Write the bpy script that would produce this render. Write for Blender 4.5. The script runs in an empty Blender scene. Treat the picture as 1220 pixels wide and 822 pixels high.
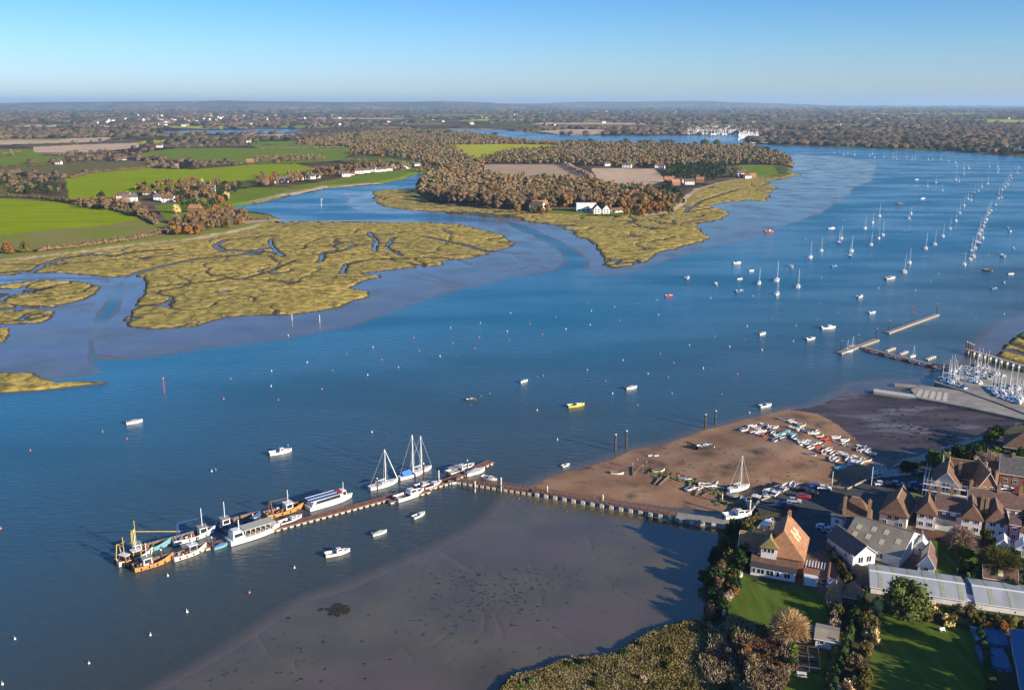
import bpy, math, random
import numpy as np
from mathutils import Vector, Matrix
R = math.radians
sc = bpy.context.scene
col = sc.collection

# ------------------------------------------------------------------ camera
CAM_H = 120.0; F = 1100.0; HY = 123.3
PITCH = math.atan((411 - HY) / F)
cd = bpy.data.cameras.new('camera'); cam = bpy.data.objects.new('camera', cd); col.objects.link(cam)
cam.location = (0, 0, CAM_H); cam.rotation_euler = (math.pi / 2 - PITCH, 0, 0)
cd.sensor_width = 36; cd.lens = F / 1220 * 36; cd.clip_start = 1; cd.clip_end = 200000
sc.camera = cam
# ------------------------------------------------------------------ sky and sun
SUN_EL = R(16.5); SUN_ROT = R(126)
w = bpy.data.worlds.new('World'); sc.world = w; w.use_nodes = True
nt = w.node_tree; bg = nt.nodes['Background']
sky = nt.nodes.new('ShaderNodeTexSky'); sky.sky_type = 'NISHITA'; sky.sun_disc = False
sky.sun_elevation = SUN_EL; sky.sun_rotation = SUN_ROT
sky.altitude = 100; sky.air_density = 1.0; sky.dust_density = 0.3; sky.ozone_density = 3.0
tint = nt.nodes.new('ShaderNodeMix'); tint.data_type = 'RGBA'; tint.blend_type = 'MULTIPLY'; tint.inputs[0].default_value = 1
tc = nt.nodes.new('ShaderNodeTexCoord'); sp = nt.nodes.new('ShaderNodeSeparateXYZ')
ramp = nt.nodes.new('ShaderNodeValToRGB')
nt.links.new(tc.outputs['Generated'], sp.inputs[0]); nt.links.new(sp.outputs['Z'], ramp.inputs[0])
SKYR = [(0.0, (.62, .76, 1.12)), (0.03, (.56, .73, 1.10)), (0.055, (.48, .70, 1.04)), (0.10, (.33, .61, .97)), (0.45, (.30, .58, 1.0))]
e = ramp.color_ramp.elements
e[0].position, e[0].color = SKYR[0][0], (*SKYR[0][1], 1)
e[1].position, e[1].color = SKYR[-1][0], (*SKYR[-1][1], 1)
for p_, c_ in SKYR[1:-1]:
    q = e.new(p_); q.color = (*c_, 1)
nt.links.new(sky.outputs[0], tint.inputs[6]); nt.links.new(ramp.outputs[0], tint.inputs[7])
nt.links.new(tint.outputs[2], bg.inputs[0]); bg.inputs[1].default_value = 0.091
sd = bpy.data.lights.new('sun', 'SUN'); sd.energy = 5.0; sd.angle = R(.5); sd.color = (1.0, .86, .67)
sun = bpy.data.objects.new('sun', sd); col.objects.link(sun)
sv = Vector((math.sin(SUN_ROT) * math.cos(SUN_EL), math.cos(SUN_ROT) * math.cos(SUN_EL), math.sin(SUN_EL)))
sun.rotation_euler = sv.to_track_quat('Z', 'Y').to_euler(); sun.location = sv * 300
vs = sc.view_settings; vs.view_transform = 'Standard'; vs.look = 'None'; vs.gamma = 1; vs.exposure = 0.97
sc.cycles.volume_bounces = 0; sc.cycles.max_bounces = 5; sc.cycles.caustics_reflective = False

# ------------------------------------------------------------------ maths helpers
cp, spi = math.cos(PITCH), math.sin(PITCH)
def G(px, py, z=0.0):
    "ground point seen at a place of the 1220x822 photograph"
    u = (px - 610) / F; v = (411 - py) / F
    dx, dy, dz = u, cp + v * spi, -spi + v * cp
    t = (z - CAM_H) / dz
    return Vector((dx * t, dy * t, z))
def PX(x, y, z=0.0):
    yy = y * cp - (z - CAM_H) * spi; zz = y * spi + (z - CAM_H) * cp
    return 610 + F * x / yy, 411 - F * zz / yy
def poly(pts, z=0.0): return np.array([[*G(a, b, z)[:2]] for a, b in pts])
def hash2(ix, iy, seed):
    n = (ix.astype(np.int64) * 374761393 + iy.astype(np.int64) * 668265263 + seed * 1442695) & 0x7fffffff
    n = ((n ^ (n >> 13)) * 1274126177) & 0x7fffffff
    return ((n ^ (n >> 16)) & 0xffff) / 65535.0
def vnoise(x, y, seed=0):
    ix = np.floor(x); iy = np.floor(y); fx = x - ix; fy = y - iy
    fx = fx * fx * (3 - 2 * fx); fy = fy * fy * (3 - 2 * fy)
    a = hash2(ix, iy, seed); b = hash2(ix + 1, iy, seed); c = hash2(ix, iy + 1, seed); d = hash2(ix + 1, iy + 1, seed)
    return (a * (1 - fx) + b * fx) * (1 - fy) + (c * (1 - fx) + d * fx) * fy * 1.0
def fbm(x, y, sc_, oct=4, seed=0):
    s = 0; a = .5; f = 1 / sc_
    for i in range(oct):
        s = s + a * (vnoise(x * f + 17.3 * i, y * f - 9.1 * i, seed + i) - .5); a *= .5; f *= 2.03
    return s * 2
def sdf(P, X, Y, margin=120):
    "signed distance in metres, positive inside"
    out = np.full(X.shape, -margin * 1.0)
    mn = P.min(0) - margin; mx = P.max(0) + margin
    m = (X > mn[0]) & (X < mx[0]) & (Y > mn[1]) & (Y < mx[1])
    x = X[m]; y = Y[m]
    if x.size == 0: return out
    d2 = np.full(x.shape, 1e18); ins = np.zeros(x.shape, bool)
    n = len(P)
    for i in range(n):
        x0, y0 = P[i]; x1, y1 = P[(i + 1) % n]
        ex, ey = x1 - x0, y1 - y0; L = ex * ex + ey * ey + 1e-9
        t = np.clip(((x - x0) * ex + (y - y0) * ey) / L, 0, 1)
        d2 = np.minimum(d2, (x - x0 - t * ex) ** 2 + (y - y0 - t * ey) ** 2)
        if y0 != y1:
            c = ((y0 > y) != (y1 > y)) & (x < (x1 - x0) * (y - y0) / (y1 - y0) + x0)
            ins ^= c
    out[m] = np.clip(np.where(ins, 1, -1) * np.sqrt(d2), -margin, None)
    return out
def ldist(L, X, Y, margin=40):
    out = np.full(X.shape, margin * 1.0)
    mn = L.min(0) - margin; mx = L.max(0) + margin
    m = (X > mn[0]) & (X < mx[0]) & (Y > mn[1]) & (Y < mx[1])
    x = X[m]; y = Y[m]; d2 = np.full(x.shape, margin ** 2 * 1.0)
    for i in range(len(L) - 1):
        x0, y0 = L[i]; x1, y1 = L[i + 1]; ex, ey = x1 - x0, y1 - y0; q = ex * ex + ey * ey + 1e-9
        t = np.clip(((x - x0) * ex + (y - y0) * ey) / q, 0, 1)
        d2 = np.minimum(d2, (x - x0 - t * ex) ** 2 + (y - y0 - t * ey) ** 2)
    out[m] = np.sqrt(d2); return out
def sm(a, b, x):
    t = np.clip((x - a) / (b - a), 0, 1); return t * t * (3 - 2 * t)

# ------------------------------------------------------------------ materials
MATS = {}
def pri(name, base=(.5, .5, .5), rough=.8, spec=.5, metal=0):
    m = bpy.data.materials.new(name); m.use_nodes = True
    b = m.node_tree.nodes['Principled BSDF']
    b.inputs['Base Color'].default_value = (*base, 1); b.inputs['Roughness'].default_value = rough
    b.inputs['Specular IOR Level'].default_value = spec; b.inputs['Metallic'].default_value = metal
    return m, m.node_tree, b
def noise_mat(name, cols, scale, rough=.85, spec=.15, detail=6, bump=0, bscale=None, stretch=(1, 1, 1), second=None, objrand=0, island=0, metal=0, dist=0, contrast=(.3, .7)):
    """colour = ramp over noise; second=(scale, colour, lo, hi) lays patches of another colour over it"""
    if name in MATS: return MATS[name]
    m, t, b = pri(name, cols[0], rough, spec, metal); N = t.nodes; L = t.links
    tcn = N.new('ShaderNodeTexCoord'); mp = N.new('ShaderNodeMapping'); mp.inputs['Scale'].default_value = stretch
    L.new(tcn.outputs['Object'], mp.inputs[0])
    nz = N.new('ShaderNodeTexNoise'); nz.inputs['Scale'].default_value = scale; nz.inputs['Detail'].default_value = detail
    nz.inputs['Distortion'].default_value = dist
    L.new(mp.outputs[0], nz.inputs['Vector'])
    rp = N.new('ShaderNodeValToRGB'); L.new(nz.outputs[0], rp.inputs[0]); el = rp.color_ramp.elements
    n = len(cols); lo, hi = contrast
    for i, c in enumerate(cols):
        p = lo + (hi - lo) * i / max(1, n - 1)
        q = el[i] if i < 2 else el.new(p)
        q.color = (*c, 1); q.position = p
    if n == 1: el.remove(el[1])
    out = rp.outputs[0]
    if second:
        for (s2, c2, lo2, hi2) in (second if isinstance(second, list) else [second]):
            n2 = N.new('ShaderNodeTexNoise'); n2.inputs['Scale'].default_value = s2; n2.inputs['Detail'].default_value = 5
            L.new(mp.outputs[0], n2.inputs['Vector'])
            mr = N.new('ShaderNodeMapRange'); mr.inputs[1].default_value = lo2; mr.inputs[2].default_value = hi2
            L.new(n2.outputs[0], mr.inputs[0])
            mx = N.new('ShaderNodeMix'); mx.data_type = 'RGBA'; L.new(mr.outputs[0], mx.inputs[0]); L.new(out, mx.inputs[6])
            mx.inputs[7].default_value = (*c2, 1); out = mx.outputs[2]
    if objrand or island:
        hs = N.new('ShaderNodeHueSaturation'); L.new(out, hs.inputs['Color'])
        if objrand and island:
            oi = N.new('ShaderNodeObjectInfo'); ge = N.new('ShaderNodeNewGeometry')
            a1 = N.new('ShaderNodeMath'); a1.operation = 'MULTIPLY_ADD'; L.new(oi.outputs['Random'], a1.inputs[0]); a1.inputs[1].default_value = objrand; a1.inputs[2].default_value = 1 - objrand / 2
            a2 = N.new('ShaderNodeMath'); a2.operation = 'MULTIPLY_ADD'; L.new(ge.outputs['Random Per Island'], a2.inputs[0]); a2.inputs[1].default_value = island; a2.inputs[2].default_value = 1 - island / 2
            a3 = N.new('ShaderNodeMath'); a3.operation = 'MULTIPLY'; L.new(a1.outputs[0], a3.inputs[0]); L.new(a2.outputs[0], a3.inputs[1]); src = a3.outputs[0]
        else:
            s0 = N.new('ShaderNodeObjectInfo').outputs['Random'] if objrand else N.new('ShaderNodeNewGeometry').outputs['Random Per Island']
            k = objrand or island
            a1 = N.new('ShaderNodeMath'); a1.operation = 'MULTIPLY_ADD'; L.new(s0, a1.inputs[0]); a1.inputs[1].default_value = k; a1.inputs[2].default_value = 1 - k / 2; src = a1.outputs[0]
        L.new(src, hs.inputs['Value']); out = hs.outputs[0]
        if objrand:
            a4 = N.new('ShaderNodeMath'); a4.operation = 'MULTIPLY_ADD'
            fr = N.new('ShaderNodeMath'); fr.operation = 'FRACT'; ml = N.new('ShaderNodeMath'); ml.operation = 'MULTIPLY'; ml.inputs[1].default_value = 7.31
            oi2 = N.new('ShaderNodeObjectInfo'); L.new(oi2.outputs['Random'], ml.inputs[0]); L.new(ml.outputs[0], fr.inputs[0])
            L.new(fr.outputs[0], a4.inputs[0]); a4.inputs[1].default_value = .03; a4.inputs[2].default_value = .485; L.new(a4.outputs[0], hs.inputs['Hue'])
    L.new(out, b.inputs['Base Color'])
    if bump:
        n3 = N.new('ShaderNodeTexNoise'); n3.inputs['Scale'].default_value = bscale or scale * 3; n3.inputs['Detail'].default_value = 4
        L.new(mp.outputs[0], n3.inputs['Vector'])
        bp = N.new('ShaderNodeBump'); bp.inputs['Strength'].default_value = .8; bp.inputs['Distance'].default_value = bump
        L.new(n3.outputs[0], bp.inputs['Height']); L.new(bp.outputs[0], b.inputs['Normal'])
    MATS[name] = m; return m
def paint(name, c, rough=.45, spec=.5, var=.12, metal=0):
    "plain surface with slight weathering"
    if name in MATS: return MATS[name]
    d = tuple(x * (1 - var) for x in c)
    return noise_mat(name, [d, c], 1.6, rough, spec, metal=metal, contrast=(.35, .6))

# ------------------------------------------------------------------ object helpers
def tag(o, label=None, cat=None, group=None, kind=None):
    if label: o['label'] = label
    if cat: o['category'] = cat
    if group: o['group'] = group
    if kind: o['kind'] = kind
    return o
def empty(name, label, cat, loc=(0, 0, 0), rz=0, group=None):
    o = bpy.data.objects.new(name, None); col.objects.link(o); o.location = loc; o.rotation_euler = (0, 0, rz)
    o.empty_display_size = .2
    return tag(o, label, cat, group)
def copy_tree(o, parent=None):
    c = o.copy(); col.objects.link(c)
    if parent: c.parent = parent
    for ch in o.children: copy_tree(ch, c)
    return c
class MB:
    def __init__(s): s.v = []; s.f = []; s.m = []
    def add(s, vs_, fs, mi=0):
        b = len(s.v); s.v += [tuple(q) for q in vs_]; s.f += [tuple(i + b for i in f) for f in fs]; s.m += [mi] * len(fs); return s
    def box(s, x0, x1, y0, y1, z0, z1, mi=0):
        vs_ = [(x0, y0, z0), (x1, y0, z0), (x1, y1, z0), (x0, y1, z0), (x0, y0, z1), (x1, y0, z1), (x1, y1, z1), (x0, y1, z1)]
        return s.add(vs_, [(0, 3, 2, 1), (4, 5, 6, 7), (0, 1, 5, 4), (1, 2, 6, 5), (2, 3, 7, 6), (3, 0, 4, 7)], mi)
    def tube(s, p0, p1, r0, r1=None, n=6, mi=0):
        p0 = Vector(p0); p1 = Vector(p1); r1 = r0 if r1 is None else r1; d = (p1 - p0).normalized()
        a = d.orthogonal().normalized(); b = d.cross(a); vs_ = []
        for p, r in ((p0, r0), (p1, r1)):
            for k in range(n):
                t = 2 * math.pi * k / n; vs_.append(p + (a * math.cos(t) + b * math.sin(t)) * r)
        fs = [(k, (k + 1) % n, n + (k + 1) % n, n + k) for k in range(n)] + [tuple(range(n))[::-1], tuple(range(n, 2 * n))]
        return s.add(vs_, fs, mi)
    def prism(s, pts, z0, z1, mi=0, top=1.0):
        n = len(pts); cx = sum(p[0] for p in pts) / n; cy = sum(p[1] for p in pts) / n
        vs_ = [(p[0], p[1], z0) for p in pts] + [(cx + (p[0] - cx) * top, cy + (p[1] - cy) * top, z1) for p in pts]
        return s.add(vs_, [(k, (k + 1) % n, n + (k + 1) % n, n + k) for k in range(n)] + [tuple(range(n))[::-1], tuple(range(n, 2 * n))], mi)
    def loft(s, secs, cap=True, mi=0, closed=False):
        n = len(secs[0]); vs_ = [p for q in secs for p in q]; fs = []
        for i in range(len(secs) - 1):
            for k in range(n if closed else n - 1):
                a = i * n + k; b = i * n + (k + 1) % n
                fs.append((a, b, b + n, a + n))
        if cap: fs.append(tuple(range(n))); fs.append(tuple(range((len(secs) - 1) * n, len(secs) * n))[::-1])
        return s.add(vs_, fs, mi)
    def build(s, name, mats, parent=None, smooth=False, loc=None):
        me = bpy.data.meshes.new(name); me.from_pydata(s.v, [], s.f)
        for m in (mats if isinstance(mats, (list, tuple)) else [mats]): me.materials.append(m)
        if isinstance(mats, (list, tuple)): me.polygons.foreach_set('material_index', s.m)
        if smooth: me.polygons.foreach_set('use_smooth', [True] * len(s.f))
        me.update(); o = bpy.data.objects.new(name, me); col.objects.link(o)
        if parent: o.parent = parent
        if loc: o.location = loc
        return o
def np_mesh(name, V, Fq, mat, parent=None, smooth=False, attrs=None, kn=4):
    me = bpy.data.meshes.new(name); nv, nf = len(V), len(Fq)
    me.vertices.add(nv); me.vertices.foreach_set('co', np.ascontiguousarray(V, np.float32).ravel())
    me.loops.add(nf * kn); me.loops.foreach_set('vertex_index', np.ascontiguousarray(Fq, np.int32).ravel())
    me.polygons.add(nf); me.polygons.foreach_set('loop_start', np.arange(0, nf * kn, kn, dtype=np.int32))
    me.polygons.foreach_set('loop_total', np.full(nf, kn, np.int32))
    me.polygons.foreach_set('use_smooth', np.full(nf, smooth))
    me.materials.append(mat)
    if attrs:
        for k, a in attrs.items():
            at = me.attributes.new(k, 'FLOAT', 'POINT'); at.data.foreach_set('value', a.astype(np.float32))
    me.update(calc_edges=True); me.validate()
    o = bpy.data.objects.new(name, me); col.objects.link(o)
    if parent: o.parent = parent
    return o

# ------------------------------------------------------------------ outlines of the land, traced on the ground
LAND = 2.2
shore_L = [(0, 316), (38, 309), (102, 302), (165, 293), (230, 287), (294, 276), (325, 268), (340, 263), (322, 256), (300, 253), (283, 250), (280, 245),
           (300, 243), (320, 239), (345, 233), (364, 230), (389, 224), (420, 222), (453, 219), (480, 214), (493, 209), (500, 207)]
shore_P = [(505, 209), (500, 216), (494, 224), (504, 239), (530, 246), (570, 249), (610, 251), (651, 255), (702, 258), (743, 259), (780, 257), (799, 253), (815, 246), (817, 235), (830, 225),
           (856, 218), (880, 214), (910, 212), (930, 211), (943, 207), (947, 198), (944, 190), (930, 184), (905, 177.5)]
shore_N = [(880, 174.5), (860, 173), (800, 172), (740, 171), (700, 170), (660, 169.5), (640, 169), (610, 165), (580, 160), (545, 157.5), (520, 155.5), (530, 154.4), (560, 154.4), (600, 155.6), (651, 160), (677, 161.3), (715, 161.6),
           (753, 161.9), (800, 161.8), (830, 161.2), (860, 160.5), (885, 161), (900, 163), (893, 165.5), (889, 169), (900, 171.5), (930, 173), (979, 175), (1031, 176.5), (1075, 178.5), (1110, 179.5), (1145, 181), (1175, 184), (1220, 187), (1300, 192), (1500, 205)]
P_FAR = np.vstack([[[-70000, 56000]], [[-70000, 900]], poly([(-260, 352)]), poly(shore_L), poly(shore_P), poly(shore_N), [[9000, 3000], [70000, 9000], [70000, 56000]]])
P_M1 = poly([(-260, 352), (0, 312), (340, 262), (600, 265), (625, 276), (652, 290), (667, 303), (669, 313), (656, 321), (640, 325), (600, 330), (540, 345), (470, 368), (420, 386), (330, 404), (230, 416), (170, 425), (127, 427), (118, 421),
             (117, 410), (126, 392), (143, 365), (152, 345), (152, 333), (143, 330), (133, 345), (112, 380), (101, 405), (100, 425), (105, 445), (60, 452), (0, 462), (-260, 500)])
P_M2 = poly([(443, 228), (560, 225), (700, 240), (948, 184), (985, 186), (1010, 188), (1033, 193), (1045, 200), (1041, 211), (1018, 226), (989, 247), (952, 262), (926, 272), (900, 282), (858, 290), (812, 304), (770, 317), (735, 327), (712, 327), (706, 322), (706, 312),
             (690, 299), (660, 284), (612, 264), (550, 258), (500, 255), (450, 255), (425, 252), (414, 245), (418, 238), (402, 231)])
P_M4 = poly([(585, 620), (570, 630), (538, 650), (495, 669), (430, 697), (364, 718), (341, 731), (302, 759), (266, 781), (200, 820), (100, 880), (20, 960), (1500, 960), (1500, 580), (1060, 560), (872, 600), (753, 592), (690, 585), (655, 583), (636, 583), (615, 588), (598, 606)])
P_FS = poly([(955, 490), (990, 484), (1012, 468), (1040, 467), (1090, 474), (1150, 487), (1200, 498), (1185, 512), (1150, 522), (1100, 540), (1062, 562), (1020, 540), (985, 505)])
P_M6 = poly([(832, 165.2), (850, 163.2), (872, 163.6), (881, 166), (862, 168.8), (838, 168)])
P_M5 = poly([(942, 488), (969, 485), (985, 479), (1002, 468), (1015, 458), (1060, 454), (1112, 452), (1116, 442), (1128, 437), (1162, 411), (1189, 393), (1220, 377), (1320, 335), (1500, 400), (1500, 560), (1040, 620)])
P_BE = poly([(634, 580), (650, 572), (672, 563), (700, 556), (728, 548), (753, 535), (792, 528), (817, 519), (838, 511), (874, 503), (908, 495), (942, 488), (975, 492), (1010, 505), (1040, 522), (1065, 545), (1070, 560), (1040, 600), (1000, 640), (900, 640), (872, 622), (800, 610), (700, 594)])
MA = [(153, 372), (150, 383), (160, 389), (185, 391), (230, 389), (270, 378), (300, 376), (345, 375), (380, 371), (402, 367), (423, 358), (443, 354), (438, 349), (412, 344), (428, 335), (451, 330), (423, 327), (453, 323), (494, 319), (527, 316), (524, 311),
      (560, 308), (584, 302), (610, 294), (613, 290), (594, 279), (556, 269), (504, 266), (466, 266), (407, 265), (351, 264), (335, 266), (310, 262), (250, 270), (100, 295), (0, 308), (-260, 345), (-260, 360), (0, 328), (60, 325), (110, 328), (130, 330), (152, 328), (175, 330), (178, 338), (170, 352)]
P_MARSH = [poly(MA), poly([(-260, 370), (0, 341), (51, 335), (89, 337), (117, 343), (112, 350), (100, 357), (64, 366), (0, 367), (-260, 410)]),
           poly([(-260, 415), (0, 371), (40, 369), (64, 372), (60, 380), (46, 385), (0, 387), (-100, 400)]), poly([(-60, 395), (0, 391), (13, 392), (10, 400), (5, 408), (-60, 415)]),
           poly([(-200, 440), (0, 446), (38, 446), (48, 451), (69, 456), (102, 455), (140, 456), (102, 460), (69, 464), (50, 466), (0, 469), (-200, 480)]),
           poly([(455, 226), (443, 228), (435, 231), (446, 239), (447, 248), (479, 251), (530, 253), (568, 255), (610, 258), (633, 263), (664, 270), (676, 276), (700, 286), (712, 291), (723, 304), (727, 314), (734, 319), (753, 316), (775, 307), (790, 300), (812, 298),
                 (838, 283), (825, 274), (833, 266), (868, 262), (850, 248), (866, 240), (890, 238), (908, 240), (929, 235), (926, 228), (908, 221), (926, 213), (946, 209), (900, 200), (760, 235), (600, 240), (500, 225)]),
           poly([(1185, 424), (1200, 411), (1218, 399), (1320, 360), (1500, 400), (1500, 450), (1240, 440), (1208, 432)]),
           poly([(590, 826), (607, 806), (641, 797), (662, 789), (691, 783), (735, 779), (752, 766), (770, 756), (789, 748), (813, 738), (838, 739), (870, 760), (960, 840), (960, 960), (480, 960), (545, 850)], .6)]
P_VIL = poly([(872, 624), (895, 612), (905, 598), (900, 585), (925, 578), (950, 574), (985, 577), (1010, 578), (1035, 566), (1062, 552), (1100, 545), (1130, 535), (1150, 525), (1175, 518), (1200, 505), (1240, 500), (1500, 520), (1500, 960), (880, 960), (880, 800), (858, 748), (852, 720), (842, 700), (846, 670), (856, 645)], LAND)
CREEKS = [([(-40, 340), (0, 335), (60, 333), (112, 333), (128, 336)], 2.2, -.3), ([(0, 326), (20, 324), (33, 327), (51, 316), (77, 308), (110, 304), (138, 306), (153, 302), (180, 299), (204, 298)], 3.0, .05),
          ([(151, 331), (164, 325), (192, 318), (213, 313), (235, 309), (281, 305), (310, 302)], 2.6, -.15), ([(256, 293), (265, 298), (284, 299), (302, 300), (320, 296)], 3.0, -.2), ([(256, 293), (271, 286), (294, 284), (330, 281)], 2.4, .1),
          ([(189, 341), (225, 338), (256, 335), (271, 332), (284, 334), (300, 330), (325, 323), (333, 318), (352, 311)], 1.6, .1), ([(260, 300), (300, 299), (323, 301), (338, 306), (325, 296), (322, 286)], 2.0, .1),
          ([(379, 313), (384, 304), (412, 298), (423, 293), (453, 290), (480, 291)], 2.2, .05), ([(407, 326), (410, 316), (432, 311), (470, 309), (494, 308)], 2.2, .05), ([(448, 300), (446, 298), (448, 288), (440, 278)], 2.2, .05),
          ([(500, 282), (522, 286), (556, 293), (568, 298), (590, 301), (612, 303), (640, 304)], 2.4, -.2), ([(500, 308), (527, 308), (545, 311), (561, 316)], 1.6, -.2), ([(60, 343), (40, 347), (25, 349)], 3.2, .0), ([(-40, 369), (0, 368.5), (66, 368), (110, 362)], 1.6, -.2),
          ([(479, 306), (460, 295), (470, 283)], 1.8, .1), ([(840, 262), (800, 268), (770, 262), (740, 268)], 1.5, .2), ([(850, 248), (815, 254), (835, 240), (880, 226)], 2, .1), ([(0, 316), (60, 316), (120, 311), (200, 305)], 1.5, .1)]
CREEKS = [(poly(a), wd, zz) for a, wd, zz in CREEKS]
MUDLINES = [(poly([(544, 715), (577, 731), (577, 751), (560, 764), (535, 790), (500, 815)]), .45), (poly([(525, 659), (574, 684), (593, 705), (590, 735), (600, 760)]), .4), (poly([(480, 773), (493, 787), (478, 806), (462, 822)]), .45), (poly([(535, 731), (544, 748), (515, 770)]), .35), (poly([(610, 650), (650, 690), (640, 740), (690, 770)]), .35), (poly([(700, 640), (720, 690), (760, 720)]), .3), (poly([(118, 424), (150, 428), (200, 423), (270, 414)]), 1.2), (poly([(495, 325), (530, 336), (560, 343), (575, 345)]), .8), (poly([(600, 301), (612, 304), (619, 309)]), 1.5), (poly([(600, 318), (622, 321), (634, 316), (655, 321)]), 1.2),
            (poly([(948, 203), (990, 206), (1042, 207)]), 3), (poly([(900, 256), (925, 264), (946, 266)]), 2.5), (poly([(940, 218), (980, 222), (1020, 223)]), 2.2), (poly([(920, 246), (960, 248), (985, 250)]), 1.4),
            (poly([(305, 758), (320, 779), (330, 790), (350, 786), (352, 798), (375, 808), (400, 822)]), .25), (poly([(525, 658), (560, 680), (580, 690)]), .25)]
PONDS = [poly([(175, 157.6), (230, 156), (262, 155), (310, 154.4), (366, 154.8), (350, 158.5), (310, 160), (260, 159.4), (220, 159)]), ]
FIELD = {
 'lime_grass': [[(79, 212), (107, 206), (169, 201), (230, 203), (300, 197), (351, 196), (360, 198), (377, 202), (338, 210), (310, 214), (268, 216), (205, 224), (153, 230), (130, 235), (100, 238), (84, 238)],
                [(-260, 262), (-100, 235), (0, 237), (64, 241), (100, 246), (153, 253), (175, 260), (135, 268), (60, 275), (0, 281), (-260, 318)]],
 'worn_grass': [[(-260, 351), (0, 311), (38, 308), (102, 300), (165, 292), (230, 286), (300, 273), (338, 264), (322, 257), (285, 253), (262, 263), (205, 277), (150, 287), (45, 301), (0, 303), (-260, 342)], [(300, 241), (345, 231), (389, 223), (453, 217.5), (480, 213), (453, 217), (389, 220), (345, 226)], [(175, 260), (189, 264), (202, 269), (179, 277), (153, 285), (115, 291), (46, 299), (0, 301), (-260, 340), (-260, 318), (0, 281), (60, 275), (135, 268)]],
 'green_grass': [[(158, 189), (179, 182), (217, 178), (310, 178), (300, 174), (415, 176), (418, 184), (402, 192), (351, 194.5), (300, 195), (268, 193)], [(-200, 180), (0, 179), (38, 179), (51, 187), (79, 189), (77, 193), (0, 198), (-200, 204)],
                 [(346, 222.5), (389, 216), (423, 210), (489, 201), (515, 203), (512, 207), (479, 212), (453, 217), (389, 221), (360, 226)], [(878, 198), (910, 197), (921, 199), (926, 207), (905, 211), (885, 209)], [(185, 246), (300, 224), (345, 224), (300, 240), (283, 244), (240, 262), (200, 262)],
                 [(620, 253), (800, 247), (806, 252), (740, 258), (640, 254)], [(300, 171), (420, 168), (450, 172), (420, 175), (300, 173)]],
 'olive_rough': [[(-200, 206), (0, 199), (60, 195), (190, 193), (170, 200), (107, 205), (79, 211), (30, 205), (-200, 215)], [(-200, 225), (-100, 214), (0, 212), (40, 213), (20, 226), (0, 232), (-200, 245)], [(600, 240), (628, 214), (694, 213), (700, 224), (640, 228)]],
 'tan_stubble': [[(41, 177), (102, 174), (166, 172), (164, 177), (102, 183), (41, 183)], [(705, 201), (779, 202), (792, 215), (766, 223), (728, 219), (712, 212)], [(-100, 172), (60, 168), (130, 166), (120, 170), (0, 174)], [(300, 163), (360, 161), (352, 165), (300, 167)],
                 [(640, 156.5), (720, 156), (716, 160.5), (670, 160)], [(1110, 167.2), (1300, 168), (1300, 170), (1150, 169.6)]],
 'yellow_green': [[(532, 174), (610, 173), (671, 174.5), (664, 178), (600, 182), (580, 191), (560, 190), (545, 180)], [(170, 170), (205, 168), (204, 171), (170, 173)]],
 'ploughed_earth': [[(578, 197), (671, 197), (694, 210), (689, 216), (600, 214), (580, 209)]]}
FAR_STRIPS = {'green_grass': [[(909.8519186437867, 143.5), (1000, 143.6), (1009.8519186437867, 145), (890.1480813562133, 145.1)], [(1101.1388843221393, 166.5), (1240, 166.6), (1251.1388843221393, 168), (1078.8611156778607, 168.1)], [(1153.3190575111198, 152), (1240, 152.1), (1243.3190575111198, 154), (1146.6809424888802, 154.1)], [(702.9099054092568, 153), (800, 153.1), (812.9099054092568, 154.6), (677.0900945907432, 154.7)], [(438.1597595256038, 149), (520, 149.1), (528.1597595256038, 150), (421.8402404743962, 150.1)], [(123.14425608547792, 161), (230, 161.1), (233.14425608547793, 163.2), (116.85574391452208, 163.29999999999998)], [(866.0743060261223, 138), (930, 138.1), (936.0743060261223, 139), (853.9256939738777, 139.1)], [(241.76861690574324, 165), (340, 165.1), (351.7686169057433, 167), (218.23138309425676, 167.1)]], 'tan_stubble': [[(1021.159656881868, 143), (1095, 143.1), (1106.159656881868, 144.6), (998.840343118132, 144.7)], [(648.1218491981591, 148.5), (760, 148.6), (768.1218491981591, 150), (631.8781508018409, 150.1)], [(35.712301158818136, 151.5), (130, 151.6), (135.71230115881812, 153.2), (24.287698841181864, 153.29999999999998)], [(363.0797990898941, 143), (470, 143.1), (483.0797990898941, 144), (336.9202009101059, 144.1)]], 'yellow_green': [[(1131.7471292212226, 145.5), (1240, 145.6), (1251.7471292212226, 147.6), (1108.2528707787774, 147.7)], [(573.3769238869814, 144.5), (700, 144.6), (713.3769238869814, 145.6), (546.6230761130186, 145.7)], [(178.98136945159524, 152.5), (260, 152.6), (268.98136945159524, 153.6), (161.01863054840476, 153.7)], [(1051.4229799679206, 137.5), (1180, 137.6), (1191.4229799679206, 138.6), (1028.5770200320794, 138.7)]], 'worn_grass': [[(1043.3669531215476, 156), (1100, 156.1), (1113.3669531215476, 158), (1016.6330468784524, 158.1)], [(973.1455749633196, 150), (1040, 150.1), (1053.1455749633196, 151.5), (946.8544250366804, 151.6)], [(790.1387200845062, 146.5), (860, 146.6), (870.1387200845062, 148), (769.8612799154938, 148.1)], [(334.2452656111846, 151.5), (420, 151.6), (424.2452656111846, 152.8), (325.7547343888154, 152.9)], [(9.313353067209109, 159), (90, 159.1), (99.3133530672091, 161.5), (-9.313353067209109, 161.6)], [(5.384027805102329, 167), (70, 167.1), (75.38402780510233, 169), (-5.384027805102329, 169.1)], [(504.7556463359384, 139), (620, 139.1), (624.7556463359384, 140), (495.2443536640616, 140.1)], [(64.52644160238793, 156), (150, 156.1), (154.52644160238793, 157.5), (55.47355839761207, 157.6)]]}
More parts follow.
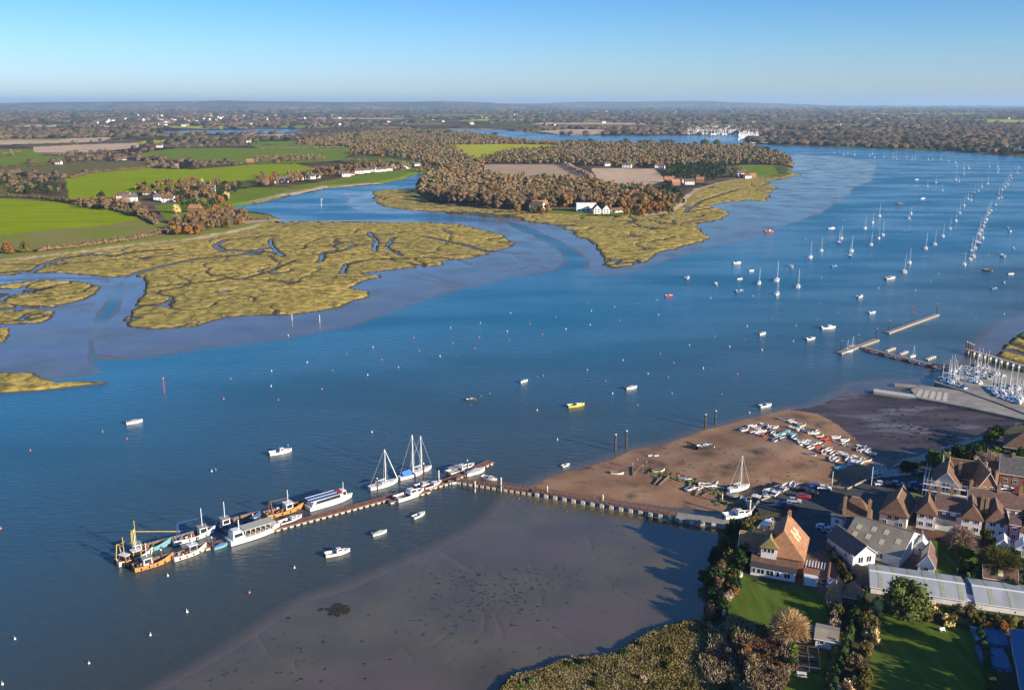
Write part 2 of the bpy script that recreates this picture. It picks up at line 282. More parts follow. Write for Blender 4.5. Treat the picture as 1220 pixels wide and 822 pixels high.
for k_, v_ in FAR_STRIPS.items(): FIELD[k_] += v_
FIELDP = [(k, poly(p, LAND)) for k, ps in FIELD.items() for p in ps]

def terrain(X, Y):
    "height, class and water-shallowness at points; classes: 0 bed 1 mud 2 marsh 3 countryside 5 beach 6 village soil, 20+ fields"
    D = np.hypot(X, Y)
    wob = 1.6 * fbm(X, Y, 14, 3, 5) + np.clip(D / 600, 0, 3) * 5.0 * fbm(X, Y, 70, 4, 11)
    s_far = sdf(P_FAR, X, Y, 400) + wob * .7
    for p in PONDS: s_far = np.minimum(s_far, -sdf(p, X, Y, 600) + wob * 4)
    s_m = np.maximum.reduce([sdf(P_M1, X, Y, 150), sdf(P_M2, X, Y, 150), sdf(P_M4, X, Y), sdf(P_M5, X, Y), sdf(P_M6, X, Y, 150)]) + wob * .9
    s_be = sdf(P_BE, X, Y) + wob * .9
    s_v = sdf(P_VIL, X, Y)
    s_any = np.maximum.reduce([s_far, s_m, s_be, s_v])
    nz = fbm(X, Y, 9, 4, 31); nz2 = fbm(X, Y, 60, 4, 37)
    z = np.where(s_any < 0, np.maximum(s_any * .03, -2.0), 0)
    zm = .05 + .22 * sm(0, 45, s_m) + .05 * nz + .10 * nz2 * sm(0, 20, s_m)
    for L, wd in MUDLINES: zm -= (.35 if wd > .6 else .13) * np.exp(-(ldist(L, X, Y, 25) / (wd if wd > .6 else .3)) ** 2) * (1 if wd > .6 else sm(-.15, .2, fbm(X, Y, 7, 2, 19)))
    z = np.where(s_m > 0, zm, z); cl = np.where(s_m > 0, 1, 0)
    s_fs = sdf(P_FS, X, Y) + wob * 2.2
    cl = np.where((s_fs > 0) & (s_m > 0), 4, cl)
    # salt marsh: raised table cut by creeks
    warpx = X + 9 * fbm(X, Y, 26, 3, 51); warpy = Y + 9 * fbm(X, Y, 26, 3, 57)
    ridge = np.abs(fbm(warpx, warpy * .8, 42, 2, 61)); ridge2 = np.abs(fbm(warpx, warpy, 17, 2, 67))
    s_ma = np.full(X.shape, -99.)
    for i, p in enumerate(P_MARSH):
        s = sdf(p, X, Y, 90) + (wob * 2.4 if i == 5 else wob * .8 if i < 7 else wob * .4)
        if i not in (7, ): s = np.minimum(s, (ridge - .017) * 70 + 0 * s) if i != 4 else s
        s_ma = np.maximum(s_ma, s)
    for L, wd, zz in CREEKS:
        d = ldist(L, warpx * .25 + X * .75, warpy * .25 + Y * .75, 30); s_ma = np.minimum(s_ma, d - wd)
        z = np.where((d < wd * .9) & (s_any > 0) & (cl == 1), np.minimum(z, zz), z)
    zma = .12 + .75 * sm(0, 1.6, s_ma) + .16 * nz + .12 * fbm(X, Y, 3.2, 2, 77)
    mk = (s_ma > 0) & (s_v < 0.5); z = np.where(mk, np.maximum(zma, z), z); cl = np.where(mk, 2, cl)
    # beach
    edge = np.maximum(sdf(P_M4, X, Y), 0)
    zb = .04 + 1.5 * sm(0, 48, s_be) + .05 * nz
    mk = (s_be > 0) & (zb > z) & (X > -5); z = np.where(mk, zb, z); cl = np.where(mk, 5, cl)
    # high land
    zf = .15 + 2.05 * sm(0, 7, s_far) + (.7 * fbm(X, Y, 300, 3, 91) + .0022 * np.clip(D - 1500, 0, 9000)) * sm(20, 250, s_far)
    mk = s_far > 0; z = np.where(mk, np.maximum(zf, z * (s_far < 3)), z); cl = np.where(mk & (s_far > 2), 3, np.where(mk & (cl == 0), 2, cl))
    zf = .1 + 2.1 * sm(0, 2.2, s_v)
    mk = s_v > 0; z = np.where(mk, zf, z); cl = np.where(mk, 6, cl)
    z = np.where(s_v > 2.2, LAND, z)
    for i, (k, p) in enumerate(FIELDP):
        mk = (sdf(p, X, Y, 50) + np.clip(np.hypot(X, Y) - 2500, 0, 4000) / 200 * fbm(X, Y, 240, 2, 3) > 0) & (cl == 3); cl = np.where(mk, 20 + i, cl)
    # cultivated land falls towards the sea beyond the last woods
    return z, cl, np.clip(s_any, -200, 10)
# ------------------------------------------------------------------ terrain sheet: a fan of rows, finer near the shore in view
rows = [G(0, y)[1] for y in np.concatenate([np.arange(930, 640, -1.7), np.arange(640, 260, -1.15), np.arange(260, 150, -.62), np.arange(150, 128, -.5)])]
rows = np.array(rows + [30000, 40000, 56000])
cols_ = np.linspace(-.86, .86, 860)
YY, SS = np.meshgrid(rows, cols_, indexing='ij'); XX = SS * (YY + 40); nr, nc = XX.shape
Xf, Yf = XX.ravel(), YY.ravel()
Z, CL, SH = terrain(Xf, Yf)
V = np.stack([Xf, Yf, Z], 1); Zg = Z.reshape(nr, nc); Cg = CL.reshape(nr, nc)
def gz(x, y):
    j = min(max(np.searchsorted(rows, y) - 1, 0), nr - 2); f = (y - rows[j]) / (rows[j + 1] - rows[j]); f = min(max(f, 0), 1)
    u = (x / (y + 40) + .86) / 1.72 * (nc - 1); i = int(min(max(u, 0), nc - 2)); g = min(max(u - i, 0), 1)
    z = (Zg[j, i] * (1 - g) + Zg[j, i + 1] * g) * (1 - f) + (Zg[j + 1, i] * (1 - g) + Zg[j + 1, i + 1] * g) * f
    return float(z), int(Cg[j, i])
def on(px, py):
    "point of the terrain seen at a place of the photograph"
    z = 1.0
    for _ in range(4):
        p = G(px, py, z); z = max(0, gz(p.x, p.y)[0])
    p.z = z; return p
ii = np.arange(nr - 1)[:, None] * nc + np.arange(nc - 1)[None, :]
Q = np.stack([ii, ii + 1, ii + 1 + nc, ii + nc], -1).reshape(-1, 4)
qc = np.max(CL[Q], 1); qz = Z[Q]
mats_t = {
 1: None, 2: None, 3: None, 5: None, 6: None}
def cls_obj(name, mask, mat, smooth=True, label=None):
    q = Q[mask]; u, inv = np.unique(q, return_inverse=True)
    o = np_mesh(name, V[u], inv.reshape(-1, 4), mat, smooth=smooth); return tag(o, kind='structure')

# mud: wet film on grey-purple silt
m, t, b = pri('wet_mud', (.13, .11, .11), .3, .5); N, L = t.nodes, t.links
tcn = N.new('ShaderNodeTexCoord')
def nodenoise(N, L, vec, s, det=6, st=None):
    n = N.new('ShaderNodeTexNoise'); n.inputs['Scale'].default_value = s; n.inputs['Detail'].default_value = det
    if st:
        mp = N.new('ShaderNodeMapping'); mp.inputs['Scale'].default_value = st; L.new(vec, mp.inputs[0]); vec = mp.outputs[0]
    L.new(vec, n.inputs['Vector']); return n.outputs[0]
def noderamp(N, L, fac, stops):
    r = N.new('ShaderNodeValToRGB'); L.new(fac, r.inputs[0]); el = r.color_ramp.elements
    for i, (p, c) in enumerate(stops):
        q = el[i] if i < 2 else el.new(p)
        q.position = p; q.color = (*c, 1) if len(c) == 3 else c
    return r.outputs[0]
def nodemix(N, L, fac, a, b_, mode='MIX'):
    x = N.new('ShaderNodeMix'); x.data_type = 'RGBA'; x.blend_type = mode
    for s, q in ((0, fac), (6, a), (7, b_)):
        if isinstance(q, (int, float)): x.inputs[s].default_value = q
        elif isinstance(q, tuple): x.inputs[s].default_value = (*q, 1)
        else: L.new(q, x.inputs[s])
    return x.outputs[2]
oc = tcn.outputs['Object']
c1 = noderamp(N, L, nodenoise(N, L, oc, .05), [(.3, (.076, .064, .032)), (.7, (.132, .110, .052))])
spk = noderamp(N, L, nodenoise(N, L, oc, .55, 7), [(.60, (0, 0, 0)), (.66, (1, 1, 1))])
msk = noderamp(N, L, nodenoise(N, L, oc, .035, 3), [(.48, (0, 0, 0)), (.62, (1, 1, 1))])
c2 = nodemix(N, L, nodemix(N, L, 1.0, spk, msk, 'MULTIPLY'), c1, (.045, .036, .032))
brn = noderamp(N, L, nodenoise(N, L, oc, .02, 4, (1, 2, 1)), [(.5, (0, 0, 0)), (.68, (.8, .8, .8))])
c3 = nodemix(N, L, brn, c2, (.125, .085, .066))
L.new(c3, b.inputs['Base Color'])
rr = noderamp(N, L, nodenoise(N, L, oc, .03, 5), [(.35, (.08, .08, .08)), (.7, (.30, .30, .30))]); L.new(rr, b.inputs['Roughness'])
bp = N.new('ShaderNodeBump'); bp.inputs['Distance'].default_value = .07; bp.inputs['Strength'].default_value = .35
L.new(nodenoise(N, L, oc, .5, 7), bp.inputs['Height']); L.new(bp.outputs[0], b.inputs['Normal'])
b.inputs['IOR'].default_value = 1.75
MUD = m
# salt marsh
m, t, b = pri('salt_marsh_turf', (.1, .1, .03), .95, .0); N, L = t.nodes, t.links
tcn = N.new('ShaderNodeTexCoord'); oc = tcn.outputs['Object']
c1 = noderamp(N, L, nodenoise(N, L, oc, .16, 9), [(.34, (.21, .175, .052)), (.48, (.43, .325, .082)), (.62, (.70, .50, .135))])
c2 = noderamp(N, L, nodenoise(N, L, oc, .012, 4), [(.40, (0, 0, 0)), (.62, (1, 1, 1))])
c3 = nodemix(N, L, c2, c1, nodemix(N, L, .5, c1, (.24, .21, .07)))
pits = noderamp(N, L, nodenoise(N, L, oc, .42, 5), [(.56, (0, 0, 0)), (.63, (.75, .75, .75))])
c4 = nodemix(N, L, pits, c3, (.12, .10, .035))
wn = N.new('ShaderNodeTexNoise'); wn.inputs['Scale'].default_value = .12; wn.inputs['Detail'].default_value = 3; L.new(oc, wn.inputs['Vector'])
wsc = N.new('ShaderNodeVectorMath'); wsc.operation = 'SCALE'; wsc.inputs[3].default_value = 11; L.new(wn.outputs[1], wsc.inputs[0])
wad = N.new('ShaderNodeVectorMath'); wad.operation = 'ADD'; L.new(oc, wad.inputs[0]); L.new(wsc.outputs[0], wad.inputs[1])
vch = N.new('ShaderNodeTexVoronoi'); vch.feature = 'DISTANCE_TO_EDGE'; vch.inputs['Scale'].default_value = .075; L.new(wad.outputs[0], vch.inputs['Vector'])
rills = noderamp(N, L, vch.outputs[0], [(.02, (.75, .75, .75)), (.05, (0, 0, 0))])
rmask = noderamp(N, L, nodenoise(N, L, oc, .03, 3), [(.42, (0, 0, 0)), (.55, (1, 1, 1))])
c4 = nodemix(N, L, nodemix(N, L, 1.0, rills, rmask, 'MULTIPLY'), c4, (.075, .065, .035))
geo = N.new('ShaderNodeNewGeometry'); sz = N.new('ShaderNodeSeparateXYZ'); L.new(geo.outputs['Position'], sz.inputs[0])
lowm = N.new('ShaderNodeMapRange'); lowm.inputs[1].default_value = .62; lowm.inputs[2].default_value = .32; L.new(sz.outputs['Z'], lowm.inputs[0])
c5 = nodemix(N, L, lowm.outputs[0], c4, (.095, .078, .050))
L.new(c5, b.inputs['Base Color'])
bp = N.new('ShaderNodeBump'); bp.inputs['Distance'].default_value = .22; bp.inputs['Strength'].default_value = .9
L.new(nodenoise(N, L, oc, .9, 5), bp.inputs['Height']); L.new(bp.outputs[0], b.inputs['Normal'])
MARSH = m
# far countryside: patchwork of fields, woods and hedges
m, t, b = pri('countryside', (.1, .1, .03), .95, .0); N, L = t.nodes, t.links
tcn = N.new('ShaderNodeTexCoord'); oc = tcn.outputs['Object']
wv = N.new('ShaderNodeVectorMath'); wv.operation = 'ADD'
nn = N.new('ShaderNodeTexNoise'); nn.inputs['Scale'].default_value = .004; L.new(oc, nn.inputs['Vector'])
sc3 = N.new('ShaderNodeVectorMath'); sc3.operation = 'SCALE'; sc3.inputs[3].default_value = 180; L.new(nn.outputs[1], sc3.inputs[0])
L.new(oc, wv.inputs[0]); L.new(sc3.outputs[0], wv.inputs[1])
vo = N.new('ShaderNodeTexVoronoi'); vo.inputs['Scale'].default_value = .0032; L.new(wv.outputs[0], vo.inputs['Vector'])
sepc = N.new('ShaderNodeSeparateColor'); L.new(vo.outputs['Color'], sepc.inputs[0])
cells = noderamp(N, L, sepc.outputs[0], [(0, (.15, .112, .068)), (.38, (.19, .14, .088)), (.40, (.13, .145, .05)), (.55, (.15, .175, .05)), (.57, (.27, .215, .12)), (.70, (.11, .078, .054)), (.82, (.11, .16, .04)), (.86, (.09, .07, .05))])
t.nodes[-1].color_ramp.interpolation = 'CONSTANT' if hasattr(t.nodes[-1], 'color_ramp') else None
ve = N.new('ShaderNodeTexVoronoi'); ve.feature = 'DISTANCE_TO_EDGE'; ve.inputs['Scale'].default_value = .0032; L.new(wv.outputs[0], ve.inputs['Vector'])
hed = noderamp(N, L, ve.outputs[0], [(.03, (1, 1, 1)), (.055, (0, 0, 0))])
c2 = nodemix(N, L, hed, cells, (.045, .032, .020))
tree = noderamp(N, L, nodenoise(N, L, oc, .02, 8), [(.42, (.6, .6, .6)), (.62, (1.25, 1.2, 1.15))])
c3 = nodemix(N, L, 1.0, c2, tree, 'MULTIPLY')
L.new(c3, b.inputs['Base Color'])
COUNTRY = m
gm = lambda n, a, c, s=.05, **k: noise_mat(n, [a, c], s, .95, .0, **k)
FM = {'lime_grass': gm('lime_grass', (.215, .280, .003), (.285, .345, .006), .05, stretch=(.25, 1, 1), second=(.3, (.10, .17, .02), .62, .8)),
      'worn_grass': gm('worn_grass', (.20, .235, .035), (.26, .22, .075), .02, second=(.012, (.25, .24, .20), .66, .74)),
      'green_grass': gm('green_grass', (.135, .190, .018), (.185, .245, .028), .03),
      'olive_rough': gm('olive_rough', (.12, .105, .04), (.19, .165, .06), .05), 'tan_stubble': gm('tan_stubble', (.48, .345, .215), (.62, .45, .30), .04, stretch=(1, .15, 1)),
      'yellow_green': gm('yellow_green', (.36, .38, .02), (.44, .45, .03), .03), 'ploughed_earth': gm('ploughed_earth', (.40, .27, .18), (.48, .36, .21), .03)}
SOIL = noise_mat('village_soil', [(.05, .045, .028), (.09, .08, .04), (.12, .10, .07)], .12, .95, .1, bump=.15)
SAND = noise_mat('shingle_beach', [(.18, .098, .052), (.29, .165, .090), (.38, .24, .135)], .06, .9, .25, bump=.08, bscale=1.5, detail=9,
                 second=[(.09, (.075, .060, .040), .55, .72), (1.3, (.09, .06, .045), .60, .75)])
shown = np.max(qz, 1) > -.35
cls_obj('mudflat', shown & (qc <= 1), MUD)
cls_obj('foreshore', shown & (qc == 4), noise_mat('weedy_foreshore', [(.030, .020, .019), (.068, .044, .038), (.11, .08, .07)], .08, .55, .5, detail=9, bump=.1, bscale=1.2, stretch=(.6, 1.6, 1), second=[(.05, (.16, .15, .16), .56, .66), (.5, (.03, .028, .02), .60, .68)]))
cls_obj('salt_marsh', shown & (qc == 2), MARSH)
cls_obj('countryside', shown & (qc == 3), COUNTRY)
cls_obj('beach', shown & (qc == 5), SAND)
cls_obj('ground', shown & (qc == 6), SOIL)
for i, (k, p) in enumerate(FIELDP):
    mk = shown & (qc == 20 + i)
    if mk.any(): cls_obj('field', mk, FM[k])
# ------------------------------------------------------------------ water
m, t, b = pri('estuary_water', (.03, .06, .07), .12, .5); N, L = t.nodes, t.links; b.inputs['IOR'].default_value = 1.333
tcn = N.new('ShaderNodeTexCoord'); oc = tcn.outputs['Object']
at = N.new('ShaderNodeAttribute'); at.attribute_name = 'shore'
at2 = N.new('ShaderNodeAttribute'); at2.attribute_name = 'near_bank'
mr = N.new('ShaderNodeMapRange'); mr.inputs[1].default_value = -230; mr.inputs[2].default_value = 0; L.new(at2.outputs['Fac'], mr.inputs[0])
dp = N.new('ShaderNodeMapRange'); dp.inputs[1].default_value = -6; dp.inputs[2].default_value = 0; L.new(at.outputs['Fac'], dp.inputs[0])
big = noderamp(N, L, nodenoise(N, L, oc, .006, 4), [(.35, (.004, .112, .195)), (.65, (.010, .142, .240))])
c1 = nodemix(N, L, mr.outputs[0], big, (.050, .056, .043))
c2 = nodemix(N, L, dp.outputs[0], c1, (.120, .100, .080))
L.new(c2, b.inputs['Base Color'])
rg = noderamp(N, L, nodenoise(N, L, oc, .007, 6, (1, 2.6, 1)), [(.40, (.12, .12, .12)), (.60, (.34, .34, .34))])
L.new(rg, b.inputs['Roughness'])
w1 = nodenoise(N, L, oc, .22, 4, (1, 2.4, 1)); w2 = nodenoise(N, L, oc, 1.1, 3, (1, 2, 1))
ad = N.new('ShaderNodeMath'); ad.operation = 'MULTIPLY_ADD'; L.new(w2, ad.inputs[0]); ad.inputs[1].default_value = .35; L.new(w1, ad.inputs[2])
bp = N.new('ShaderNodeBump'); bp.inputs['Distance'].default_value = .34; bp.inputs['Strength'].default_value = .7
L.new(ad.outputs[0], bp.inputs['Height']); L.new(bp.outputs[0], b.inputs['Normal'])
WATER = m
mk = np.min(qz, 1) < .25
q = Q[mk]; u, inv = np.unique(q, return_inverse=True); Vw = V[u].copy(); Vw[:, 2] = 0
tag(np_mesh('water', Vw, inv.reshape(-1, 4), WATER, smooth=True, attrs={'shore': SH[u], 'near_bank': np.maximum(sdf(P_M4, Xf[u], Yf[u], 400), sdf(P_M5, Xf[u], Yf[u], 400) - 60)}), kind='structure')
# sea beyond the land and apron outside the view
mb = MB(); mb.add([(-90000, 56000, -.5), (90000, 56000, -.5), (90000, 70000, -.5), (-90000, 70000, -.5)], [(0, 1, 2, 3)])
mb.build('sea', WATER); tag(bpy.data.objects['sea'], kind='structure')
# hills on the skyline
def hills(name, x0, x1, y, hmax, seed, dep=2500):
    n = 90; xs = np.linspace(x0, x1, n); V_ = []; F_ = []
    prof = hmax * (.62 + .55 * fbm(xs, xs * 0 + seed, 5200, 4, seed)) * np.minimum(1, np.minimum(np.arange(n), np.arange(n)[::-1]) / 14.0) ** .7
    for j, (dy, k) in enumerate([(0, 0), (.25, .45), (.6, .85), (1, 1), (1.6, .5), (2.2, 0)]):
        for i in range(n): V_.append((xs[i], y + dy * dep + 500 * math.sin(i * .7 + j), 8 + prof[i] * k if k else -2))
    for j in range(5):
        for i in range(n - 1): a = j * n + i; F_.append((a, a + 1, a + 1 + n, a + n))
    return tag(np_mesh(name, np.array(V_), np.array(F_), COUNTRY, smooth=True), kind='structure')
hills('hills', -17500, 1500, 16500, 205, 3)
hills('hills', -16000, 9000, 22000, 215, 8, 3000)
#=MORE=

# ================================================================== PLANTS
rng = np.random.default_rng(7); random.seed(7)
def cards(P, size, asp=1.0, rg=rng, up=0.0):
    "one small randomly turned leaf-spray quad per point"
    n = len(P); a = rg.normal(size=(n, 3)); a[:, 2] += up; a /= np.linalg.norm(a, axis=1)[:, None]
    b = rg.normal(size=(n, 3)); b -= (b * a).sum(1)[:, None] * a; b /= np.linalg.norm(b, axis=1)[:, None]
    s = (np.asarray(size) * rg.uniform(.6, 1.3, n))[:, None]
    a = a * s; b = b * s * asp
    V = np.stack([P - a - b * .6, P + a * .7 - b, P + a + b * .7, P - a * .6 + b], 1).reshape(-1, 3)
    return V, np.arange(n * 4).reshape(-1, 4)
ICO = None
def ico():
    global ICO
    if ICO is None:
        import bmesh
        bm = bmesh.new(); bmesh.ops.create_icosphere(bm, subdivisions=1, radius=1)
        ICO = (np.array([v.co[:] for v in bm.verts]), np.array([[v.index for v in f.verts] for f in bm.faces])); bm.free()
    return ICO
def crown_np(seed, Rr, Hh, base, lobes, ncard, csize, asp=.8, spread=.72, core=.8):
    "crown: several rough lobes filling an uneven volume, with leaf sprays scattered round them; returns tris+quads as quads"
    rg = np.random.default_rng(seed); iv, fi = ico(); VV = []; FF = []; k = 0; C = []; RR = []
    for i in range(lobes):
        th = rg.uniform(0, 6.283); r = Rr * spread * math.sqrt(rg.uniform(.05, 1)); h = rg.uniform(.12, .95)
        r *= (1 - .55 * abs(h - .4) * 1.2); c = np.array([r * math.cos(th), r * math.sin(th), base + (Hh - base) * h * .86]); lr = Rr * rg.uniform(.32, .5)
        C.append(c); RR.append(lr)
        v = iv * (rg.uniform(.75, 1.2, (len(iv), 1))) * lr * core * np.array([1, 1, .85]) + c
        VV.append(v); FF.append(np.c_[fi, fi[:, 2]] + k); k += len(v)
    C = np.array(C); RR = np.array(RR)
    idx = rg.integers(0, lobes, ncard); d = rg.normal(size=(ncard, 3)); d /= np.linalg.norm(d, axis=1)[:, None]; d[:, 2] = d[:, 2] * .9 + .1
    P = C[idx] + d * (RR[idx] * rg.uniform(.7, 1.15, ncard))[:, None]
    v, f = cards(P, csize, asp, rg); VV.append(v); FF.append(f + k)
    return np.vstack(VV), np.vstack(FF)
def tri_fix(F): return F
def mesh_poly(name, V, Fq, mats):
    me = bpy.data.meshes.new(name); me.from_pydata(V.tolist(), [], [tuple(f[:3]) if f[2] == f[3] else tuple(f) for f in Fq.tolist()])
    for m_ in (mats if isinstance(mats, list) else [mats]): me.materials.append(m_)
    return me
def trunk_mb(h, r, limbs, Rr, seed, lean=.3):
    rd = random.Random(seed); mb = MB(); top = (rd.uniform(-lean, lean), rd.uniform(-lean, lean), h * .62)
    mb.tube((0, 0, -.3), (top[0] * .5, top[1] * .5, h * .3), r, r * .75); mb.tube((top[0] * .5, top[1] * .5, h * .3), top, r * .75, r * .45)
    for k in range(limbs):
        t = 2 * math.pi * k / limbs + rd.uniform(-.4, .4); z0 = h * rd.uniform(.25, .5); q = rd.uniform(.5, .85)
        p1 = (math.cos(t) * Rr * q, math.sin(t) * Rr * q, h * rd.uniform(.55, .88)); mb.tube((top[0] * .5, top[1] * .5, z0), p1, r * .38, r * .1, 5)
    return mb
BARK = noise_mat('bark', [(.05, .038, .028), (.10, .08, .06)], 2.5, .95, .1)
leaf = lambda n, cs, **k: noise_mat(n, cs, k.pop('s', .5), .95, .02, objrand=k.pop('o', .45), island=k.pop('i', .38), **k)
LM = {'bare': leaf('bare_brown_twigs', [(.118, .081, .045), (.190, .132, .071)]),
      'rust': leaf('rusty_oak_leaves', [(.18, .088, .026), (.25, .130, .040)]),
      'dark': leaf('evergreen_leaves', [(.014, .030, .010), (.040, .066, .020)]),
      'olive': leaf('olive_leaves', [(.065, .060, .018), (.125, .110, .032)]),
      'gold': leaf('golden_leaves', [(.50, .35, .14), (.70, .52, .24)]),
      'holm': leaf('evergreen_oak_leaves', [(.045, .060, .016), (.14, .155, .045)]),
      'pale': leaf('pale_bare_twigs', [(.24, .165, .12), (.38, .27, .20)]),
      'green': leaf('fresh_green_leaves', [(.06, .095, .018), (.13, .185, .035)])}
PROTO = {}
def far_tree_mesh(kind, v):
    key = (kind, v)
    if key not in PROTO:
        Rr = {'dark': 5.0}.get(kind, 7.2); H = {'dark': 11.5, 'bare': 13.5}.get(kind, 12.5)
        V_, F_ = crown_np(100 + v * 7 + hash(kind) % 1, Rr, H, 2.2, 13, 240, .62 if kind != 'dark' else .75, .5 if kind in ('bare', 'pale') else .8)
        n0 = len(V_); tb = trunk_mb(9, .38, 3, 3.6, v)
        me = bpy.data.meshes.new('tree'); vs_ = V_.tolist() + [tuple(p) for p in tb.v]
        fs = [tuple(f[:3]) if f[2] == f[3] else tuple(f) for f in F_.tolist()]; nf = len(fs); fs += [tuple(i + n0 for i in f) for f in tb.f]
        me.from_pydata(vs_, [], fs); me.materials.append(LM[kind]); me.materials.append(BARK)
        me.polygons.foreach_set('material_index', [0] * nf + [1] * (len(fs) - nf)); me.update(); PROTO[key] = me
    return PROTO[key]
KN = {'holm': ('evergreen_tree', 'dark evergreen tree'), 'bare': ('bare_oak', 'bare brown tree'), 'rust': ('rusty_oak', 'rusty orange tree'), 'dark': ('evergreen_tree', 'dark evergreen tree'),
      'olive': ('olive_tree', 'dull olive green tree'), 'gold': ('golden_tree', 'golden tree'), 'pale': ('pale_tree', 'pale bare tree'), 'green': ('green_tree', 'fresh green tree')}
TREEQ = []
def far_tree(kind, x, y, z, s, where, zs=1.0, v=None): TREEQ.append((kind, x, y, z, s, where, zs))
def plant_all():
    "the 300 nearest trees of a kind one by one, the others as masses; labels tell size and place inside their group"
    cnt = {}; mass = {}; by = {}
    for q in TREEQ: by.setdefault(q[5], []).append(q)
    rk = {}
    for w_, L_ in by.items():
        xs = sorted(q[1] for q in L_); ys = sorted(q[2] for q in L_); n = len(L_)
        for q in L_:
            a = xs.index(q[1]) / n; b_ = ys.index(q[2]) / n
            side = '' if n == 1 else (', ' + ('left' if a < .3 else 'middle' if a < .7 else 'right') + (' front' if b_ < .35 else ' centre' if b_ < .7 else ' back') + ' of group') if n > 5 else (', left one' if a < .5 else ', right one')
            rk[id(q)] = side
    for q in sorted(TREEQ, key=lambda q: q[2]):
        kind, x, y, z, s, where, zs = q; cnt[kind] = cnt.get(kind, 0) + 1
        if cnt[kind] > 296: mass.setdefault(kind, []).append(q); continue
        o = bpy.data.objects.new(KN[kind][0], far_tree_mesh(kind, random.randrange(4))); col.objects.link(o)
        o.location = (x, y, z - .2); o.scale = (s, s, s * zs); o.rotation_euler = (0, 0, random.uniform(0, 6.28))
        sz = 'small ' if s < .72 else 'tall ' if s > 1.08 else ''
        tag(o, sz + KN[kind][1] + ' ' + where + rk[id(q)], 'tree', KN[kind][1] + 's ' + where)
    for k, L_ in mass.items():
        rest.extend((q[1], q[2], q[3], k, q[4] * 11.5) for q in L_)
def inside_pts(pxpoly, spacing, z=LAND, jit=.45, far=True):
    P = poly(pxpoly, z); mn = P.min(0); mx = P.max(0)
    gx, gy = np.meshgrid(np.arange(mn[0], mx[0], spacing), np.arange(mn[1], mx[1], spacing)); gx = gx.ravel(); gy = gy.ravel()
    gx = gx + rng.uniform(-jit, jit, gx.shape) * spacing; gy = gy + rng.uniform(-jit, jit, gy.shape) * spacing
    s = sdf(P, gx, gy, 30); m_ = s > 0; return np.stack([gx[m_], gy[m_], s[m_]], 1)
def blob_stuff(name, P, H, kind_mat, lobes=3, ncard=12, seed=1, cs=.9, R0=.56, label=None, cat=None):
    "many small far trees joined in one mesh: P (n,3) feet, H heights"
    VV = []; FF = []; k = 0; protos = [crown_np(seed * 31 + i, R0, 1.0, .12, lobes, ncard, cs * .09, .7, .6, 1.0) for i in range(8)]
    for i, (p, h) in enumerate(zip(P, H)):
        v, f = protos[i % 8]; a = rng.uniform(0, 6.28); c_, s_ = math.cos(a), math.sin(a); w_ = h * rng.uniform(.85, 1.25)
        vv = np.stack([(v[:, 0] * c_ - v[:, 1] * s_) * w_, (v[:, 0] * s_ + v[:, 1] * c_) * w_, v[:, 2] * h], 1) + p; VV.append(vv); FF.append(f + k); k += len(v)
    V_ = np.vstack(VV); F_ = np.vstack(FF); tri = F_[:, 2] == F_[:, 3]
    # tris and quads together: quads split
    Q_ = F_[~tri]; T = np.vstack([F_[tri][:, :3], Q_[:, :3], Q_[:, [0, 2, 3]]])
    o = np_mesh(name, V_, T, kind_mat, kn=3); o['kind'] = 'stuff'
    if label: o['label'] = label; o['category'] = cat
    return o
# --- the near wood on the point: the largest trees one by one, the rest as one mass
W2 = [(497, 224), (520, 207), (560, 202), (585, 213), (640, 216), (690, 219), (720, 224), (765, 229), (790, 234), (800, 243), (770, 250), (740, 249), (715, 250), (700, 247), (655, 247), (640, 250), (600, 249), (560, 245), (515, 240), (503, 235)]
pts = inside_pts(W2, 12.5); pts = pts[np.argsort(pts[:, 1])]
zone = lambda x: 'at the creek mouth end of the shore wood' if x < 560 else ('in the middle of the shore wood' if x < 640 else 'in the wood behind the flat white house' if x < 720 else 'in the wood near the tip of the point')
nb = 0; rest = []
for x, y, s in pts:
    px = PX(x, y)[0]; r = random.random()
    kind = 'bare' if r < (.80 if px < 660 else .55) else ('rust' if r < .93 else 'olive') if px > 520 else 'bare'
    if px > 730 and random.random() < .25: kind = 'dark'
    if nb < 215:
        far_tree(kind, x, y, LAND, random.uniform(.82, 1.22), zone(px), random.uniform(.85, 1.1)); nb += 1
    else: rest.append((x, y, LAND, kind))
W1 = [[(352, 171), (400, 162), (470, 157), (520, 157), (560, 160), (610, 168), (640, 171), (700, 172), (780, 174), (860, 176), (900, 179), (936, 188), (944, 194), (925, 197), (880, 196), (860, 199), (800, 200), (760, 199), (700, 199), (690, 196), (600, 195.5), (575, 196), (575, 206), (545, 205), (520, 200), (500, 194), (470, 188), (418, 185), (425, 178), (400, 176), (352, 173)]]
gapY = [poly(p, LAND) for p in (FIELD['yellow_green'][0], FIELD['ploughed_earth'][0], FIELD['tan_stubble'][1], FIELD['green_grass'][0])]
for wp in W1:
    for x, y, s in inside_pts(wp, 17.5):
        if any(sdf(g, np.array([x]), np.array([y]), 30)[0] > -2 for g in gapY): continue
        u_ = random.random() + .25 * float(fbm(np.array([x]), np.array([y]), 220, 2, 8)[0]); rest.append((x, y, LAND, 'bare' if u_ < .62 else 'rust' if u_ < .72 else 'olive' if u_ < .9 else 'dark'))
strip = lambda a, b, n, w_: [(a[0] + (b[0] - a[0]) * t + random.uniform(-w_, w_), a[1] + (b[1] - a[1]) * t) for t in np.linspace(0, 1, n)]
for x, y in strip((671, 197), (704, 213), 60, 2.5): p = G(x, y, LAND); rest.append((p.x, p.y, LAND, 'pale'))
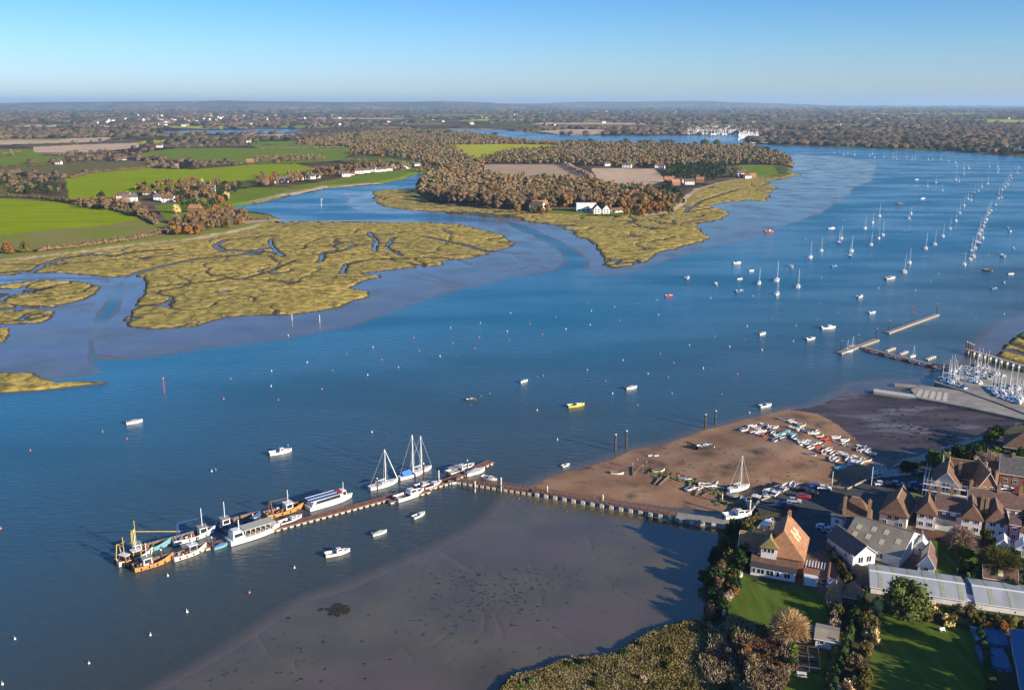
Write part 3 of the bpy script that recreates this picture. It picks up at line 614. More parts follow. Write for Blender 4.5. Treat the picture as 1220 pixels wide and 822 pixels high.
# --- single trees round the farms, the lagoon cottages and on the far bank
CL_ = [([(0, 213), (40, 210), (75, 214), (60, 224), (20, 232), (0, 232)], 22, {'dark': .4, 'bare': .45, 'olive': .15}, 'beside the lime field at the left edge'),
       ([(12, 229), (45, 223), (78, 222), (76, 230), (40, 233)], 17, {'dark': .8, 'bare': .2}, 'in the dark clump left of the lime field'),
       ([(160, 226), (195, 219), (250, 216), (290, 222), (278, 234), (262, 246), (250, 252), (215, 249), (190, 240), (165, 234)], 20, {'dark': .3, 'bare': .3, 'olive': .15, 'rust': .2, 'gold': .05}, 'in the hamlet between two green fields'),
       ([(196, 276), (215, 262), (240, 258), (262, 252), (285, 255), (298, 266), (270, 273), (230, 281), (205, 282)], 11, {'bare': .5, 'rust': .3, 'olive': .2}, 'in the copse above the marsh edge path'),
       ([(92, 243), (130, 244), (170, 252), (188, 262), (176, 262), (140, 252), (96, 249)], 10, {'bare': .9, 'olive': .1}, 'along the field hedge by the hamlet'),
       ([(300, 211), (345, 209), (390, 202), (430, 200), (420, 207), (380, 213), (345, 219), (305, 223)], 19, {'bare': .6, 'rust': .3, 'dark': .1}, 'behind the row of lagoon cottages'),
       ([(425, 192), (470, 194), (500, 196), (545, 207), (500, 206), (450, 203), (428, 203)], 27, {'bare': .7, 'rust': .15, 'dark': .15}, 'round the creek head cottages'),
       ([(300, 190), (330, 189), (385, 188), (388, 192), (300, 195)], 15, {'bare': .8, 'olive': .2}, 'in the hedge across the middle green field'),
       ([(80, 172), (185, 165), (190, 169), (90, 176)], 60, {'dark': .6, 'bare': .4}, 'in the far belt of dark trees'), ([(208, 174), (310, 170), (312, 174), (208, 177.5)], 45, {'dark': .5, 'bare': .5}, 'along the far edge of the pale green field'),
       ([(60, 187), (150, 185), (155, 189), (80, 193)], 34, {'dark': .35, 'bare': .65}, 'by the farm in the middle distance'), ([(0, 188), (5, 184), (25, 183), (20, 188)], 20, {'bare': 1}, 'by the farm at the left edge'),
       ([(690, 193), (740, 191), (790, 193), (800, 198), (760, 200), (700, 198)], 22, {'bare': .5, 'rust': .2, 'dark': .3}, 'round the houses behind the tan field'),
       ([(786, 206), (800, 198), (830, 196), (865, 198), (868, 208), (850, 216), (825, 218), (800, 212)], 15, {'dark': .9, 'olive': .1}, 'in the dark clump near the end of the point'),
       ([(768, 228), (800, 224), (812, 232), (815, 243), (795, 244), (772, 236)], 13, {'dark': .7, 'olive': .3}, 'in the evergreen clump at the tip of the point'),
       ([(740, 248), (775, 244), (800, 246), (800, 252), (760, 257), (742, 257)], 10, {'olive': .5, 'rust': .5}, 'on the grassy bank at the tip of the point'),
       ([(605, 251), (650, 251), (660, 254), (620, 253)], 12, {'olive': .5, 'rust': .5}, 'in front of the shore wood by the marsh'),
       ([(880, 199), (892, 212), (860, 213), (868, 204)], 18, {'olive': .6, 'bare': .4}, 'by the small green field at the end of the point'),
       ([(925, 190), (940, 190), (944, 197), (928, 198)], 16, {'bare': .7, 'olive': .3}, 'on the outermost end of the point'),
       ([(1040, 174), (1108, 177), (1140, 177), (1140, 172), (1090, 170), (1040, 171)], 75, {'dark': 1}, 'in the dark wood on the far bank'),
       ([(905, 169), (975, 171), (975, 174), (905, 171.5)], 60, {'bare': .7, 'rust': .3}, 'on the far bank by the marina')]
def near_trees():
    pass
for pp, spc, mix, where in CL_:
    for x, y, s in inside_pts(pp, spc):
        k = random.choices(list(mix), list(mix.values()))[0]; far_tree(k, x, y, gz(x, y)[0], random.uniform(.5, .9) * (.72 if k in ('olive', 'gold') else 1), where)
for (x, y, k, s) in [(121, 240, 'dark', 1.1), (270, 238, 'gold', .8), (262, 236, 'dark', 1.3), (210, 254, 'gold', .8), (196, 200, 'bare', 1), (210, 202, 'pale', .9), (235, 201, 'bare', .6), (316, 191, 'bare', 1.1), (172, 226, 'dark', 1.0), (10, 303, 'rust', .8), (30, 301, 'olive', .75), (766, 196, 'rust', 1.1)]:
    p = on(x, y); far_tree(k, p.x, p.y, p.z, s, {121: 'standing alone at the corner of the lower green field', 270: 'beside the tall dark tree of the hamlet', 262: 'tallest of the hamlet by the lagoon', 210: 'at the foot of the hamlet' if y > 220 else 'on the hedge beside the lime field',
        196: 'on the hedge behind the lime field', 235: 'small and alone in the pale green field', 316: 'in the middle of the green fields', 172: 'at the lime field corner of the hamlet', 10: 'at the left end of the marsh path', 30: 'by the left end of the marsh path', 766: 'glowing behind the tan field'}[x])
plant_all()
for kd in ('bare', 'rust', 'pale', 'olive', 'dark'):
    sel = [r for r in rest if r[3] == kd]
    if sel: blob_stuff('woodland', np.array([r[:3] for r in sel], float), [r[4] if len(r) > 4 else random.uniform(10.5, 15) * (.6 if kd == 'pale' else 1) for r in sel], LM[kd], 4, 26, seed=3, cs=1.0)
# --- hedges: each its own rough ribbon of bush
def hedge(label, pts_, h, w_, kind, n_per=1.3, z=None, ok=True, cs=.35, name='hedge', jitter=.3):
    W = [on(*p) if z is None else G(p[0], p[1], z) for p in pts_]; base = W[0].copy()
    VV = []; FF = []; k = 0; P = []; iv, fi = ico()
    for a, b_ in zip(W[:-1], W[1:]):
        L_ = (b_ - a).length; n = max(2, int(L_ / (w_ * .8)))
        for i in range(n):
            c = a.lerp(b_, (i + .5) / n) - base; hh = h * random.uniform(1 - jitter, 1 + jitter)
            v = iv * rng.uniform(.75, 1.15, (len(iv), 1)) * np.array([w_ * .75, w_ * .75, hh * .5]) + np.array([c.x + random.uniform(-.2, .2) * w_, c.y + random.uniform(-.2, .2) * w_, c.z + hh * .42])
            VV.append(v); FF.append(np.c_[fi, fi[:, 2]] + k); k += len(v)
            m_ = int(n_per * 8); d = rng.normal(size=(m_, 3)); d /= np.linalg.norm(d, axis=1)[:, None]; P.append(d * np.array([w_ * .8, w_ * .8, hh * .55]) + np.array([c.x, c.y, c.z + hh * .5]))
    v, f = cards(np.vstack(P), cs, .7); VV.append(v); FF.append(f + k)
    me = mesh_poly(name, np.vstack(VV), np.vstack(FF), LM[kind]); o = bpy.data.objects.new(name, me); col.objects.link(o); o.location = base
    return tag(o, label, 'hedge')
hedge('bare brown hedge along the foot of the lower left green field', [(45, 300), (115, 292), (160, 286), (200, 277)], 4, 4, 'bare', cs=.7)
hedge('long brown hedge between the olive field and the lime field', [(84, 213), (107, 207), (169, 201), (192, 197)], 5, 5, 'bare', cs=.8)
hedge('hedge running from the hamlet down beside the lower green field', [(88, 244), (130, 249), (170, 259), (188, 268)], 4, 4.5, 'bare', cs=.7)
hedge('dark hedge along the top of the lower left field', [(0, 234.5), (40, 236.5), (80, 239.5)], 4, 4, 'olive', cs=.7)
hedge('thin hedge behind the lime field', [(230, 197.5), (270, 196), (310, 196), (350, 195)], 3, 4, 'olive', cs=.8)
hedge('hedge at the back of the pale green field', [(160, 189), (200, 192), (266, 193.5)], 3.5, 5, 'bare', cs=.9)
hedge('hedge between the two far left fields', [(0, 200), (40, 198), (78, 194)], 4, 5, 'olive', cs=.9)
hedge('hedge at the top edge of the pale green fields', [(310, 178), (360, 177), (412, 176)], 4, 6, 'bare', cs=1)
hedge('low brown bank of bushes behind the shore path on the point', [(700, 256), (740, 257), (790, 251), (806, 243)], 2.5, 3, 'olive', cs=.5)
hedge('hedge above the sandy corner by the lagoon', [(285, 258), (300, 262), (322, 262)], 2, 3, 'bare', cs=.5)
# --- far woods and hedgerow trees as masses
def far_mass(n, y0, y1, x0, x1, mat, h, seed, thr=-.02, name='far_woods'):
    rg = np.random.default_rng(seed); px = rg.uniform(x0, x1, n); py = y0 + (y1 - y0) * rg.uniform(0, 1, n) ** .8
    W = np.array([[*G(a, b_, 5)[:2]] for a, b_ in zip(px, py)]); z, c, s = terrain(W[:, 0], W[:, 1]); keep = (c == 3) & (fbm(W[:, 0], W[:, 1] , 420, 3, 5) > thr)
    W = W[keep]; z = z[keep]; D = np.hypot(W[:, 0], W[:, 1]); H = rg.uniform(.8, 1.25, len(W)) * h * (1 + D / 9000)
    VV = []; FF = []; iv, fi = ico(); k = 0
    R1 = rg.uniform(.7, 1.25, (len(W), len(iv), 1)); sz_ = np.stack([H * (.6 + D / 9000), H * (.6 + D / 9000), H * .6], 1)
    V_ = iv[None] * R1 * sz_[:, None, :] + np.stack([W[:, 0], W[:, 1], z + H * .4], 1)[:, None, :]
    F_ = fi[None] + (np.arange(len(W)) * len(iv))[:, None, None]
    return tag(np_mesh(name, V_.reshape(-1, 3), F_.reshape(-1, 3), mat, kn=3), kind='stuff')
FARB = noise_mat('far_brown_woods', [(.084, .060, .040), (.132, .096, .062)], .004, .95, .02, island=.3)
FARD = noise_mat('far_dark_woods', [(.028, .036, .018), (.055, .06, .03)], .004, .95, .02, island=.3)
far_mass(9000, 127.5, 168, -60, 1290, FARB, 9, 1, .07); far_mass(1500, 128, 172, -60, 1290, FARD, 10, 2, .02)
far_mass(2600, 130, 176, 880, 1290, FARB, 9, 3, -.15); far_mass(500, 165, 183, 900, 1290, FARD, 8, 4, -.1); far_mass(600, 158, 212, -60, 330, FARB, 7, 6, .06); far_mass(900, 153, 161, 640, 1290, FARB, 10, 9, -.4)
# ================================================================== FAR HOUSES
WALLW = paint('white_render', (.74, .72, .68), .8, .2); WALLB = noise_mat('brick_wall', [(.22, .105, .065), (.32, .17, .11)], 3, .9, .1)
WALLP = paint('pink_render', (.80, .71, .71), .8, .2); WALLC = paint('cream_render', (.66, .60, .48), .8, .2)
tile = lambda n, a, c, **k: noise_mat(n, [a, c], k.pop('s', 1.1), .85, .2, bump=.06, bscale=2.2, stretch=(1, 1, 2), contrast=(.35, .65), **k)
ROOFO = tile('orange_clay_tiles', (.29, .135, .070), (.41, .210, .112), second=[(.35, (.24, .13, .07), .5, .75)]); ROOFB = tile('brown_clay_tiles', (.115, .064, .042), (.175, .102, .066), second=[(.3, (.17, .14, .06), .55, .8)])
ROOFG = tile('grey_slate', (.085, .082, .085), (.14, .135, .13)); ROOFM = noise_mat('fibre_cement_roof', [(.24, .20, .145), (.36, .31, .235)], .25, .9, .15, stretch=(1, 1, 1))
GLASS, t_, b_ = pri('window_glass', (.02, .028, .035), .08, .6)
TRIM = paint('white_paint', (.80, .80, .78), .5, .4, .05); DARKT = paint('dark_timber', (.04, .035, .03), .7); BRICK2 = noise_mat('chimney_brick', [(.26, .15, .09), (.36, .24, .15)], 4, .9, .1)
def roof_mesh(mb, x0, x1, y0, y1, h, rise, kind, over=.35, th=.22, mi=0, hipk=.92):
    """kind: gx gy ridge along x or y with gables; hx hy hipped both ends; hyf hipped at the front only; flat; mono"""
    sw = kind[0] in 'gh' and kind[1] == 'x'
    if kind == 'flat':
        return mb.box(x0 - over, x1 + over, y0 - over, y1 + over, h, h + th, mi)
    if kind == 'mono':
        V_ = [(x0 - over, y0 - over, h - .1), (x1 + over, y0 - over, h - .1), (x1 + over, y1 + over, h + rise), (x0 - over, y1 + over, h + rise)]
        return mb.add(V_ + [(a, b, c - th) for a, b, c in V_], [(0, 1, 2, 3), (7, 6, 5, 4), (0, 4, 5, 1), (1, 5, 6, 2), (2, 6, 7, 3), (3, 7, 4, 0)], mi)
    if sw: x0, x1, y0, y1 = y0, y1, x0, x1
    hw = (x1 - x0) / 2; sl = rise / hw; xe0, xe1, ye0, ye1 = x0 - over, x1 + over, y0 - over, y1 + over; ze = h - over * sl; xm = (x0 + x1) / 2; zr = h + rise
    f = kind[0] == 'h'; bk = kind[0] == 'h' and len(kind) == 2; off = hw * hipk + over
    r0 = ye0 + off if f else ye0; r1 = ye1 - off if bk else ye1
    T = [(xe0, ye0, ze), (xe1, ye0, ze), (xe1, ye1, ze), (xe0, ye1, ze), (xm, r0, zr), (xm, r1, zr)]
    if sw: T = [(b, a, c) for a, b, c in T]
    B_ = [(a, b, c - th) for a, b, c in T]
    fs = [(0, 4, 5, 3), (1, 2, 5, 4), (0, 1, 4), (3, 5, 2)]; fb = [tuple(i + 6 for i in q[::-1]) for q in fs]
    sk = [(0, 6, 7, 1), (1, 7, 8, 2), (2, 8, 9, 3), (3, 9, 6, 0)]
    if not f: fs.remove((0, 1, 4)); fb = [tuple(i + 6 for i in q[::-1]) for q in fs]; sk[0] = (0, 6, 10, 4); sk.append((4, 10, 7, 1))
    if not bk: fs.remove((3, 5, 2)); fb = [tuple(i + 6 for i in q[::-1]) for q in fs]; sk[2] = (2, 8, 11, 5); sk.append((5, 11, 9, 3))
    return mb.add(T + B_, fs + fb + sk, mi)
def wall_mesh(mb, x0, x1, y0, y1, h, rise, kind, mi=0, z0=-.4):
    mb.box(x0, x1, y0, y1, z0, h, mi); g = .12
    if kind == 'gx': mb.add([(x0, y0, h), (x0, y1, h), (x0, (y0 + y1) / 2, h + rise - g), (x1, y0, h), (x1, y1, h), (x1, (y0 + y1) / 2, h + rise - g)], [(0, 2, 1), (3, 4, 5), (0, 3, 5, 2), (1, 2, 5, 4)], mi)
    elif kind[:2] == 'gy' or kind == 'hyf':
        xm = (x0 + x1) / 2
        if kind == 'gy': mb.add([(x0, y0, h), (x1, y0, h), (xm, y0, h + rise - g), (x0, y1, h), (x1, y1, h), (xm, y1, h + rise - g)], [(0, 1, 2), (3, 5, 4), (0, 2, 5, 3), (1, 4, 5, 2)], mi)
    elif kind == 'mono': mb.add([(x0, y0, h), (x1, y0, h), (x1, y1, h), (x0, y1, h), (x0, y1, h + rise - .25), (x1, y1, h + rise - .25)], [(0, 4, 3), (1, 2, 5), (3, 4, 5, 2), (0, 1, 5, 4)], mi)
    return mb
FARH = {}
def far_house(px, py, kind, rot, s, label, group):
    if kind not in FARH:
        wm, rm, L_, W_, hh, rs = kind_spec[kind]
        r = empty('house', '', 'house'); wb = MB(); wall_mesh(wb, -L_ / 2, L_ / 2, -W_ / 2, W_ / 2, hh, rs, 'gx'); wb.build('wall', wm, r)
        rb = MB(); roof_mesh(rb, -L_ / 2, L_ / 2, -W_ / 2, W_ / 2, hh, rs, 'gx', .4); ro = rb.build('roof', rm, r)
        cb = MB(); cb.box(L_ * .3, L_ * .3 + .9, -.45, .45, hh + rs * .6, hh + rs + 1.2); cb.build('chimney', BRICK2, ro)
        for sy in (-1, 1):
            for k in range(3):
                for z in ((1.0, 2.3), (3.6, 4.8)) if hh > 4 else ((1.0, 2.2),):
                    q = MB(); x = -L_ / 2 + L_ * (k + .5) / 3; q.box(x - .7, x + .7, sy * W_ / 2 - .06, sy * W_ / 2 + .06, z[0], z[1]); q.build('window', GLASS, r)
        FARH[kind] = r; o = r
    else: o = copy_tree(FARH[kind])
    p = on(px, py); o.location = p - Vector((0, 0, .1)); o.rotation_euler = (0, 0, rot); o.scale = (s, s, s)
    o['label'] = label; o['group'] = group; return o
kind_spec = {'w': (WALLW, ROOFB, 14, 8, 5.2, 3.4), 'g': (WALLW, ROOFG, 15, 8, 5.0, 3.2), 'b': (WALLB, ROOFO, 13, 8, 5.0, 3.6), 'l': (WALLC, ROOFB, 16, 7, 2.8, 3.0)}
KD = {'w': 'white house with brown tiled roof', 'g': 'white house with grey slate roof', 'b': 'brick house with orange tiled roof', 'l': 'low cream cottage with brown roof'}
FH = [('in the hamlet between the green fields', [(148, 238, 'w'), (155, 240, 'g'), (147, 245, 'b'), (190, 239, 'g'), (201, 241, 'w'), (233, 253, 'b'), (250, 228, 'w'), (178, 232, 'l')]),
      ('in the row of cottages above the lagoon', [(316, 220, 'b'), (324, 219.5, 'l'), (337, 217.5, 'g'), (345, 216, 'w'), (357, 214.5, 'g'), (370, 213.5, 'g'), (377, 212.5, 'w'), (412, 210.5, 'w'), (417, 209, 'l')]),
      ('in the upper row by the head of the creek', [(428, 207, 'w'), (436, 206, 'g'), (443, 205, 'w'), (449, 205, 'g'), (456, 204.5, 'w'), (463, 203.5, 'g'), (466, 201, 'b'), (474, 201, 'w'), (483, 201, 'w'), (497, 198, 'g')]),
      ('among the trees at the top of the creek', [(525, 196.5, 'w'), (556, 207, 'g'), (562, 205, 'w')]),
      ('on the wooded shore of the point', [(632, 248, 'b'), (640, 250, 'w'), (645, 248, 'b'), (735, 253, 'l')]),
      ('on the slope near the end of the point', [(797, 218, 'b'), (804, 221, 'b'), (808, 219, 'w'), (821, 220, 'w'), (829, 214, 'w'), (834, 217, 'b')]),
      ('behind the tan field on the point', [(723, 198, 'w'), (747, 200, 'g'), (788, 201, 'w'), (785, 200, 'g')]),
      ('at the outer end of the point', [(883, 210, 'w'), (890, 212, 'w'), (896, 212, 'b')]),
      ('on the far farmland at the left', [(190, 176, 'w'), (136, 192, 'l'), (146, 191, 'l'), (298, 195, 'b'), (70, 196, 'w'), (300, 168, 'g'), (296, 170, 'w')]),
      ('on the far bank at the right edge', [(1180, 181, 'g'), (1196, 176, 'w'), (1206, 177, 'g'), (1217, 178, 'w'), (1170, 179, 'w'), (1212, 181, 'g'), (1188, 182, 'b'), (1219, 183, 'g'), (1194, 166, 'w'), (1168, 166, 'w')]),
      ('on the far bank beside the marina', [(905, 168, 'w'), (914, 167, 'b'), (924, 168, 'b'), (930, 165, 'w'), (940, 167, 'w'), (945, 170, 'b'), (955, 164, 'g'), (1022, 172, 'l'), (1030, 171, 'g'), (1010, 169, 'b')])]
for where, L_ in FH:
    for x, y, k in L_: far_house(x, y, k, random.uniform(-.5, .5), random.uniform(.85, 1.15), KD[k] + ' ' + where, 'houses ' + where)
for i in range(110):
    x = random.gauss(235, 65) if i < 70 else random.uniform(20, 620); y = random.uniform(137, 151); k = random.choice('wgwlb')
    o = far_house(x, y, k, random.uniform(0, 3), random.uniform(1.2, 2.0), 'distant ' + KD[k] + ' in the town near the skyline', 'houses of the distant town')
for i in range(34):
    x = random.uniform(640, 1210); y = random.uniform(133, 158); k = random.choice('wgwlb')
    o = far_house(x, y, k, random.uniform(0, 3), random.uniform(1.1, 1.8), 'distant ' + KD[k] + ' among the woods across the estuary', 'distant houses across the estuary')
# the cube-shaped white house and its neighbour on the point
def quick(name, label, px, py, rz, cat='house'): return empty(name, label, cat, on(px, py), rz)
r = quick('modern_house', 'large white flat roofed house on the wooded shore of the point', 698, 252, .02)
q = MB(); q.box(-11, 11, -5, 5, -.4, 9); q.build('wall', WALLW, r); q = MB(); q.box(-11.3, 11.3, -5.3, 5.3, 9, 9.5); q.build('roof', TRIM, r)
for k in range(4):
    q = MB(); q.box(-9.5 + k * 5, -6.2 + k * 5, -5.1, -4.95, .8, 3); q.build('window', GLASS, r)
q = MB(); q.box(-10.5, -3, -7.5, -5, 0, .4); q.build('terrace', TRIM, r)
r = quick('gabled_house', 'white gabled villa with brown roofs beside the flat roofed house', 716, 254, .1)
for x0, x1 in ((-9, -1), (1, 9)):
    q = MB(); wall_mesh(q, x0, x1, -5, 6, 5, 4.5, 'gy'); q.build('wall', WALLW, r); q = MB(); roof_mesh(q, x0, x1, -5, 6, 5, 4.5, 'gy'); q.build('roof', ROOFB, r)
    for z in (1, 3.6):
        for xx in (x0 + 1.4, x0 + 4.8): q = MB(); q.box(xx, xx + 1.6, -5.1, -4.95, z, z + 1.4); q.build('window', GLASS, r)
q = MB(); wall_mesh(q, -1, 1, -3, 5, 5, 1, 'flat'); q.build('link_wall', WALLW, r)

def ribbon(name, pts_, w_, mat, dz=.12):
    W = []
    for a, b_ in zip(pts_[:-1], pts_[1:]):
        for k in range(12): W.append(on(a[0] + (b_[0] - a[0]) * k / 12, a[1] + (b_[1] - a[1]) * k / 12))
    W.append(on(*pts_[-1])); V_ = []
    for i, p in enumerate(W):
        d = (W[min(i + 1, len(W) - 1)] - W[max(i - 1, 0)]); d.z = 0; d.normalize(); n_ = Vector((-d.y, d.x, 0)) * w_ / 2 * random.uniform(.75, 1.25)
        for q in (p + n_, p - n_): V_.append((q.x, q.y, max(p.z, gz(q.x, q.y)[0]) + dz))
    o = np_mesh(name, np.array(V_), np.array([(2 * i, 2 * i + 1, 2 * i + 3, 2 * i + 2) for i in range(len(W) - 1)]), mat); return tag(o, kind='structure')
PATHM = noise_mat('sandy_path', [(.36, .27, .17), (.52, .41, .28)], .08, .95, 0)
ribbon('path', [(-60, 321), (0, 310), (38, 306.5), (102, 299), (165, 290.5), (230, 284), (294, 272.5), (310, 267)], 7, PATHM)
ribbon('path', [(300, 240), (345, 231), (389, 222.5), (453, 217.5)], 9, PATHM); ribbon('path', [(740, 258), (780, 256), (799, 251.5), (812, 244), (817, 236), (830, 226), (856, 218.5), (880, 215)], 7, PATHM); ribbon('path', [(288, 266), (305, 264), (330, 262)], 22, PATHM)
# ================================================================== BOATS
HW = paint('white_gelcoat', (.70, .69, .67), .3, .5, .05); HB = paint('blue_hull_paint', (.035, .10, .26), .35); HC = paint('cyan_hull_paint', (.16, .34, .38), .4); HR = paint('red_hull_paint', (.42, .05, .04), .4)
HY_ = paint('yellow_hull_paint', (.78, .58, .03), .35); HO = noise_mat('ochre_hull_paint', [(.30, .13, .05), (.58, .30, .09)], 1.2, .6, .3); HG = paint('green_hull_paint', (.06, .22, .14), .45); HK = paint('black_hull_paint', (.025, .027, .03), .5); HCR = paint('cream_hull_paint', (.74, .68, .52), .4)
DECK = paint('pale_deck', (.68, .66, .60), .7, .3, .1); WOOD = noise_mat('weathered_wood', [(.12, .08, .055), (.22, .155, .11)], 2.0, .85, .15); ALU = paint('bare_spar', (.78, .78, .76), .4, .5, .05)
CANB = paint('blue_canvas', (.06, .16, .36), .8, .2); CANR = paint('red_canvas', (.62, .06, .06), .8, .2); CANG = paint('grey_canvas', (.30, .31, .31), .85, .2); BLK = paint('black_rubber', (.02, .02, .022), .7); TIMB = noise_mat('pile_timber', [(.05, .04, .032), (.13, .105, .085)], 1.5, .9, .1)
RUST = noise_mat('rusty_steel', [(.20, .085, .04), (.33, .16, .09)], 2.0, .8, .3); YELF = noise_mat('yellow_steel', [(.38, .27, .05), (.66, .50, .08)], 1.5, .6, .3)
def hull_secs(L, B, fr, dr, stern=.8, sheer=.35, n=9, flare=1.0, full=2.4):
    S = []
    for i in range(n):
        t = i / (n - 1); x = -L / 2 + L * t
        wd = B / 2 * (stern + (1 - stern) * min(1, t / .4) ** .7) * max(0.03, 1 - max(0, (t - .42) / .58) ** full)
        top = fr * (1 + sheer * (t - .35) ** 2 * 2.2); rake = .0 if t < .95 else .06 * L
        bot = -dr * (1 - max(0, (t - .55) / .45) ** 2)
        S.append([(x + rake * .5, -wd, top), (x, -wd * .92, .12 * fr), (x - rake, -wd * .55, bot * .6), (x - rake, 0, bot), (x - rake, wd * .55, bot * .6), (x, wd * .92, .12 * fr), (x + rake * .5, wd, top)])
    return S
def hull(r, L, B, fr, dr=.35, mat=None, deck=None, open_=False, inset=.06, stern=.8, sheer=.35, name='hull', rubrail=None, full=2.4):
    S = hull_secs(L, B, fr, dr, stern, sheer, full=full); mb = MB(); n = len(S)
    mb.loft(S, cap=False, mi=0); mb.add(S[0], [tuple(range(7))], 0)
    ins = inset + .02 * B; dz = -.32 * fr if open_ else -.04
    if open_:
        I = [[(p[0][0] + (.12 if i == 0 else -.2 if i == n - 1 else 0), p[0][1] + min(ins, -p[0][1]), p[0][2]), (p[0][0], (p[0][1] + ins) * .8 if -p[0][1] > ins else 0, .15 * fr), (p[0][0], -((p[0][1] + ins) * .8) if -p[0][1] > ins else 0, .15 * fr), (p[0][0] + (.12 if i == 0 else -.2 if i == n - 1 else 0), -(p[0][1] + min(ins, -p[0][1])), p[0][2])] for i, p in enumerate(S)]
        rim = [[S[i][0], I[i][0]] for i in range(n)]; mb.loft(rim, cap=False, mi=0); mb.loft([[I[i][3], S[i][6]] for i in range(n)], cap=False, mi=0)
        mb.loft(I, cap=False, mi=1); mb.add(list(I[0]), [(0, 1, 2, 3)], 1); mb.add([S[0][0], I[0][0], I[0][3], S[0][6]], [(0, 1, 2, 3)], 0)
    else:
        D = [[(p[0][0], p[0][1], p[0][2]), (p[0][0], p[0][1] * .9, p[0][2] - .05), (p[0][0], 0, p[0][2] + .02), (p[0][0], -p[0][1] * .9, p[0][2] - .05), (p[0][0], -p[0][1], p[0][2])] for p in S]
        mb.loft(D, cap=False, mi=1)
    return mb.build(name, [mat or HW, deck or DECK], r, smooth=False)
def cabin(r, x0, x1, w0, z0, h, mat, name='cabin', taper=.8, win=True, glass_front=True, front_rake=.35, back_rake=.08):
    "coachroof or wheelhouse with raked front, dark windows as their own mesh"
    mb = MB(); w1 = w0 * taper; fr_ = (x1 - x0) * front_rake; br = (x1 - x0) * back_rake
    B_ = [(x0, -w0, z0), (x1, -w0 * .8, z0), (x1, w0 * .8, z0), (x0, w0, z0)]; T = [(x0 + br, -w1, z0 + h), (x1 - fr_, -w1 * .8, z0 + h), (x1 - fr_, w1 * .8, z0 + h), (x0 + br, w1, z0 + h)]
    mb.add(B_ + T, [(0, 1, 5, 4), (1, 2, 6, 5), (2, 3, 7, 6), (3, 0, 4, 7), (4, 5, 6, 7)]); c = mb.build(name, mat, r)
    if win:
        g = MB()
        for (a, b_) in ((0, 1), (1, 2), (2, 3)):
            if (a, b_) == (1, 2) and not glass_front: continue
            P0, P1, P2, P3 = [Vector(q) for q in (B_[a], B_[b_], T[b_], T[a])]; nrm = (P1 - P0).cross(P3 - P0).normalized() * .025
            q = [P0.lerp(P3, .38).lerp(P1.lerp(P2, .38), .1), P0.lerp(P3, .38).lerp(P1.lerp(P2, .38), .9), P0.lerp(P3, .86).lerp(P1.lerp(P2, .86), .9), P0.lerp(P3, .86).lerp(P1.lerp(P2, .86), .1)]
            g.add([v + nrm for v in q] + [v - nrm for v in q], [(0, 1, 2, 3), (7, 6, 5, 4), (0, 4, 5, 1), (1, 5, 6, 2), (2, 6, 7, 3), (3, 7, 4, 0)])
        g.build('cabin_window', GLASS, c)
    return c
def yacht(label, L=9.5, mast=12.5, hm=None, cover=None, masts=1, r_m=.10, name='yacht'):
    r = empty(name, label, 'yacht'); B = L * .32
    hull(r, L, B, 1.05, .5, hm or HW, DECK, stern=.62)
    cabin(r, -L * .10, L * .24, B * .28, 1.0, .5, HW, 'coachroof', front_rake=.3)
    q = MB(); q.box(-L * .38, -L * .14, -B * .22, B * .22, .98, 1.06); q.build('cockpit', WOOD, r)
    for k in range(masts):
        mx = L * .08 - k * L * .36; mh = mast * (1 - .14 * k); q = MB(); q.tube((mx, 0, .9), (mx, 0, mh), r_m, r_m * .8, 6); q.build('mast', ALU, r)
        bl = L * (.36 if masts == 1 else .28); q = MB(); q.tube((mx, 0, 2.1), (mx - bl, 0, 2.2), .07); q.build('boom', ALU, r)
        q = MB(); q.loft([[(mx - .1, -.16, 2.15), (mx - .1, 0, 2.75), (mx - .1, .16, 2.15)], [(mx - bl, -.12, 2.2), (mx - bl, 0, 2.45), (mx - bl, .12, 2.2)]], closed=True); q.build('sail_cover', cover or CANB, r)
        q = MB(); q.tube((mx, -.9, mh * .62), (mx, .9, mh * .62), .035, n=4); q.build('spreader', ALU, r)
        st = MB()
        for a, b_ in (((mx, 0, mh), (L * .52 if k == 0 else mx + 1, 0, 1.3)), ((mx, 0, mh), (-L * .49, 0, 1.1)), ((mx, 0, mh), (mx, B * .46, 1.1)), ((mx, 0, mh), (mx, -B * .46, 1.1))): st.tube(a, b_, .022, n=3)
        st.build('rigging', ALU, r)
    return r
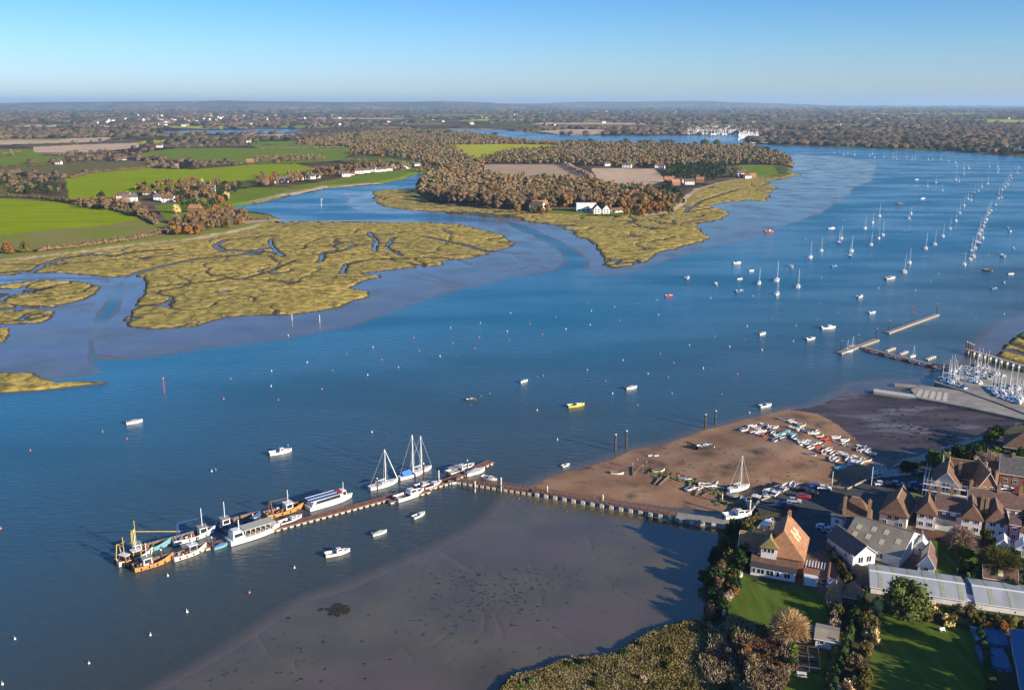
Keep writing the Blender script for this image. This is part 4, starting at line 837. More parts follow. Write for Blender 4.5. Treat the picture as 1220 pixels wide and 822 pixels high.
def motorboat(label, L=6.5, hm=None, style='cruiser', canopy=None, name='motorboat'):
    r = empty(name, label, 'motorboat'); B = L * .38
    hull(r, L, B, .85, .3, hm or HW, DECK, open_=style != 'ferry', stern=.88)
    if style == 'cruiser':
        cabin(r, -L * .05, L * .30, B * .36, .75, .95, HW, 'cabin', front_rake=.45); q = MB(); q.box(-L * .46, -L * .08, -B * .33, B * .33, .25, .32); q.build('cockpit_floor', DECK, r)
    elif style == 'console':
        cabin(r, -L * .05, L * .06, B * .2, .3, 1.1, HW, 'console', front_rake=.2); q = MB(); q.box(-L * .28, -L * .18, -B * .3, B * .3, .3, .7); q.build('seat', DECK, r)
    elif style == 'cuddy':
        cabin(r, 0, L * .34, B * .34, .78, .55, HW, 'cuddy', front_rake=.5); q = MB(); q.box(-L * .25, -L * .15, -B * .36, B * .36, .4, .6); q.build('bench', WOOD, r)
    elif style == 'covered':
        q = MB(); q.loft([[(-L * .44, -B * .42, .85), (-L * .44, 0, 1.05), (-L * .44, B * .42, .85)], [(0, -B * .5, .9), (0, 0, 1.5), (0, B * .5, .9)], [(L * .4, -B * .2, 1.0), (L * .4, 0, 1.15), (L * .4, B * .2, 1.0)]]); q.build('canvas_cover', canopy or CANB, r)
    q = MB(); q.box(-L * .5 - .45, -L * .5 + .02, -.2, .2, .35, 1.15); q.box(-L * .5 - .3, -L * .5 - .12, -.08, .08, -.4, .4); q.build('outboard_motor', BLK, r)
    if canopy and style == 'cruiser':
        q = MB(); q.box(-L * .42, -L * .04, -B * .36, B * .36, 1.62, 1.7); q.build('canopy', canopy, r)
    return r
def dinghy(label, L=3.4, hm=None, inn=None, cover=None, over=False, mast=0, name='dinghy'):
    r = empty(name, label, 'dinghy'); B = L * .42
    hull(r, L, B, .48, .1, hm or HW, inn or DECK, open_=not cover, stern=.75, sheer=.6)
    if cover:
        q = MB(); q.loft([[(-L * .48, -B * .4, .5), (-L * .48, 0, .6), (-L * .48, B * .4, .5)], [(0, -B * .52, .52), (0, 0, .92 if mast else .75), (0, B * .52, .52)], [(L * .46, -B * .1, .62), (L * .46, 0, .68), (L * .46, B * .1, .62)]]); q.build('boat_cover', cover, r)
    else:
        for x in (-L * .28, .02): q = MB(); q.box(x - .12, x + .12, -B * .44, B * .44, .33, .38); q.build('thwart', WOOD, r)
    if mast: q = MB(); q.tube((L * .15, 0, .5), (L * .15, 0, mast), .07, .05, 5); q.build('mast', ALU, r)
    return r
def put(r, px, py, ang, s=1, label=None, group=None, z=None, first=False):
    o = r if first else copy_tree(r); p = on(px, py) if z is None else G(px, py, z)
    if p.z < .03: p.z = 0
    o.location = p; o.rotation_euler = (0, 0, R(ang)); o.scale = (s, s, s)
    if label: o['label'] = label
    if group: o['group'] = group
    return o
used = set()
class Pool:
    "first placement moves the prototype itself, later ones copy it"
    def __init__(s, protos): s.p = protos; s.u = set()
    def put(s, k, *a, **kw):
        f = k not in s.u; s.u.add(k); return put(s.p[k], *a, first=f, **kw)
NUM = ['nearest', 'second', 'third', 'fourth', 'fifth', 'sixth', 'seventh', 'eighth', 'ninth', 'tenth', 'eleventh', 'twelfth', 'thirteenth', 'fourteenth', 'fifteenth', 'sixteenth', 'seventeenth', 'eighteenth', 'nineteenth', 'twentieth'] + ['twenty-' + q for q in 'first second third fourth fifth sixth seventh eighth ninth'.split()] + ['thirtieth'] + ['thirty-' + q for q in 'first second third fourth fifth sixth seventh eighth ninth'.split()] + ['fortieth'] + ['forty-' + q for q in 'first second third fourth fifth sixth'.split()]
YP = Pool({'w': yacht('y', 9.5, 12.5), 'b': yacht('y', 9.0, 11.5, HB, CANB), 'c': yacht('y', 10.5, 13.5, HW, CANG), 's': yacht('y', 7.2, 9.5, HW, CANB), 'r': yacht('y', 9, 11.5, HW, CANR)})
YN = {'w': 'white yacht with blue sail cover', 'b': 'dark blue hulled yacht', 'c': 'long white yacht with grey sail cover', 's': 'small white yacht', 'r': 'white yacht with red sail cover'}
HD = 62    # boats lie head to the tide
def row(pts_, phrase, group):
    for i, (x, y, k, *a) in enumerate(sorted(pts_, key=lambda q: -q[1])):
        YP.put(k, x, y, HD + random.uniform(-7, 7), random.uniform(.92, 1.12), label=f'{YN[k]}, {NUM[i]} {phrase}', group=group)
row([(904.5, 338, 's'), (926, 351, 's'), (925.7, 334.5, 'w'), (951, 342, 'w'), (965.6, 307, 'w'), (978.7, 299, 'w')], 'in the cluster of six off the near mud', 'yachts in the middle of the river')
row([(999.7, 290, 'b'), (1002.5, 284.5, 'w'), (1012.8, 305.5, 'b'), (1014.6, 299.5, 'w'), (1030.6, 272.5, 'w'), (1039.8, 265.5, 's'), (1047.7, 258, 'w'), (1038, 292, 'w'), (1047, 284.5, 's'), (1052, 280.5, 'w'), (1083, 260.5, 'w'), (1085.5, 254.8, 's'), (1104.9, 222.5, 's'), (1115, 218, 'w'), (1122.7, 227.5, 's')], 'of the loose group in midstream', 'yachts in the middle of the river')
row([(1077.8, 324.5, 'c'), (1083.6, 313.5, 'w'), (1103, 296.5, 'w'), (1113.8, 291.5, 'c'), (1123.5, 282, 'w'), (1132, 272.8, 'w'), (1138.7, 263.6, 'w'), (1143.4, 254.4, 'r'), (1148.4, 245.3, 'w'), (1153, 237.4, 's'), (1156.5, 239, 'w'), (1161, 230.8, 'b'), (1165.4, 228, 'w'), (1169.6, 223, 'w'), (1176.7, 219, 'w')], 'up the single file left of the crowded row', 'yachts moored in single file')
mainrow = [(1149, 315.5, 'w'), (1156, 309.5, 'c'), (1160, 306, 'w'), (1157.5, 300, 'b'), (1161.5, 296, 'w'), (1167, 291, 'b'), (1163.5, 288.5, 'w'), (1170.5, 284, 'w'), (1166.5, 279.5, 'c'), (1169, 275, 'w'), (1172, 270, 'w'), (1173, 266, 's'), (1175, 262, 'w'), (1176.5, 258, 'b'), (1178, 254.5, 'w'), (1180.5, 251.5, 'w'), (1186, 244.5, 's'), (1189.5, 237, 'w'), (1193, 236, 'w'), (1190, 232, 'b'), (1194, 226.5, 'w'), (1197, 223, 'w'), (1200, 220, 'w'), (1202, 215.5, 'w'), (1205, 213.5, 's'), (1204, 210, 'w'), (1212, 206.5, 'w'), (1210, 203, 'b'), (1214, 200.5, 's')]
row(mainrow, 'from the near end of the crowded row', 'yachts in the crowded row at the right')
row([(1178.8, 199, 's'), (1188.5, 206, 'w'), (1190, 202.5, 'w'), (1188, 199, 's'), (1148, 201, 'w'), (1148.4, 208.5, 'w'), (1154, 201, 'w'), (1138.7, 214.5, 'w'), (1142.4, 216.8, 's'), (1138, 194, 'w'), (1140, 199, 's'), (1130, 192.5, 'w'), (1121, 190, 'w'), (1111, 189.5, 's'), (1106, 190.5, 'w'), (1090, 189, 'w'), (1086.5, 191, 'w'), (1080, 188, 's'), (1068, 190, 'w'), (1064, 188, 'w'), (1053, 187.5, 's'), (1042, 188, 'w'), (1039, 184, 'w'), (1036, 186, 's'), (1018, 185, 'w'), (1010, 183.5, 's'), (1005, 185, 'w'), (994, 182.5, 's')], 'counting back across the far reach below the dark wood', 'yachts moored across the far reach')
MP = Pool({'cruiser': motorboat('m', 6.8), 'console': motorboat('m', 5.6, style='console'), 'cuddy': motorboat('m', 6, style='cuddy'), 'yellow': motorboat('m', 7.4, HY_, 'cuddy'), 'big': motorboat('m', 10.5, HW, 'cruiser', CANG), 'blue': motorboat('m', 5.6, HB, 'cuddy'), 'dark': motorboat('m', 5, HK, 'console'), 'covered': motorboat('m', 5.6, HW, 'covered', CANG), 'canopy': motorboat('m', 7.2, HW, 'cruiser', CANB), 'red': motorboat('m', 6, HR, 'cuddy'), 'cyan': motorboat('m', 4.6, HC, 'covered', CANB)})
MB_ = [('covered', 160, 504, 30, 1.05, 'white open boat alone in the river at the left'), ('cruiser', 334, 540, 28, 1.15, 'white motor launch moored above the ferry boat'), ('cruiser', 402, 660, 25, 1.0, 'white cabin cruiser nearest to the foreground mud'),
       ('covered', 452, 636, 32, .8, 'small white boat between the cabin cruiser and the pontoon'), ('cuddy', 499, 615, 48, .8, 'white open boat moored just below the pontoon junction'), ('yellow', 686, 484, 22, 1.0, 'bright yellow motorboat moored in mid river'),
       ('covered', 752, 463, 25, 1.0, 'white boat with closed cover right of the yellow motorboat'), ('covered', 624, 455, 40, .8, 'small pale boat left of the yellow motorboat'), ('dark', 561, 477, 20, .8, 'small dark work float in mid river'), ('cuddy', 674, 555, 40, .6, 'small blue and white boat off the point of the beach'),
       ('red', 797, 353, 20, .9, 'boat with red brown hull in mid river'), ('canopy', 819, 331.5, 60, 1.0, 'white cruiser with blue canopy left of the yachts'), ('cruiser', 853, 339, 80, .9, 'white cruiser bow on to the photo left of the yachts'), ('blue', 881, 347.5, 20, 1.1, 'blue and white launch below the yachts'), ('cuddy', 878, 314, 15, 1.1, 'white launch furthest up left of the yacht cluster'),
       ('covered', 895, 323, 20, .8, 'small white covered boat by the yacht cluster'), ('covered', 881, 333, 20, .85, 'small white boat between two launches'), ('canopy', 943, 318, 70, 1.1, 'white cruiser with blue canopy between the near yachts'), ('blue', 994, 318, 20, 1.0, 'blue edged launch right of the near yachts'), ('big', 1060.5, 332, 30, 1.0, 'large white motor cruiser by the long white yacht'),
       ('cruiser', 1024.6, 354, 40, 1.0, 'white cruiser alone above the small pontoon'), ('cuddy', 1039, 373, 25, .9, 'white launch left of the floating breakwater'), ('cruiser', 986.6, 391.5, 12, 1.25, 'long low white motor cruiser left of the jetty pontoon'), ('cuddy', 965.6, 404.5, 25, 1.0, 'white launch nearest left of the jetty pontoon'), ('covered', 908, 398.5, 35, 1.0, 'white covered boat out in the near channel'),
       ('cuddy', 911.8, 484.5, 25, 1.0, 'white open launch off the dinghy beach'), ('dark', 1176.7, 323, -20, 1.3, 'dark launch under the near end of the crowded row'), ('blue', 1184.6, 344.5, 15, .9, 'blue hulled launch nearest the right bank'), ('cyan', 1196, 337, 40, .9, 'cyan covered boat near the right bank'), ('covered', 1204, 327, 10, .9, 'small white boat by the right edge of the river'),
       ('canopy', 1193.8, 305, 80, 1.2, 'white motor cruiser right of the crowded row'), ('cruiser', 1207.4, 296.5, 60, .9, 'white cruiser at the right edge, upper one'), ('cuddy', 1200.8, 272, 60, 1.0, 'small white launch right of the crowded row, further up'), ('cuddy', 1203.5, 276, 40, .9, 'lower of two small launches right of the crowded row'),
       ('cruiser', 990.5, 272.8, 15, 1.1, 'white cruiser off the edge of the pale mudflat'), ('dark', 1071.8, 244, 10, 1.7, 'dark launch in midstream beyond the yachts'), ('cruiser', 1099, 237, 20, 1.1, 'white cruiser left of the single file'), ('covered', 1092, 214.5, 10, 1.2, 'small white boat left of the far yachts'), ('red', 916, 276.5, 10, 1.4, 'red brown boat on the edge of the pale mudflat'),
       ('covered', 383, 238, 100, 1.2, 'small boat lying in the creek behind the marsh'), ('covered', 1012, 419, 20, .7, 'small white boat at the outer end of the jetty pontoon')]
for k, x, y, a, s, l in MB_: MP.put(k, x, y, a, s, label=l, group='motorboats moored in the river', z=0)
# --- mooring buoys
def buoy_proto(mat, nm):
    mb = MB(); n = 8; rad = .31; S = [[(math.cos(2 * math.pi * k / n) * rad * math.cos(p), math.sin(2 * math.pi * k / n) * rad * math.cos(p), rad * math.sin(p) + .12) for k in range(n)] for p in (-1.2, -.6, 0, .6, 1.2)]
    mb.loft(S, closed=True); mb.tube((0, 0, .5), (0, 0, .82), .07); o = mb.build('mooring_buoy', mat, smooth=True); return o
BR = buoy_proto(paint('faded_red_buoy', (.50, .17, .14), .5), 'r'); BW = buoy_proto(paint('white_buoy', (.66, .64, .62), .5), 'w'); BG = buoy_proto(paint('green_buoy', (.10, .28, .20), .6), 'g')
c6 = lambda L_, c: [(300 + x / 3.913, 280 + y / 3.913, c) for x, y in L_]; c7 = lambda L_, c: [(600 + x / 3.913, 280 + y / 3.913, c) for x, y in L_]; c8 = lambda L_, c: [(900 + x / 3.8125, 280 + y / 3.8125, c) for x, y in L_]
BU = c6([(170, 470), (92, 635), (90, 706), (258, 595), (565, 524), (540, 654), (683, 617), (877, 567), (927, 433), (1065, 410)], 'w') + c6([(123, 770), (327, 720), (377, 633), (442, 555), (607, 583), (780, 541), (755, 480), (937, 505), (1040, 530), (1060, 478)], 'r') + c6([(1110, 740), (1068, 752)], 'g')
BU += c7([(33, 365), (17, 450), (290, 440), (409, 355), (403, 420), (390, 630), (517, 335), (557, 585), (715, 303), (722, 372), (507, 740), (673, 648), (866, 515), (930, 622), (1053, 522), (1135, 427), (965, 295), (1163, 285), (1205, 538)], 'w') + c7([(27, 495), (122, 415), (180, 465), (243, 383), (390, 315), (540, 400), (622, 320), (475, 682), (625, 795), (730, 555), (767, 665), (785, 740), (792, 598), (985, 475), (1090, 650), (1125, 488)], 'r') + c7([(158, 663), (183, 657)], 'g')
BU += c8([(30, 524), (172, 483), (185, 412), (293, 313), (300, 196), (560, 243), (727, 252), (797, 207), (832, 178), (1130, 360), (758, 100), (1060, 90), (780, 20)], 'w') + c8([(73, 380), (280, 387), (373, 355), (455, 385), (717, 352), (1000, 380)], 'r')
BU += [(122, 514.6, 'r'), (151, 523, 'r'), (252, 561.6, 'w'), (350.5, 676.5, 'w'), (18, 761, 'w'), (106, 790, 'w'), (179, 756.6, 'w'), (1, 630, 'r'), (3, 815, 'w'), (223, 729, 'w'), (274.7, 451.7, 'r'), (266.5, 475.5, 'r'), (257, 560, 'g'), (36, 537, 'r'), (443, 515, 'w'), (297, 706, 'r'), (200, 686, 'w'), (640, 489, 'w'), (664, 524, 'w'), (343, 531, 'g'), (893, 492, 'w'), (860, 470, 'r'), (960, 285, 'w'), (1006, 262, 'w'), (1078, 275, 'w'), (1110, 255, 'w')]
fu = set(); ZN = lambda x, y: ('by the lower left edge of the river' if x < 160 and y > 600 else 'below the fishing pontoon' if y > 660 else 'in the water left of the pontoon' if x < 300 else 'off the marsh edge' if x < 450 and y < 500 else 'in mid river above the pontoon yachts' if x < 600 else 'between the yellow boat and the marsh tip' if x < 760 and y < 460 else 'around the yellow boat' if x < 760 else 'left of the jetty pontoon' if x < 1000 and y > 350 else 'among the moored yachts' if y < 350 else 'near the floating breakwater')
for x, y, c in BU:
    o = {'r': BR, 'w': BW, 'g': BG}[c]
    if c in fu: o = o.copy(); col.objects.link(o)
    fu.add(c); p = G(x, y); o.location = p; k = random.uniform(.85, 1.2); o.scale = (k, k, k); o.rotation_euler = (random.uniform(-.25, .25), random.uniform(-.25, .25), 0)
    cn = {'r': 'faded red', 'w': 'white', 'g': 'dark green'}[c]; tag(o, f'{cn} round mooring buoy {ZN(x, y)}', 'buoy', f'{cn} mooring buoys {ZN(x, y)}')
# --- timber piles and beacons
def pile(px, py, h, label, group=None, r_=.38, cap=None, post=TIMB, z=None, rings=True, name='mooring_pile'):
    p = on(px, py) if z is None else G(px, py, z); r = empty(name, label, 'pile', p, 0, group); q = MB(); q.tube((0, 0, -1.5), (0, 0, h), r_, r_ * .92, 9); q.build('post', post, r)
    q = MB(); q.tube((0, 0, h), (0, 0, h + .35), r_ * 1.05, r_ * .3, 9); q.build('cap', cap or WALLW, r)
    if rings: q = MB(); q.tube((0, 0, h * .42), (0, 0, h * .42 + .25), r_ * 1.12, n=9); q.build('band', BLK, r)
    return r
for x, y, h, l in [(733, 538, 6.4, 'tall dark timber pile standing in the shallows, nearer left one'), (746, 534, 6.6, 'tall dark timber pile standing in the shallows, second from left'), (840, 510, 5.4, 'dark timber pile off the dinghy beach, left of the pair'), (852, 505.5, 5.4, 'dark timber pile off the dinghy beach, right of the pair')]: pile(x, y, h, l, 'tall mooring piles off the beach')
for x, y, h, l in [(348, 382, 3.5, 'short pale post on the weedy edge of the marsh'), (381, 384, 4, 'white marker post in the mud off the marsh'), (196, 468, 6.5, 'faint red marker post off the left spit')]: pile(x, y, h, l, None, .2, post=paint('pale_post', (.6, .55, .45)) if x > 200 else HR, rings=False, name='marker_post')
pile(383, 246, 7, 'pale withy beacon in the creek behind the marsh', None, .3, post=WALLW, name='beacon')

# ================================================================== PONTOON AND FOOTBRIDGE
PLANK = noise_mat('brown_decking', [(.16, .085, .062), (.27, .155, .115)], .9, .85, .15, stretch=(3, .6, 1)); CONC = noise_mat('pale_concrete', [(.42, .38, .31), (.60, .55, .45)], 1.2, .9, .15); CONCG = noise_mat('grey_concrete', [(.24, .22, .185), (.36, .33, .28)], .22, .92, .1, bump=.03, second=[(.06, (.20, .17, .14), .5, .7)])
def deckway(name, label, a, b, w_, z, float_gap=2.0, floats=True, rail=False, cat='pontoon', deckm=None, posts=False):
    A = G(*a, z); B_ = G(*b, z); d = B_ - A; L = Vector((d.x, d.y)).length; r = empty(name, label, cat, (A.x, A.y, 0), math.atan2(d.y, d.x))
    n = max(1, int(L / 3)); proto = None
    for i in range(n):
        if proto is None:
            q = MB(); ln = L / n
            m_ = int(ln / .5)
            for k in range(m_): q.box(k * ln / m_ + .02, (k + 1) * ln / m_ - .02, -w_ / 2, w_ / 2, z - .14, z)
            q.box(0, ln, -w_ / 2 - .07, -w_ / 2 - .005, z - .3, z + .04); q.box(0, ln, w_ / 2 + .005, w_ / 2 + .07, z - .3, z + .04)
            proto = q.build('deck_panel', deckm or PLANK, r)
        else: o = proto.copy(); col.objects.link(o); o.parent = r; o.location = (i * L / n, 0, 0)
    if floats:
        m_ = max(2, int(L / float_gap)); f0 = None
        for i in range(m_):
            if f0 is None: q = MB(); q.box(0, float_gap * .58, -w_ / 2 - .12, w_ / 2 + .12, -.35, z - .3); f0 = q.build('float', CONC, r); o = f0
            else: o = f0.copy(); col.objects.link(o); o.parent = r
            o.location = ((i + .2) * L / m_, 0, 0)
    if posts:
        m_ = max(2, int(L / 3.0)); f0 = None
        for i in range(m_):
            if f0 is None: q = MB(); q.box(-.6, .6, -w_ / 2 - .15, w_ / 2 + .1, -.3, z - .7); q.box(-.6, .6, -w_ / 2, w_ / 2, z - .75, z - .3); f0 = q.build('concrete_pier', CONC, r); o = f0
            else: o = f0.copy(); col.objects.link(o); o.parent = r
            o.location = ((i + .5) * L / m_, 0, 0)
    if rail:
        m_ = int(L / 1.6); p0 = None
        for i in range(m_ + 1):
            for sy in (-1, 1):
                if p0 is None: q = MB(); q.box(-.05, .05, -.05, .05, z, z + 1.15); p0 = q.build('railing_post', WALLB, r); o = p0
                else: o = p0.copy(); col.objects.link(o); o.parent = r
                o.location = (i * L / m_, sy * (w_ / 2 - .1), 0)
        for sy in (-1, 1):
            for zz in (.55, 1.1): q = MB(); q.box(0, L, sy * (w_ / 2 - .1) - .03, sy * (w_ / 2 - .1) + .03, z + zz, z + zz + .06); q.build('hand_rail', WALLB, r)
    return r
deckway('pontoon', 'long brown decked pontoon carrying the fishing boats, on pale floats', (160, 673), (545, 570), 2.6, .75)
deckway('pontoon', 'short brown pontoon spur at the head of the footbridge, beside white launches', (528, 574), (585, 549), 2.6, .75)
deckway('pontoon', 'short brown finger pontoon under the catamaran and the white launch', (462, 597), (512, 583), 2.2, .7)
deckway('footbridge', 'sloping brown footbridge from the pontoon to the beach with railings', (545, 571), (636, 585), 2.2, 1.15, rail=True, cat='footbridge')
deckway('jetty', 'long brown jetty on pale concrete piers along the beach with railings', (636, 583), (806, 612), 2.4, 1.8, floats=False, rail=True, posts=True, cat='jetty')
deckway('jetty', 'inner end of the jetty joining the quay by the boats', (806, 613), (884, 623), 3.2, 1.9, floats=False, rail=False, posts=True, cat='jetty', deckm=CONCG)
for i, (x, y, h) in enumerate([(193, 668, 3.2), (253, 652, 3), (302, 626, 3.4), (450, 589, 5.4), (505, 572, 5.8), (523, 577, 4.6), (566, 586, 3.4), (557, 566, 5.2), (597, 585, 4.4), (652, 592, 3.4), (718, 602, 3.2), (860, 600, 3)]):
    pile(x, y, h, ['dark guide pile near the outer end of the pontoon', 'guide pile between the fishing boats', 'guide pile by the big white ferry boat', 'guide pile with white cap beside the single masted yacht', 'thick dark pile behind the two masted yacht', 'pale pile at the pontoon corner', 'thin pile by the small tender', 'tall pile at the pontoon spur', 'pale post at the shore end of the footbridge', 'pale post on the jetty where the water ends', 'pale post half way along the jetty', 'pale post near the inner end of the jetty'][i], None, .24 if i not in (4,) else .34, post=TIMB if i in (0, 1, 2, 3, 4, 7) else CONC, z=0, name='guide_pile')

# --- working boats
def fishing_boat(label, px, py, ang, L=10.5, hm=HW, house=HW, house_x=.15, gantry=None, mast=6, clutter=RUST, stripe=None, boom=False, name='fishing_boat'):
    r = empty(name, label, 'fishing boat', G(px, py), R(ang)); B = L * .34
    hull(r, L, B, 1.25, .5, hm, WOOD, open_=True, stern=.85, inset=.12, sheer=.8)
    cabin(r, L * house_x - 1.3, L * house_x + 1.3, B * .3, .6, 2.3, house, 'wheelhouse', taper=.95, front_rake=.12)
    q = MB(); q.box(L * house_x - 1.4, L * house_x + 1.3, -B * .34, B * .34, 2.9, 3.02); q.build('wheelhouse_roof', HW if house is not HW else CANG, r)
    q = MB(); q.tube((L * house_x, 0, 3), (L * house_x, 0, mast + 1.5), .09); q.tube((L * house_x, -.7, mast), (L * house_x, .7, mast), .05); q.build('mast', TRIM if gantry is not YELF else YELF, r)
    if gantry:
        q = MB()
        for s_ in (-1, 1): q.tube((-L * .36, s_ * B * .4, 1.0), (-L * .36, s_ * B * .12, mast * .85), .12)
        q.tube((-L * .36, -B * .2, mast * .82), (-L * .36, B * .2, mast * .82), .12); q.tube((-L * .36, 0, mast * .85), (L * house_x, 0, mast * .8), .08); q.build('gantry', gantry, r)
    if boom: q = MB(); q.tube((-L * .3, 0, mast * .8), (L * .75, 0, 3.2), .10); q.build('boom', gantry or ALU, r)
    q = MB(); q.tube((-L * .12, -B * .25, 1.0), (-L * .12, B * .25, 1.0), .35, n=8); q.build('winch', clutter, r)
    for k in range(11):
        q = MB(); x = -L * .43 + k * L * .042; y = random.uniform(-.34, .34) * B; g_ = random.uniform(.18, .38); q.box(x - g_, x + g_, y - .25, y + .25, .5, .9 + random.uniform(0, .7)); q.build('fish_crate', [HO, HW, HB, CANG, YELF, HR, WOOD, RUST][(k * 3 + int(px)) % 8], r)
    for k in range(3):
        x, y = L * random.uniform(-.3, .4), B * random.uniform(-.2, .2); q = MB(); q.loft([[(x + math.cos(t) * c, y + math.sin(t) * c, z) for t in np.linspace(0, 6.28, 7)[:-1]] for c, z in ((.7, .6), (.6, .95), (.2, 1.2))]); q.build('net_heap', [HG, HB, RUST][k], r)
    q = MB(); q.box(L * .33, L * .44, -.35, .35, 1.2, 1.6); q.build('anchor_locker', clutter, r)
    tf = MB()
    for k in range(4): tf.tube((-L * .35 + k * L * .2, -B * .5 - .12, .5), (-L * .35 + k * L * .2, -B * .5 - .12, 1.05), .16, n=6)
    tf.build('fender', BLK, r); return r
PA = math.degrees(math.atan2(*(lambda d: (d.y, d.x))(G(545, 570) - G(160, 673))))
fishing_boat('blunt fishing boat with orange wheelhouse at the outer end of the pontoon', 161, 667, PA + 8, 9.5, HCR, HO, .05, None, 7.5)
fishing_boat('dark oyster boat with yellow masts at the very tip of the pontoon', 152, 673, PA - 60, 8.0, HK, HO, -.1, YELF, 6.5)
fishing_boat('fishing boat with tall yellow gantry and long boom on the outer pontoon', 178, 655, PA, 11.5, HC, HW, -.28, YELF, 8.2, boom=True)
fishing_boat('yellow ochre fishing boat lying on the near side of the outer pontoon', 183, 673, PA + 4, 10.5, HO, HW, -.15, None, 5.5)
fishing_boat('cream hulled fishing boat on the near side of the pontoon', 226, 661, PA + 8, 9.5, HCR, CANG, .1, None, 4.5)
fishing_boat('fishing boat with purple grey gantry on the far side of the pontoon', 231, 641, PA + 2, 12, HW, HW, .22, HB, 7)
fishing_boat('blue and white workboat beyond the ferry boat', 285, 623, PA + 3, 13, HB, HW, -.32, None, 6.5)
fishing_boat('rusty orange fishing boat moored in front of the passenger boat', 340, 610, PA + 4, 13, HO, HCR, .08, RUST, 5.5)
# open-sided ferry with a long flat awning
r = empty('passenger_boat', 'large white ferry boat with long grey green awning on the near side', 'passenger boat', G(303, 639), R(PA + 5)); hull(r, 15.5, 4.6, 1.5, .5, HW, DECK, stern=.9)
cabin(r, -7, -3.4, 1.9, 1.4, 2.0, HW, 'wheelhouse', front_rake=.1); q = MB(); q.box(-3.6, 6.0, -2.0, 2.0, 3.5, 3.72); q.build('awning', CANG if False else paint('grey_green_awning', (.42, .43, .36), .8), r)
for k in range(7):
    for s_ in (-1, 1): q = MB(); q.tube((-3.3 + k * 1.5, s_ * 1.85, 1.4), (-3.3 + k * 1.5, s_ * 1.85, 3.5), .06); q.build('stanchion', TRIM, r)
for k in range(6): q = MB(); q.box(-2.8 + k * 1.45, -2.2 + k * 1.45, -1.5, 1.5, 1.45, 1.95); q.build('bench', WOOD, r)
q = MB(); q.tube((-4.4, 0, 3.4), (-4.4, 0, 6.6), .12); q.tube((-4.4, -.9, 5.4), (-4.4, .9, 5.4), .06); q.build('mast', TRIM, r); q = MB(); q.box(-6.9, -3.6, -1.7, 1.7, 3.4, 3.5); q.box(-6.6, -4.6, -1.2, 1.2, 3.5, 4.0); q.build('upper_deck', HW, r)
# passenger launch with blue roof
r = empty('passenger_boat', 'long white passenger boat with blue panelled roof and red top', 'passenger boat', G(393, 600), R(PA + 3)); hull(r, 15, 4.2, 1.2, .5, HW, DECK, stern=.95)
cabin(r, -7.0, 4.4, 1.85, 1.15, 1.9, HW, 'saloon', taper=.97, front_rake=.05); q = MB(); q.box(-7.4, 2.6, -2.1, 2.1, 3.06, 3.2); q.build('roof', paint('blue_roof_panel', (.05, .11, .24), .35), r)
for k in range(3): q = MB(); q.box(-7.3 + k * .01, 2.5, -2.05 + k * 1.95, -1.9 + k * 1.95, 3.2, 3.27); q.build('roof_rail', TRIM, r)
q = MB(); q.box(2.7, 4.2, -1.7, 1.7, 3.06, 3.3); q.build('red_roof', CANR, r)
cabin(r, 3.6, 5.6, 1.5, 1.2, 2.4, HW, 'wheelhouse', front_rake=.2); q = MB(); q.tube((4.8, 0, 3.5), (4.8, 0, 6), .08); q.build('mast', TRIM, r)
r = yacht('white yacht with tall mast and furled sail on the pontoon', 10.5, 12.5, HW, CANG, r_m=.16); r.location = G(457, 579); r.rotation_euler = (0, 0, R(PA + 3))
q = MB(); q.tube((5.2, 0, 1.4), (.9, 0, 12.2), .13, .08); q.build('furled_sail', TRIM, r)
r = yacht('yacht with bright blue boom tent and the tallest mast, at the pontoon corner', 9.5, 14.5, HW, CANB, r_m=.2); r.location = G(490, 567.5); r.rotation_euler = (0, 0, R(PA + 4))
q = MB(); q.loft([[(-3.6, -1.0, 1.2), (-3.6, 0, 2.6), (-3.6, 1.0, 1.2)], [(-.3, -1.2, 1.2), (-.3, 0, 2.8), (-.3, 1.2, 1.2)]]); q.build('boom_tent', paint('bright_blue_canvas', (.04, .16, .5), .8), r)
r = yacht('white yacht rafted just right of the one with the blue boom tent', 9, 12.8, HW, CANG, r_m=.18); r.location = G(500, 562.5); r.rotation_euler = (0, 0, R(PA + 2))
EX = [('cruiser', 488, 592, PA + 6, 1.55, 'white cabin catamaran below the two masted yacht'), ('cuddy', 515, 580, PA + 10, 1.25, 'white launch on the inner side of the pontoon corner'), ('blue', 503, 579, PA + 5, 1.0, 'blue and white workboat squeezed inside the corner'), ('cuddy', 544, 575, PA - 10, .9, 'white launch under the pontoon spur'),
      ('big', 549, 560, PA + 6, 1.05, 'large white motor yacht beyond the pontoon spur'), ('covered', 566, 564, PA, 1.35, 'long white launch on the right of the pontoon spur'), ('console', 577, 578, -28, .8, 'small white tender beside the footbridge'), ('cuddy', 583, 571, -30, .95, 'pale open workboat right of the footbridge'),
      ('cyan', 263, 652, PA + 5, .9, 'pale cyan rowing boat under the cream fishing boat'), ('cuddy', 346, 622, PA + 8, 1.25, 'white sailing launch in front of the rusty fishing boat'), ('dark', 300, 622, PA, 1.0, 'dark launch by the blue workboat'), ('blue', 472, 597, PA, .8, 'small dark boat at the end of the finger pontoon')]
for k, x, y, a, s, l in EX: MP.put(k, x, y, a, s, label=l, z=0)

